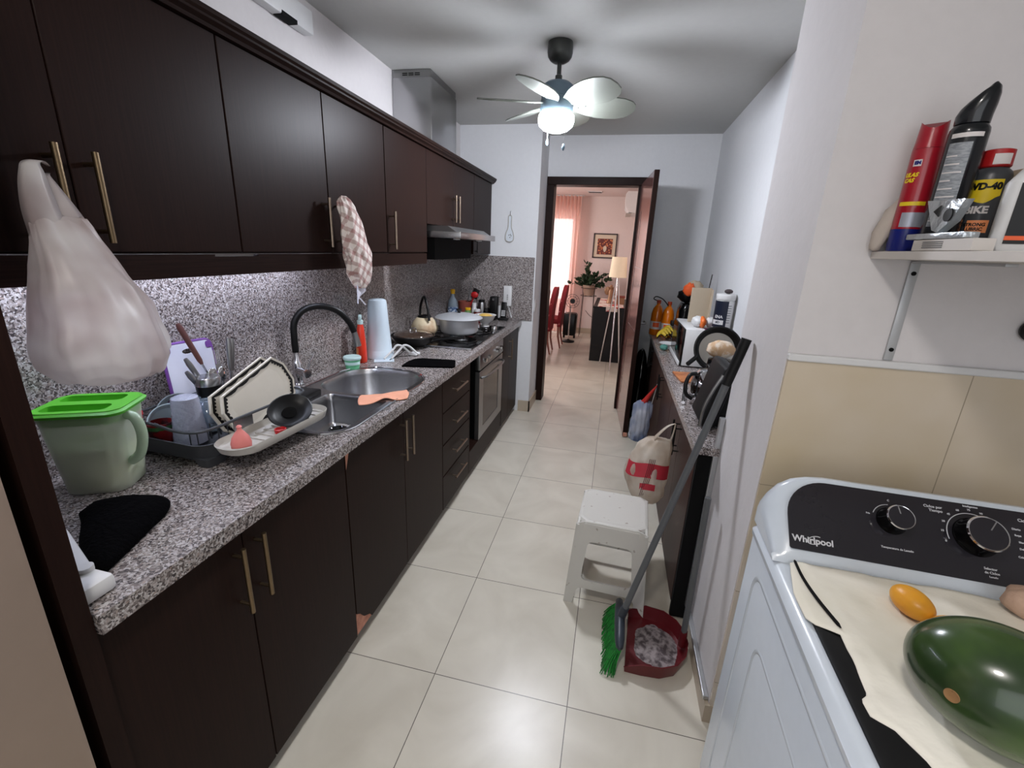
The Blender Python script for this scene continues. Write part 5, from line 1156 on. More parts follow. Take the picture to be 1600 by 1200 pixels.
for k in range(4): 
    q = 0.008*k
    tube(bm, [(0.735+q, 0.838+0.004*k, 0.405), (0.745+q, 0.834+0.002*k, 0.48), (0.757+q, 0.842, 0.55), (0.765+q, 0.858, 0.60)], 0.0013, 4)
part(b, 'barcode_lines', bm, 'print_dark')
bm = newbm(); cyl(bm, (0.885, 0.945, 0.765), (0.872, 0.945, 0.785), 0.008, 8)

# open door leaf
LA = Vector((0.655, 3.27)); LB = Vector((0.712, 2.53)); dd = (LB-LA); LL = dd.length; ang = math.atan2(dd.y, dd.x)
t = thing('door_leaf', 'open glossy dark reddish wood door with thin inlaid lines, swung into the kitchen', 'door', (LA.x, LA.y, 0), ang)
bm = newbm(); box(bm, 0, LL, -0.002, 0.036, 0.012, 2.145, bev=0.002); s = part(t, 'slab', bm, 'wenge', smooth=False, local=True)
mat_wood('door_gloss', (110, 70, 66), (130, 88, 84), 0.14, 2, 1.0)
bm = newbm(); box(bm, 0.004, LL-0.012, -0.0035, -0.0022, 0.016, 2.14); part(s, 'glossy_face', bm, 'door_gloss', smooth=False, local=True, label='glossy reddish face reflecting the dining room')
for z in (0.42, 0.93, 1.43): part(s, 'inlay_line', bx(LL*0.30, LL-0.012, -0.0046, -0.0034, z, z+0.005), 'steel_brushed', smooth=False, local=True)
part(s, 'groove', bx(LL*0.28, LL*0.30, -0.005, -0.0034, 0.25, 1.90), 'black_plastic', smooth=False, local=True)
bm = newbm(); box(bm, LL-0.03, LL+0.0012, 0.0, 0.034, 0.012, 0.05); part(s, 'worn_corner', bm, 'chipboard', smooth=False, local=True, label='worn pale wood at the bottom corner')
for z in (0.25, 1.05, 1.9):
    bm = newbm(); cyl(bm, (-0.004, 0.03, z), (-0.004, 0.03, z+0.09), 0.006, 10); part(t, 'hinge', bm, 'steel_brushed', local=True)
bm = newbm(); tube(bm, smooth_path([(LL-0.06, 0.037, 1.0), (LL-0.06, 0.075, 1.0), (LL-0.09, 0.085, 1.0), (LL-0.17, 0.085, 1.0)], 4), 0.008, 10); part(t, 'handle', bm, 'steel_brushed', local=True)
# dark bag of something behind the door leaf
bm = newbm(); ellipsoid(bm, (0.815, 2.95, 0.36), 0.072, 0.17, 0.355, fn=lambda p: 1+0.10*noise.noise(p*3)); solo('black_garbage_bag', 'glossy black garbage bag wedged between the door and side cabinet', 'bag', bm, 'black_gloss', smooth='all')

# ------------------------------------------------------------------ stool
mat('stool_white', (194, 191, 184), 0.45, var=(26, (150, 140, 130), 0.66, 0.70), detail=5)
SC = (0.615, 0.665)
t = thing('step_stool', 'scuffed white plastic stool with square windows standing on the tiles', 'stool', (*SC, 0), math.radians(-3))
H = 0.42; a0, a1 = 0.178, 0.148
def side_bm():
    bm = newbm()
    outer = [(-a0, 0), (-0.138, 0), (-0.128, 0.068), (-0.118, 0.083), (-0.10, 0.088), (0.10, 0.088), (0.118, 0.083), (0.128, 0.068), (0.138, 0), (a0, 0), (a1+0.006, H-0.02), (a1-0.03, H-0.004), (-a1+0.03, H-0.004), (-a1-0.006, H-0.02)]
    hol = [(x*(1-0.16*(y-0.13)/0.2), y) for x, y in rrect(-0.112, 0.112, 0.130, 0.325, 0.025, 5)]
    hole_plate(bm, outer, [hol], 0.0, 0.010)
    # map (x, y, t) -> local: x along side, y up, thickness outward
    for v in bm.verts:
        x, y, th = v.co; off = a0+(a1-a0)*y/H
        v.co = Vector((x, -(off)+0.010-th, y))
    return bm
for k in range(4):
    bm = side_bm(); bm.transform(Matrix.Rotation(k*PI/2, 4, 'Z')); part(t, 'side_panel', bm, 'stool_white', smooth=False, local=True)
bm = newbm()
def ch(a, c, z): return [(x, y, z) for x, y in ((a, -a+c), (a, a-c), (a-c, a), (-a+c, a), (-a, a-c), (-a, -a+c), (-a+c, -a), (a-c, -a))]
loft(bm, [ch(a1+0.004, 0.035, H-0.03), ch(a1+0.003, 0.035, H-0.012), ch(a1-0.004, 0.035, H-0.002), ch(a1-0.012, 0.035, H), ch(a1-0.03, 0.035, H-0.0015)]); part(t, 'seat', bm, 'stool_white', smooth=False, local=True)

# ------------------------------------------------------------------ broom and dustpan
mat('broom_grey', (86, 88, 90), 0.45); mat('broom_black', (7, 7, 8), 0.6); mat('bristle_green', (22, 138, 44), 0.6, var=(120, (12, 92, 30), 0.4, 0.6), stretch=(1, 1, 0.1)); mat('broom_slate', (48, 54, 62), 0.4)
A = Vector((0.676, 0.335, 0.125)); B = Vector((0.952, 0.376, 1.295)); D = (B-A).normalized()
t = thing('broom', 'green bristled broom with long grey handle leaning on the pillar', 'broom', (0.66, 0.32, 0))
bm = newbm(); cyl(bm, A, B-D*0.02, 0.0125, 16); part(t, 'handle', bm, 'broom_grey')
bm = newbm(); cyl(bm, B-D*0.165, B, 0.0165, 18); part(t, 'grip', bm, 'broom_black')
bm = newbm()
rings = []
for (y, hw, zc, hh) in ((0.452, 0.004, 0.105, 0.008), (0.445, 0.014, 0.105, 0.016), (0.41, 0.019, 0.108, 0.02), (0.34, 0.021, 0.112, 0.024), (0.30, 0.021, 0.112, 0.024), (0.24, 0.019, 0.106, 0.02), (0.205, 0.014, 0.102, 0.015), (0.195, 0.004, 0.102, 0.008)):
    rings.append([(0.672+hw*math.cos(2*PI*k/16), y, zc+hh*math.sin(2*PI*k/16)) for k in range(16)])
loft(bm, rings); cyl(bm, A-D*0.03, A+D*0.05, 0.018, 16, 0.016); part(t, 'head', bm, 'broom_slate')
bm = newbm(); random.seed(5)
for i in range(46):
    for j in range(5):
        f = i/45; y0 = 0.205+0.235*f; x0 = 0.664+0.004*j
        y1 = 0.152+0.31*f+random.uniform(-0.006, 0.006); x1 = 0.612+0.012*j+random.uniform(-0.004, 0.004)
        tube(bm, [(x0, y0, 0.10), ((x0+x1)/2-0.004, (y0+y1)/2, 0.055), (x1, y1, 0.003+random.uniform(0, 0.006))], [0.0022, 0.0024, 0.0018], 4)
part(t, 'bristles', bm, 'bristle_green')
mat('maroon', (92, 20, 26), 0.35); mat('dust_grey', (150, 140, 140), 0.9, var=(45, (80, 70, 72), 0.42, 0.62))
t = thing('dustpan', 'dark maroon long handled dustpan full of grey dust beside the broom', 'dustpan', (0.81, 0.34, 0))
back = [(0.70, 0.205), (0.76, 0.203), (0.83, 0.208), (0.885, 0.235), (0.92, 0.285), (0.935, 0.345), (0.93, 0.40), (0.905, 0.45), (0.86, 0.485), (0.79, 0.495), (0.72, 0.485)]
bm = newbm(); back = [(x, y-0.012) for x, y in back]; prism(bm, back, 'z', 0.003, 0.008); part(t, 'base', bm, 'maroon', smooth=False)
bm = newbm(); rings = []
for i, (x, y) in enumerate(back):
    c = Vector((0.80, 0.345)); d = (Vector((x, y))-c).normalized(); hgt = 0.065 if 1 <= i <= 9 else 0.035
    rings.append([(x, y, 0.004), (x+d.x*0.006, y+d.y*0.006, 0.03), (x+d.x*0.012, y+d.y*0.012, hgt), (x+d.x*0.008, y+d.y*0.008, hgt+0.002), (x+d.x*0.002, y+d.y*0.002, 0.03), (x-d.x*0.004, y-d.y*0.004, 0.008)])
loft(bm, rings); part(t, 'wall', bm, 'maroon')
bm = newbm(); cyl(bm, (0.928, 0.352, 0.03), (0.928, 0.356, 0.10), 0.016, 16, 0.014); part(t, 'socket', bm, 'maroon')
bm = newbm(); cyl(bm, (0.927, 0.352, 0.05), (0.927, 0.372, 0.70), 0.0115, 16); part(t, 'handle', bm, 'broom_grey')
bm = newbm(); g = []
for i in range(20):
    row = []
    for j in range(20):
        u = i/19*2-1; v = j/19*2-1; r = math.hypot(u, v); s = (1 if r < 1e-6 else max(abs(u), abs(v))/r)
        kn = 1+0.22*noise.noise(Vector((math.atan2(v, u)*1.3, 3.0, 0)))+0.08*noise.noise(Vector((u*6, v*6, 5))); x = 0.828+u*s*0.084*kn; y = 0.338+v*s*0.114*kn; z = 0.0085+max(0, (1-r*s))*0.016+0.010*noise.noise(Vector((x*40, y*40, 1)))*max(0, 1-(r*s)**2)
        row.append(bm.verts.new((x, y, max(z, 0.0085))))
    g.append(row)
for a_, b_ in zip(g, g[1:]):
    for j in range(19): bm.faces.new((a_[j], a_[j+1], b_[j+1], b_[j]))
solo('dust_heap', 'heap of grey dust and lint in the maroon dustpan', 'dust', bm, 'dust_grey', smooth='all', kind='stuff')

# ------------------------------------------------------------------ washing machine
mat('washer_white', (206, 214, 222), 0.25, coat=0.3); mat('console_black', (36, 34, 40), 0.22, coat=0.4); mat('console_text', (214, 214, 218), 0.5)
WO = (0.925, -0.087); WR = math.radians(-2.3)
t = thing('washing_machine', 'white top loading washing machine with dark sloped control console', 'washing machine', (*WO, 0), WR)
WX, WY = 0.69, 0.66
bm = newbm(); loft(bm, [[(x, y, z) for x, y in rrect(0+i, WX-i, -WY+i, 0-i, 0.018, 4)] for z, i in ((0.025, 0.004), (0.03, 0), (0.868, 0), (0.872, 0.003))])
b = part(t, 'body', bm, 'washer_white', local=True)
# embossed nested panels on the left side (thin ridges)
bm = newbm()
for (y0, y1, z0, z1, r, w) in ((-0.60, -0.09, 0.10, 0.82, 0.05, 0.006), (-0.50, -0.19, 0.22, 0.70, 0.05, 0.005)):
    tube(bm, [(-0.0005, y, z) for y, z in rrect(y0, y1, z0, z1, r, 6)], w, 6, closed=True)
for v in bm.verts: v.co.x = v.co.x*0.35
part(b, 'embossed_frame', bm, 'washer_white', local=True)
bm = newbm(); loft(bm, [[(x, y, z) for x, y in rrect(0+i, WX-i, -WY+i, 0-i, 0.02, 4)] for z, i in ((0.873, 0.001), (0.874, -0.003), (0.886, -0.004), (0.900, 0.006), (0.9045, 0.016), (0.905, 0.022))])
part(t, 'top_deck', bm, 'washer_white', local=True)
for x in (0.05, WX-0.05):
    for y in (-0.05, -WY+0.05):
        bm = newbm(); cyl(bm, (x, y, 0), (x, y, 0.027), 0.02, 12); part(t, 'foot', bm, 'black_plastic', local=True)
bm = newbm(); loft(bm, [[(x, y, z) for x, y in rrect(0.022+i, 0.668-i, -0.655+i, -0.20-i, 0.035, 5)] for z, i in ((0.9055, 0.002), (0.907, 0), (0.9125, 0), (0.914, 0.003))]); part(t, 'lid', bm, 'broom_black', local=True, label='black lid showing at the cloth edge')
# console
prof = [(-0.001, 0.9052), (-0.001, 1.040), (-0.007, 1.052), (-0.022, 1.056), (-0.030, 1.052), (-0.150, 0.933), (-0.163, 0.912), (-0.165, 0.9052)]
bm = newbm(); rings = []
for x, s in ((0.0, 0.05), (0.003, 0.22), (0.012, 0.45), (0.03, 0.70), (0.055, 0.87), (0.085, 0.96), (0.12, 1.0), (0.57, 1.0), (0.605, 0.96), (0.635, 0.87), (0.66, 0.70), (0.678, 0.45), (0.687, 0.22), (0.69, 0.05)):
    yy = (1-s)**1.5*0.012
    rings.append([(x, y-yy if False else y, 0.9052+(z-0.9052)*(0.25+0.75*s) if s > 0 else z) for y, z in prof])
loft(bm, rings); c = part(t, 'console', bm, 'washer_white', local=True)
# face plane coordinates
fa = Vector((0, -0.150, 0.933)); fb = Vector((0, -0.030, 1.052)); fv = (fb-fa).normalized(); fn = Vector((0, -fv.z, fv.y)) * 1.0
FL = (fb-fa).length
def onface(bm, u, v, off=0.0, rot=0):
    R = Matrix((Vector((1, 0, 0)), fv, fn)).transposed().to_4x4()
    bm.transform(Matrix.Translation(fa+Vector((u, 0, 0))+fv*v+fn*off) @ R @ Matrix.Rotation(rot, 4, 'Z')); return bm
pan = rrect(0.034, 0.656, 0.002, FL-0.004, [0.085, 0.085, 0.006, 0.006], 10)
bm = newbm(); prism(bm, pan, 'z', 0.0, 0.0016); onface(bm, 0, 0, 0.0005); p = part(c, 'panel', bm, 'console_black', local=True, smooth=False, label='dark grey control panel')
PO = 0.0024
bm = text_bm('Whirlpool', 0.0195, 0.0004, 0.0005); onface(bm, 0.081, 0.026, PO); part(p, 'logo', bm, 'console_text', smooth=False, local=True)
bm = newbm(); tube(bm, [(0.0155*math.cos(a), 0.008*math.sin(a), 0) for a in [0.5+2*PI*k/30*0.86 for k in range(31)]], 0.0009, 5); onface(bm, 0.085, 0.0275, PO, 0.35); part(p, 'logo_swoosh', bm, 'console_text', local=True)
def knob(u, v, r, name='dial'):
    bm = newbm(); lathe(bm, [(r*1.12, 0), (r*1.08, 0.006), (r*0.99, 0.010), (r*0.97, 0.034)], 36); onface(bm, u, v, PO); k = part(p, name, bm, 'black_gloss', local=True)
    bm = newbm(); lathe(bm, [(r*0.97, 0.0342), (r*1.0, 0.0365), (r*0.95, 0.039), (r*0.90, 0.0385)], 36, cap0=False, cap1=False); onface(bm, u, v, PO); part(k, 'chrome_ring', bm, 'chrome', local=True)
    bm = newbm(); lathe(bm, [(r*0.92, 0.0345), (r*0.92, 0.038), (0.001, 0.0382)], 36); onface(bm, u, v, PO); part(k, 'cap', bm, 'console_black', local=True)
    bm = newbm(); box(bm, -0.0011, 0.0011, r*0.25, r*0.88, 0.0383, 0.0392); onface(bm, u, v, PO, 0.15 if r < 0.03 else -0.6); part(k, 'pointer', bm, 'chrome', smooth=False, local=True)
    return k
K1 = (0.242, 0.100); K2 = (0.394, 0.094)
knob(*K1, 0.0265); knob(*K2, 0.0365)
bm = newbm(); tube(bm, [(0.036*math.cos(a), 0.036*math.sin(a), 0) for a in [PI*(0.52+0.36*k/14) for k in range(15)]], 0.0008, 5); onface(bm, *K1, PO); part(p, 'scale_arc', bm, 'console_text', local=True)
bm = newbm(); tube(bm, [(0.050*math.cos(a), 0.050*math.sin(a), 0) for a in [PI*(0.25+0.83*k/24) for k in range(25)]], 0.0009, 5); onface(bm, *K2, PO)
part(p, 'scale_arc', bm, 'console_text', local=True)
def txt(s, size, u, v, al='CENTER', nm='lettering'):
    bm = text_bm(s, size, 0.0003, 0.0001, al); onface(bm, u, v, PO); part(p, nm, bm, 'console_text', smooth=False, local=True)
txt('Temperatura de Lavado', 0.0062, 0.244, 0.040); txt('Fría', 0.005, 0.198, 0.110); txt('C', 0.006, 0.242, 0.146)
txt('Ciclos por', 0.0082, 0.327, 0.1475, 'CENTER'); txt('Tiempo', 0.0082, 0.331, 0.139, 'CENTER')
txt('Inteligentes', 0.006, 0.398, 0.160, 'CENTER')
for s_, a in (('0', 1.10), ('15', 0.98), ('30', 0.86), ('45', 0.74), ('60', 0.62), ('75', 0.50), ('90', 0.38)): txt(s_, 0.006, K2[0]+0.058*math.cos(PI*a), K2[1]+0.058*math.sin(PI*a))
txt('Diario', 0.006, 0.464, 0.125, 'LEFT'); txt('Ropa', 0.0055, 0.466, 0.112, 'LEFT'); txt('Blanca', 0.0055, 0.470, 0.098, 'LEFT'); txt('Delicada', 0.0055, 0.468, 0.084, 'LEFT'); txt('Color', 0.0055, 0.462, 0.067, 'LEFT')
txt('Selector', 0.0068, 0.407, 0.032); txt('de Ciclos', 0.0068, 0.408, 0.024); txt('Lavado', 0.0052, 0.409, 0.016)
txt('Ciclo', 0.009, 0.479, 0.146, 'LEFT')

# quilted cloth over the lid
mat('cloth_cream', (236, 231, 218), 0.9, bump=(25, 0.25), var=(5, (222, 217, 200), 0.35, 0.7))
bm = newbm(); NX, NY = 84, 70; g = []
def left_edge(y):
    pts = [(-0.245, 0.955), (-0.30, 0.938), (-0.36, 0.924), (-0.43, 0.921), (-0.447, 0.935), (-0.456, 0.966), (-0.52, 0.962), (-0.575, 0.955), (-0.586, 0.942), (-0.612, 0.942), (-0.625, 0.966), (-0.66, 0.985), (-0.76, 1.01)]
    for (a, xa), (b_, xb) in zip(pts, pts[1:]):
        if b_ <= y <= a: f = (a-y)/(a-b_); return xa*(1-f)+xb*f
    return pts[-1][1] if y < pts[-1][0] else pts[0][1]
for j in range(NY+1):
    y = -0.262-0.49*j/NY; row = []
    for i in range(NX+1):
        f = i/NX; xl = left_edge(y+0.0); x = xl+(1.60-xl)*f**1.25
        z = 0.9185+0.0035*noise.noise(Vector((x*9, y*14, 0)))+0.0022*noise.noise(Vector((x*26, y*20, 2)))+0.0028*math.exp(-((x-(0.985+0.35*(-(y)-0.35)*0.35))/0.014)**2)
        z += 0.0018*abs(math.sin(x*42+y*10))*abs(math.sin(y*42-x*8))
        e = x-xl
        if e < 0.012: z = z-0.004*(1-e/0.012)
        yy = y-0.04*(x-0.95)
        row.append(bm.verts.new((x, yy, max(z, 0.9155 if x > 0.955 else 0.909))))
    g.append(row)
for a_, b_ in zip(g, g[1:]):
    for i in range(NX): bm.faces.new((a_[i], b_[i], b_[i+1], a_[i+1]))
o = solo('quilted_cloth', 'cream quilted cloth spread over the washing machine lid', 'cloth', bm, 'cloth_cream', smooth='all')
sm = o.modifiers.new('solid', 'SOLIDIFY'); sm.thickness = 0.002; sm.offset = 1
# black strip painted as the shaded fold gap at the left edge
bm = newbm(); tube(bm, smooth_path([(0.957, -0.262, 0.922), (0.953, -0.32, 0.923), (0.957, -0.38, 0.924), (0.969, -0.45, 0.925)], 6), [0.0012]+[0.0032]*17+[0.001], 6)
solo('fold_shading', 'thin black ribbon painted for the dark gap along the left fold of the cream cloth', 'shading', bm, 'black_matte')
# fruit
mat('mango', (226, 158, 44), 0.38, var=(6, (206, 120, 34), 0.5, 0.75), sub=0.05)
def mango(c, rz, label, s=1.0):
    t = thing('mango', label, 'mango', (c[0], c[1], 0.921), rz, group='mangoes on the washing machine')
    bm = newbm(); ellipsoid(bm, (0, 0, 0.028*s), 0.045*s, 0.032*s, 0.029*s, u=28, v=18, fn=lambda p: 1+0.06*p.x*p.y+0.05*p.x); part(t, 'fruit', bm, 'mango', smooth='all', local=True)
    bm = newbm(); lathe(bm, [(0.0035, 0), (0.003, 0.003), (0.001, 0.0035)], 10); bm.transform(Matrix.Translation((-0.0405*s, -0.004, 0.018)) @ Matrix.Rotation(-1.7, 4, 'Y')); part(t, 'stem_scar', bm, 'dark_bits', local=True)
mango((1.116, -0.368), math.radians(-78), 'small yellow mango lying clear on the cream cloth, nearest the console', 0.86)
mango((1.150, -0.432), math.radians(-25), 'small yellow mango mostly hidden behind the green papaya', 0.85)
mat('papaya', (38, 56, 30), 0.22, var=(7, (70, 96, 44), 0.38, 0.68), coat=0.3); mat('scar', (150, 112, 72), 0.8); mat('scar_dark', (70, 52, 38), 0.8)
t = thing('papaya', 'large dark green papaya lying on the cream cloth with a brown stem scar', 'papaya', (1.090, -0.598, 0.92), math.radians(-32))
bm = newbm(); fnp = lambda p: 1+0.015*noise.noise(p*1.5)-0.05*max(0, p.x)*0.4
ellipsoid(bm, (0, 0, 0.0805), 0.106, 0.084, 0.081, u=48, v=32, fn=fnp); part(t, 'fruit', bm, 'papaya', smooth='all', local=True)
bm = newbm(); 
nrm = Vector((-0.45, -0.80, 0.02)).normalized(); q = Vector((nrm.x*0.106, nrm.y*0.084, nrm.z*0.081)); n2 = Vector((nrm.x/0.106, nrm.y/0.084, nrm.z/0.081)).normalized()
lathe(bm, [(0.009, -0.002), (0.0085, 0.0012), (0.006, 0.0002), (0.001, 0.0006)], 20); bm.transform(Matrix.Translation(Vector((0, 0, 0.0805))+q) @ n2.to_track_quat('Z', 'Y').to_matrix().to_4x4()); part(t, 'stem_scar', bm, 'scar', local=True)
mat('ginger', (196, 164, 142), 0.7, bump=(60, 0.5))
t = thing('pink_fruit', 'pinkish beige tuber at the right edge of the cream cloth', 'tuber', (1.33, -0.33, 0.921))
bm = newbm(); f_ = lambda p: 1+0.2*noise.noise(p*1.8); ellipsoid(bm, (1.342, -0.318, 0.951), 0.045, 0.036, 0.030, fn=f_); ellipsoid(bm, (1.375, -0.372, 0.949), 0.04, 0.036, 0.028, fn=f_); part(t, 'tuber', bm, 'ginger', smooth='all')
bm = newbm(); vs = box(bm, 1.235, 1.36, -0.46, -0.435, 0.921, 0.929, bev=0.003); xf(vs, RZ(-0.35, (1.24, -0.43, 0))); solo('grey_strip', 'dark grey plastic strip behind the papaya at the right edge', 'strip', bm, 'broom_slate')

# ------------------------------------------------------------------ wall shelf and its clutter
mat('shelf_white', (206, 200, 194), 0.55)
t = thing('wall_shelf', 'white wall shelf on a metal bracket above the washing machine', 'shelf', (1.4, -0.15, 1.56))
bm = newbm(); box(bm, 1.106, 2.2, -0.42, 0.079, 1.560, 1.577, bev=0.001, seg=1); part(t, 'board', bm, 'shelf_white', smooth=False)
mat('bracket_metal', (188, 190, 192), 0.45, 0.5)
bm = newbm(); box(bm, 1.192, 1.212, 0.073, 0.079, 1.318, 1.558, bev=0.001); box(bm, 1.192, 1.212, -0.20, 0.073, 1.553, 1.559, bev=0.001)
br = part(t, 'bracket', bm, 'bracket_metal')
bm = newbm(); 
for z in (1.53, 1.345): cyl(bm, (1.202, 0.073, z), (1.202, 0.070, z), 0.005, 10)
part(br, 'screws', bm, 'black_matte')
bm = newbm(); lathe(bm, [(0.022, 0), (0.026, 0.01), (0.02, 0.03), (0.001, 0.031)], 20); bm.transform(Matrix.Translation((1.472, 0.079, 1.415)) @ Matrix.Rotation(PI/2, 4, 'X')); vs = bm.verts
solo('black_pipe_cap', 'black round pipe cap fixed on the wall under the shelf', 'cap', bm, 'black_plastic')
ZS = 1.5775
mat('can_red', (160, 24, 40), 0.3, coat=0.3); mat('can_blue', (22, 32, 110), 0.3); mat('yellow', (226, 196, 30), 0.45); mat('can_black', (20, 22, 26), 0.25, coat=0.3); mat('label_grey', (120, 124, 130), 0.45, var=(90, (150, 154, 158), 0.4, 0.6), stretch=(1, 1, 4)); mat('can_grey', (62, 64, 68), 0.35); mat('label_silver', (168, 172, 184), 0.35, 0.3)
# red spray can
c0 = (1.138, 0.028); R0 = 0.027
t = thing('red_insecticide_can', 'red spray can with blue base leftmost on the wall shelf', 'spray can', (*c0, ZS))
bm = newbm(); lathe(bm, [(R0, 0.048), (R0, 0.205), (R0*0.99, 0.21)], 32, (*c0, ZS)); b = part(t, 'body', bm, 'can_red')
bm = newbm(); lathe(bm, [(R0*0.96, 0.001), (R0*1.01, 0.004), (R0*1.01, 0.0475)], 32, (*c0, ZS)); part(t, 'base_band', bm, 'can_blue', label='blue base band')
bm = newbm(); rings = []
for z, r, s in ((0.2105, R0*0.99, 0), (0.225, R0*0.93, 0), (0.245, R0*0.88, 0.5), (0.256, R0*0.86, 1.0)):
    rings.append([(c0[0]+r*math.cos(2*PI*k/28), c0[1]+r*math.sin(2*PI*k/28), ZS+z+s*0.008*math.cos(2*PI*k/28*2+1.0)) for k in range(28)])
loft(bm, rings); part(t, 'cap', bm, 'can_red')
bm = patch(R0+0.0002, c0, -2.6, -0.9, ZS+0.052, ZS+0.082, n=16); part(b, 'white_label', bm, 'label_silver')
bm = patch(R0+0.0002, c0, -3.0, -1.2, ZS+0.096, ZS+0.104, n=16); part(b, 'yellow_stripe', bm, 'yellow')
bm = wrap(text_bm('ULAS', 0.011, 0.0004, 0.0006, shear=0.3), R0+0.0005, c0, -2.72, ZS+0.158); part(b, 'lettering', bm, 'yellow', smooth=False)
bm = wrap(text_bm('CAS', 0.011, 0.0004, 0.0006, shear=0.3), R0+0.0005, c0, -2.80, ZS+0.147); part(b, 'lettering', bm, 'yellow', smooth=False)
bm = patch(R0+0.0002, c0, -2.75, -2.2, ZS+0.175, ZS+0.188, n=8); pl = part(b, 'white_badge', bm, 'label_white')
bm = wrap(text_bm('EM', 0.009, 0.0004, 0.0006), R0+0.0012, c0, -2.45, ZS+0.1815); part(pl, 'badge_text', bm, 'can_blue', smooth=False)
# black spray can
c1 = (1.163, -0.043); R1 = 0.031
t = thing('black_spray_can', 'tall glossy black spray can with grey text panel leaning between red and grey cans', 'spray can', (*c1, ZS))
bm = newbm(); lathe(bm, [(R1*0.95, 0.028), (R1, 0.032), (R1, 0.225), (R1*0.97, 0.232), (R1*0.80, 0.240)], 32, (*c1, ZS)); b = part(t, 'body', bm, 'can_black')
bm = newbm(); rings = []
for z, r, s in ((0.2405, R1*0.86, 0), (0.256, R1*0.88, 0.0), (0.270, R1*0.84, 0.3), (0.282, R1*0.72, 0.7), (0.290, R1*0.55, 1.0), (0.294, R1*0.30, 1.2)):
    rings.append([(c1[0]+0.006*s+r*math.cos(2*PI*k/28), c1[1]-0.010*s+r*math.sin(2*PI*k/28), ZS+z+s*0.012*math.cos(2*PI*k/28+1.2)) for k in range(28)])
loft(bm, rings); part(t, 'cap', bm, 'can_black')
bm = patch(R1+0.0002, c1, -2.9, -1.75, ZS+0.05, ZS+0.205, n=16); l = part(b, 'text_panel', bm, 'label_grey', label='grey panel of fine print')
bm = patch(R1+0.0002, c1, -2.9, -1.3, ZS+0.214, ZS+0.222, n=16); part(b, 'white_stripe', bm, 'label_white')
bm = newbm()
for i in range(9):
    q = patch(R1+0.0009, c1, -2.85, -1.9-0.2*(i % 3), ZS+0.060+i*0.015, ZS+0.0625+i*0.015, n=10); me = bpy.data.meshes.new('q'); q.to_mesh(me); q.free(); bm.from_mesh(me); bpy.data.meshes.remove(me)
part(l, 'fine_print', bm, 'label_white', smooth=False)
# lubricant can
c2 = (1.228, -0.036); R2 = 0.031
t = thing('lubricant_can', 'dark grey lubricant can with yellow shield and red cap behind the black can', 'spray can', (*c2, ZS))
bm = newbm(); lathe(bm, [(R2*0.95, 0.001), (R2, 0.004), (R2, 0.148), (R2*0.92, 0.156), (R2*0.70, 0.163)], 32, (*c2, ZS)); b = part(t, 'body', bm, 'can_grey')
bm = newbm(); lathe(bm, [(R2*0.72, 0.1635), (R2*0.80, 0.166), (R2*0.78, 0.195), (R2*0.6, 0.197), (0.001, 0.196)], 28, (*c2, ZS)); cp = part(t, 'cap', bm, 'cap_red')
bm = patch(R2*0.80, c2, -2.3, -1.2, ZS+0.168, ZS+0.187, n=8); part(cp, 'nozzle', bm, 'label_white')
bm = newbm(); shield = []
M_ = 14
pts = [(-0.030, 0.140), (0.022, 0.140), (0.022, 0.118), (0.010, 0.104), (-0.004, 0.098), (-0.030, 0.110)]
rings = []
for i in range(M_+1):
    f = i/M_; u = -0.030+0.052*f; zb = 0.110-0.014*math.sin(min(1, f*1.15)*PI*0.75)+0.012*max(0, f-0.6)*2
    a = -2.12+u/R2
    rings.append([(c2[0]+r*math.cos(a), c2[1]+r*math.sin(a), ZS+z) for r, z in ((R2, zb), (R2+0.0006, zb), (R2+0.0006, 0.140), (R2, 0.140))])
loft(bm, rings); sh = part(b, 'yellow_shield', bm, 'yellow')
bm = wrap(text_bm('WD-40', 0.017, 0.0004, 0.0009), R2+0.0011, c2, -2.28, ZS+0.127); part(sh, 'lettering', bm, 'black_plastic', smooth=False)
bm = wrap(text_bm('BIKE', 0.0185, 0.0004, 0.0008), R2+0.0005, c2, -2.36, ZS+0.083); part(b, 'lettering', bm, 'label_white', smooth=False)
bm = patch(R2+0.0002, c2, -2.6, -1.55, ZS+0.040, ZS+0.064, n=12); og = part(b, 'orange_badge', bm, 'spray_orange_label')
bm = wrap(text_bm('STRONG\nLUBRIC', 0.0085, 0.0003, 0.0003), R2+0.0011, c2, -2.22, ZS+0.051); part(og, 'badge_text', bm, 'black_plastic', smooth=False)
# white jug with black label at right
c3 = (1.232, -0.215)
t = thing('white_jug', 'white plastic jug with black label and red cap at the right end of the shelf', 'jug', (*c3, ZS), math.radians(-30))
bm = newbm(); loft(bm, [[(x, y, z) for x, y in rrect(-0.075+i, 0.075-i, -0.04+i, 0.04-i, 0.02, 5)] for z, i in ((0.001, 0.003), (0.006, 0), (0.115, 0), (0.135, 0.012), (0.145, 0.02))]); b = part(t, 'body', bm, 'white_plastic', local=True)
bm = newbm(); lathe(bm, [(0.024, 0.1455), (0.026, 0.17), (0.02, 0.19), (0.001, 0.192)], 24, (-0.02, 0, 0)); part(t, 'cap', bm, 'cap_red', local=True)
bm = newbm(); box(bm, -0.058, 0.066, -0.0415, -0.0402, 0.014, 0.112); l = part(b, 'label', bm, 'black_plastic', smooth=False, local=True)
bm = newbm(); box(bm, -0.058, 0.066, -0.0424, -0.0416, 0.020, 0.027); part(l, 'orange_line', bm, 'label_orange', smooth=False, local=True)
bm = text_bm('LC', 0.034, 0.0004, 0.001); bm.transform(Matrix.Translation((0.005, -0.043, 0.072)) @ Matrix.Rotation(PI/2, 4, 'X')); part(l, 'lettering', bm, 'label_white', smooth=False, local=True)
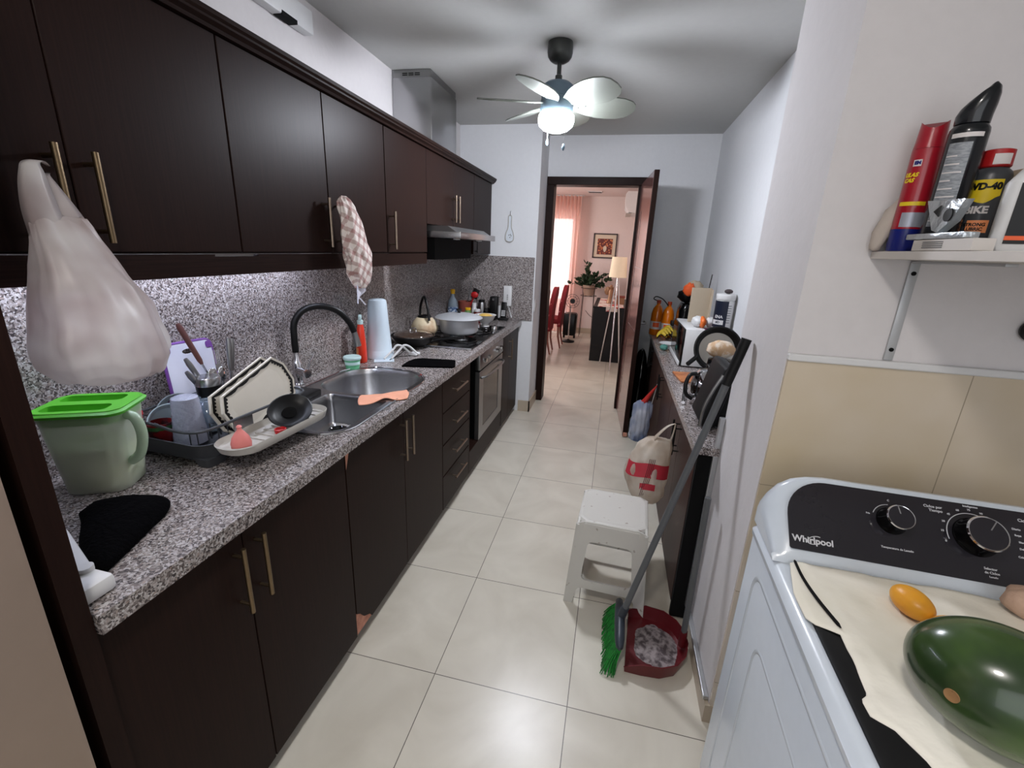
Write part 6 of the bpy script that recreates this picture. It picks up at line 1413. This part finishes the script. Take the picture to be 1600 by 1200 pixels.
# carton and blister
bm = newbm(); box(bm, 1.112, 1.146, -0.232, -0.062, ZS+0.0005, ZS+0.022, bev=0.001, seg=1); t = thing('small_carton', 'flat white medicine carton lying along the shelf edge', 'carton', (1.13, -0.15, ZS)); b = part(t, 'box', bm, 'shelf_white', smooth=False)
bm = newbm(); 
for k in range(4): box(bm, 1.1112, 1.1121, -0.155, -0.095, ZS+0.006+k*0.0035, ZS+0.0072+k*0.0035)
part(b, 'printed_lines', bm, 'can_grey', smooth=False)
mat('foil', (190, 196, 200), 0.3, 0.7, bump=(40, 0.6))
t = thing('blister_pack', 'silver blister pack with a clear triangular window on the white carton', 'blister pack', (1.13, -0.14, ZS+0.023))
bm = newbm(); box(bm, 1.110, 1.136, -0.205, -0.035, ZS+0.0228, ZS+0.034, bev=0.002); b = part(t, 'card', bm, 'foil')
tri = [(-0.062, 0.098), (-0.170, 0.092), (-0.150, 0.055), (-0.118, 0.035), (-0.10, 0.04)]
bm = newbm(); prism(bm, [(y, ZS+z) for y, z in tri], 'x', 1.117, 1.132); part(t, 'window_card', bm, 'foil', smooth=False)
bm = newbm(); cyl(bm, (1.1165, -0.105, ZS+0.075), (1.114, -0.105, ZS+0.075), 0.013, 3, 0.010); cyl(bm, (1.1165, -0.140, ZS+0.066), (1.114, -0.140, ZS+0.066), 0.012, 20); part(t, 'holes', bm, 'black_plastic', smooth=False)
mat('paper_bag', (186, 174, 164), 0.8); bm = newbm(); ellipsoid(bm, (1.112, 0.058, ZS+0.058), 0.020, 0.018, 0.060, fn=lambda p: 1+0.22*noise.noise(p*2.2)); 
for v in bm.verts: v.co.x += 0.25*(v.co.z-ZS-0.05); v.co.z = max(v.co.z, ZS+0.0005)
solo('crumpled_paper_bag', 'crumpled beige bag squeezed behind the red can at the shelf end', 'bag', bm, 'paper_bag', smooth='all')
solo('tan_box', 'tan cardboard box behind the grey lubricant can', 'box', bx(1.262, 1.33, -0.10, 0.03, ZS+0.0005, ZS+0.16), 'cardboard', smooth=False)

# ------------------------------------------------------------------ dining room beyond the door
mat('glass_pane', (240, 245, 250), 0.02, trans=1.0, ior=1.0)
def mat_curtain():
    m = bpy.data.materials.new('sheer_curtain'); m.use_nodes = True; nt = m.node_tree; b = nt.nodes['Principled BSDF']; out = nt.nodes['Material Output']
    b.inputs['Base Color'].default_value = lin((238, 210, 200)); b.inputs['Roughness'].default_value = 0.9
    tl = nt.nodes.new('ShaderNodeBsdfTranslucent'); tl.inputs[0].default_value = lin((246, 204, 190))
    tr = nt.nodes.new('ShaderNodeBsdfTransparent'); m1 = nt.nodes.new('ShaderNodeMixShader'); m1.inputs[0].default_value = 0.6
    m2 = nt.nodes.new('ShaderNodeMixShader'); m2.inputs[0].default_value = 0.12
    nt.links.new(b.outputs[0], m1.inputs[1]); nt.links.new(tl.outputs[0], m1.inputs[2]); nt.links.new(m1.outputs[0], m2.inputs[1]); nt.links.new(tr.outputs[0], m2.inputs[2]); nt.links.new(m2.outputs[0], out.inputs['Surface'])
    MATS['sheer_curtain'] = m
mat_curtain()
w = struct('window_1', bx(-1.5, -0.33, 7.68, 7.69, 0.1, 2.15), 'glass_pane')
bm = newbm()
for a in ((-1.5, -1.46, 0.1, 2.15), (-0.37, -0.33, 0.1, 2.15), (-0.94, -0.90, 0.1, 2.15), (-1.5, -0.33, 2.11, 2.15), (-1.5, -0.33, 0.1, 0.14)): box(bm, a[0], a[1], 7.66, 7.70, a[2], a[3])
struct('window_frame', bm, 'aluminium', parent=w)
t = thing('sheer_curtain', 'pinkish sheer curtain hanging from the ceiling over the dining window', 'curtain', (-0.8, 7.4, 2.5))
bm = newbm(); n = 260; rings = []
for i in range(n+1):
    x = -1.9+1.68*i/n; y = 7.42+0.035*math.sin(i*0.62)+0.012*math.sin(i*0.23+1)
    y2 = 7.42+0.05*math.sin(i*0.62+0.3)+0.02*math.sin(i*0.11+1)
    rings.append((x, y, y2))
top = [bm.verts.new((x, y, 2.49)) for x, y, y2 in rings]; bot = [bm.verts.new((x, y2, 0.03)) for x, y, y2 in rings]
for i in range(n): bm.faces.new((top[i], top[i+1], bot[i+1], bot[i]))
part(t, 'fabric', bm, 'sheer_curtain', smooth='all')
bm = newbm(); cyl(bm, (-2.0, 7.42, 2.488), (-0.18, 7.42, 2.488), 0.011, 10); part(t, 'rail', bm, 'white_plastic')
# framed picture
mat('frame_brown', (54, 36, 34), 0.4); mat('passepartout', (214, 198, 176), 0.8)
def mat_art():
    m = bpy.data.materials.new('floral_art'); m.use_nodes = True; nt = m.node_tree; b = nt.nodes['Principled BSDF']
    co = nt.nodes.new('ShaderNodeTexCoord'); v = nt.nodes.new('ShaderNodeTexVoronoi'); v.inputs['Scale'].default_value = 26; nt.links.new(co.outputs['Object'], v.inputs['Vector'])
    r = nt.nodes.new('ShaderNodeValToRGB'); e = r.color_ramp.elements; e[0].color = lin((226, 160, 110)); e[1].color = lin((96, 34, 26)); e[0].position = 0.12; e[1].position = 0.5; k = e.new(0.3); k.color = lin((178, 92, 48))
    nt.links.new(v.outputs['Distance'], r.inputs[0]); nt.links.new(r.outputs[0], b.inputs['Base Color']); MATS['floral_art'] = m
mat_art()
t = thing('framed_picture', 'brown framed picture of a pale face among orange flowers on the dining wall', 'picture', (0.25, 7.59, 1.43))
bm = newbm(); x0, x1, z0, z1 = 0.035, 0.468, 1.432, 1.872
for a in ((x0, x0+0.022, z0, z1), (x1-0.022, x1, z0, z1), (x0, x1, z0, z0+0.022), (x0, x1, z1-0.022, z1)): box(bm, a[0], a[1], 7.575, 7.598, a[2], a[3])
part(t, 'frame', bm, 'frame_brown', smooth=False); mt = part(t, 'mount', bx(x0+0.02, x1-0.02, 7.588, 7.597, z0+0.02, z1-0.02), 'passepartout', smooth=False)
ar = part(mt, 'artwork', bx(0.115, 0.388, 7.584, 7.5875, 1.50, 1.78), 'floral_art', smooth=False)
bm = newbm(); prism(bm, [(0.255+0.030*math.cos(a)*(1-0.25*math.sin(-a)), 1.60+0.055*math.sin(a)) for a in [2*PI*k/24 for k in range(24)]], 'y', 7.580, 7.5835); part(t, 'painted_face', bm, 'passepartout', smooth=False)
# potted plant on wire stand
mat('pot_beige', (170, 142, 124), 0.7); mat('leaf', (34, 52, 34), 0.5, var=(20, (52, 76, 46), 0.4, 0.7)); mat('wire_dark', (70, 56, 52), 0.5, 0.6)
PX, PY = 0.05, 7.28
t = thing('plant_stand', 'thin dark wire plant stand by the dining room wall', 'stand', (PX, PY, 0))
bm = newbm()
for k in range(4):
    a = k*PI/2+PI/4; c, s_ = math.cos(a), math.sin(a)
    tube(bm, [(PX+0.16*c, PY+0.16*s_, 0.003), (PX+0.14*c, PY+0.14*s_, 0.76), (PX+0.15*c, PY+0.15*s_, 0.92)], 0.005, 6)
for z in (0.76, 0.90): tube(bm, [(PX+0.145*math.cos(2*PI*k/24), PY+0.145*math.sin(2*PI*k/24), z) for k in range(24)], 0.005, 6, closed=True)
tube(bm, [(PX-0.1, PY-0.1, 0.76), (PX+0.1, PY+0.1, 0.76)], 0.005, 6); tube(bm, [(PX-0.1, PY+0.1, 0.76), (PX+0.1, PY-0.1, 0.76)], 0.005, 6)
part(t, 'wire_frame', bm, 'wire_dark')
t = thing('potted_plant', 'bushy dark green leafy plant in a beige pot on the wire stand', 'plant', (PX, PY, 0.766))
bm = newbm(); lathe(bm, [(0.001, 0.0), (0.085, 0.0), (0.115, 0.16), (0.12, 0.165), (0.12, 0.185), (0.105, 0.185), (0.10, 0.16), (0.001, 0.15)], 28, (PX, PY, 0.766)); part(t, 'pot', bm, 'pot_beige')
random.seed(11); bs = newbm(); bl = newbm()
def leaf(bm, p, d, L):
    d = d.normalized(); s_ = d.cross(Vector((random.uniform(-1, 1), random.uniform(-1, 1), random.uniform(-0.3, 1)))).normalized(); w = L*0.30; nn = d.cross(s_)
    q = [p, p+d*L*0.3+s_*w, p+d*L*0.7+s_*w*0.8, p+d*L+nn*0.01, p+d*L*0.7-s_*w*0.8, p+d*L*0.3-s_*w]
    m_ = [p+d*L*0.3+nn*0.008, p+d*L*0.7+nn*0.008]
    V = [bm.verts.new(x) for x in q+m_]
    for f in ((0, 1, 6), (1, 2, 7, 6), (2, 3, 7), (3, 4, 7), (4, 5, 6, 7), (5, 0, 6)): bm.faces.new([V[i] for i in f])
dirs = [(-1.0, -0.1, 0.28, 0.40), (-0.8, 0.0, 0.6, 0.30), (1.0, -0.2, 0.55, 0.40), (0.9, 0.1, 0.9, 0.42), (-0.1, -0.3, 1.6, 0.44), (-0.3, 0.0, 1.4, 0.48), (0.3, 0.1, 1.2, 0.3), (0.5, -0.3, 0.6, 0.28), (0.1, -0.7, 0.7, 0.25), (-0.4, -0.5, 0.6, 0.26), (0.6, -0.2, 0.2, 0.26), (-0.2, 0.3, 1.0, 0.3), (0.2, -0.5, 1.1, 0.3), (-0.5, -0.3, 1.0, 0.3), (0.0, -0.6, 0.4, 0.2), (0.35, 0.2, 0.8, 0.3)]
for dx, dy, dz, L in dirs:
    d = Vector((dx, dy, dz)).normalized(); p0 = Vector((PX, PY, 0.92)); P = [p0+d*L*f+Vector((0, 0, -0.05*f*f))+Vector((random.uniform(-.01, .01), 0, random.uniform(-.01, .01))) for f in (0, 0.25, 0.5, 0.75, 1)]
    tube(bs, P, [0.005, 0.004, 0.004, 0.003, 0.002], 5)
    for k in range(24):
        f = random.uniform(0.25, 1.0)*4; i = min(int(f), 3); p = P[i]+(P[i+1]-P[i])*(f-i)
        leaf(bl, p, Vector((random.uniform(-1, 1), random.uniform(-1, 1), random.uniform(-0.6, 1)))+d*0.8, random.uniform(0.055, 0.09))
part(t, 'stems', bs, 'wire_dark'); part(t, 'foliage', bl, 'leaf', smooth=False)
# air conditioner, ceiling vent
t = thing('air_conditioner', 'cream split air conditioner high on the right dining room wall', 'air conditioner', (0.64, 6.5, 2.12))
bm = newbm(); prism(bm, [(0.719, 2.12), (0.719, 2.42), (0.56, 2.42), (0.53, 2.38), (0.54, 2.22), (0.60, 2.13)], 'y', 6.1, 6.95); part(t, 'casing', bm, 'white_plastic', smooth=False); part(t, 'flap', bx(0.56, 0.64, 6.15, 6.9, 2.115, 2.12), 'tray_beige', smooth=False)
t = thing('ceiling_vent', 'flat grey ceiling vent in the dining room', 'vent', (0.03, 6.9, 2.49)); bm = newbm(); box(bm, -0.09, 0.15, 6.82, 7.0, 2.488, 2.4995); part(t, 'frame', bm, 'label_white', smooth=False)
bm = newbm(); 
for k in range(5): box(bm, -0.075, 0.135, 6.84+k*0.032, 6.85+k*0.032, 2.486, 2.4885)
part(t, 'slats', bm, 'can_grey', smooth=False)
# black sideboard with runner and figurines, floor lamp
mat('sideboard_black', (16, 12, 13), 0.45)
t = thing('black_sideboard', 'black box sideboard beyond the kitchen doorway', 'sideboard', (0.47, 5.6, 0))
bm = newbm(); box(bm, 0.245, 0.715, 5.32, 6.6, 0.001, 0.775); part(t, 'body', bm, 'sideboard_black', smooth=False)
part(t, 'top', bx(0.24, 0.716, 5.31, 6.61, 0.776, 0.80, bev=0.003), 'sideboard_black', smooth=False)
mat('runner', (214, 200, 190), 0.8, var=(9, (176, 42, 46), 0.55, 0.6)); bm = newbm(); box(bm, 0.30, 0.66, 5.30, 6.5, 0.8005, 0.806); box(bm, 0.42, 0.58, 5.297, 5.305, 0.74, 0.806); solo('table_runner', 'white and red flowered runner on the black sideboard', 'runner', bm, 'runner', smooth=False)
mat('gold', (150, 112, 84), 0.4, 0.4)
t = thing('angel_figurine', 'golden brown figurine on the sideboard beside the floor lamp', 'figurine', (0.46, 5.75, 0.806))
bm = newbm(); lathe(bm, [(0.05, 0.0), (0.055, 0.01), (0.03, 0.10), (0.035, 0.16), (0.022, 0.20), (0.012, 0.215), (0.024, 0.24), (0.02, 0.27), (0.001, 0.28)], 18, (0.46, 5.75, 0.8065)); part(t, 'body', bm, 'gold')
bm = newbm(); ellipsoid(bm, (0.41, 5.77, 0.99), 0.045, 0.012, 0.06, fn=lambda p: 1+0.2*noise.noise(p*3)); ellipsoid(bm, (0.51, 5.77, 0.99), 0.045, 0.012, 0.06, fn=lambda p: 1+0.2*noise.noise(p*3)); part(t, 'wings', bm, 'gold')
t = thing('gift_box', 'gold patterned box on the sideboard at the door side', 'box', (0.60, 5.8, 0.806)); bm = newbm(); box(bm, 0.54, 0.67, 5.70, 5.85, 0.8065, 0.90); part(t, 'box', bm, 'gold', smooth=False); part(t, 'lid', bx(0.535, 0.675, 5.695, 5.855, 0.9005, 0.925), 'terracotta', smooth=False)
mat('lamp_shade', (232, 214, 188), 0.8, emit=((255, 220, 180), 0.15)); mat('lamp_wood', (196, 170, 150), 0.5)
t = thing('tripod_floor_lamp', 'floor lamp with cream drum shade and shiny tripod legs before the sideboard', 'lamp', (0.52, 5.0, 0))
bm = newbm(); lathe(bm, [(0.095, 1.492), (0.115, 1.235), (0.112, 1.235), (0.092, 1.492)], 32, (0.535, 5.0, 0), cap0=False, cap1=False); part(t, 'shade', bm, 'lamp_shade')
bm = newbm(); lathe(bm, [(0.03, 1.24), (0.03, 1.36), (0.001, 1.37)], 14, (0.535, 5.0, 0)); part(t, 'socket', bm, 'lamp_wood')
for (fx, fy) in ((0.405, 5.20), (0.552, 4.80), (0.68, 5.12)):
    bm = newbm(); cyl(bm, (fx, fy, 0.001), (0.535+(fx-0.535)*0.08, 5.0+(fy-5.0)*0.08, 1.24), 0.009, 10, 0.012); part(t, 'leg', bm, 'chrome')
# red chairs
mat('chair_red', (118, 14, 24), 0.75, var=(11, (176, 96, 100), 0.66, 0.68)); mat('chair_leg', (150, 96, 84), 0.5)
def dining_chair(x, y, label, rz=0):
    t = thing('dining_chair', label, 'chair', (x, y, 0), rz, group='red dining chairs')
    bm = newbm(); box(bm, -0.26, 0.20, -0.21, 0.21, 0.40, 0.49, bev=0.02); part(t, 'seat', bm, 'chair_red', local=True)
    bm = newbm(); rings = []
    for z, hw, xo in ((0.36, 0.20, 0.19), (0.45, 0.21, 0.19), (0.70, 0.215, 0.21), (0.90, 0.20, 0.24), (0.98, 0.15, 0.25), (1.01, 0.07, 0.255)):
        rings.append([(xo-0.03, -hw, z), (xo+0.03, -hw, z), (xo+0.035, 0, z), (xo+0.03, hw, z), (xo-0.03, hw, z), (xo-0.035, 0, z)])
    loft(bm, rings); part(t, 'backrest', bm, 'chair_red', local=True)
    for (lx, ly) in ((-0.22, -0.17), (-0.22, 0.17), (0.18, -0.17), (0.18, 0.17)):
        bm = newbm(); k = 0.05 if lx > 0 else -0.02; tube(bm, [(lx, ly, 0.40), (lx+k*0.1, ly, 0.2), (lx+k, ly, 0.002)], [0.022, 0.017, 0.012], 8); part(t, 'leg', bm, 'chair_leg', local=True)
dining_chair(-0.60, 5.65, 'red flowered dining chair nearest the kitchen doorway')
dining_chair(-0.50, 6.15, 'red flowered dining chair second from the doorway, next to the black fan')
dining_chair(-0.66, 5.10, 'red flowered dining chair mostly hidden by the door frame')
t = thing('dining_table', 'dark dining table mostly hidden behind the door frame', 'table', (-1.2, 5.6, 0)); bm = newbm(); box(bm, -1.7, -0.88, 4.8, 6.6, 0.72, 0.76); part(t, 'tabletop', bm, 'sideboard_black', smooth=False)
for x in (-1.6, -0.98):
    for y in (4.9, 6.5): part(t, 'leg', bx(x-0.03, x+0.03, y-0.03, y+0.03, 0.001, 0.719), 'sideboard_black', smooth=False)
# pedestal fan and black bin
FXX, FYY = -0.20, 6.60
t = thing('pedestal_fan', 'small black pedestal fan with wire cage by the red chairs', 'fan', (FXX, FYY, 0))
bm = newbm(); lathe(bm, [(0.11, 0.001), (0.11, 0.02), (0.02, 0.04), (0.015, 0.05)], 28, (FXX, FYY, 0)); part(t, 'base', bm, 'black_plastic')
bm = newbm(); cyl(bm, (FXX, FYY, 0.04), (FXX, FYY, 0.64), 0.012, 10); part(t, 'pole', bm, 'chrome')
bm = newbm()
for rr__ in (0.04, 0.08, 0.115): tube(bm, [(FXX, FYY+rr__*math.cos(2*PI*k/30)*0+0.0+FYY*0, 0) for k in range(0)] or [(FXX+0.03+rr__*math.cos(2*PI*k/30), FYY-0.05, 0.72+rr__*math.sin(2*PI*k/30)) for k in range(30)], 0.0035, 5, closed=True)
for k in range(12): a = 2*PI*k/12; cyl(bm, (FXX+0.03+0.02*math.cos(a), FYY-0.055, 0.72+0.02*math.sin(a)), (FXX+0.03+0.115*math.cos(a), FYY-0.05, 0.72+0.115*math.sin(a)), 0.002, 5)
part(t, 'cage', bm, 'black_plastic')
bm = newbm(); cyl(bm, (FXX+0.03, FYY-0.04, 0.72), (FXX+0.03, FYY+0.05, 0.70), 0.04, 16, 0.03); part(t, 'motor', bm, 'black_plastic')
t = thing('black_bin', 'black rounded bin standing behind the pedestal fan', 'bin', (-0.22, 6.98, 0)); bm = newbm(); loft(bm, [[(x, y, z) for x, y in rrect(-0.35+s, -0.10-s, 6.86+s, 7.1-s, 0.04)] for z, s in ((0.06, 0.02), (0.08, 0.01), (0.43, 0.0), (0.46, 0.02))]); part(t, 'body', bm, 'black_plastic')
for x in (-0.32, -0.13): bm = newbm(); cyl(bm, (x, 6.98, 0.001), (x, 6.98, 0.062), 0.02, 8); part(t, 'foot', bm, 'black_plastic')
t = thing('lamp_cord', 'thin dark cord hanging along the dining wall toward the sideboard', 'cord', (0.2, 7.55, 0)); bm = newbm(); tube(bm, smooth_path([(0.0, 7.57, 0.45), (0.08, 7.57, 0.36), (0.16, 7.57, 0.32), (0.25, 7.57, 0.31)], 5), 0.004, 5); part(t, 'cable', bm, 'black_plastic')
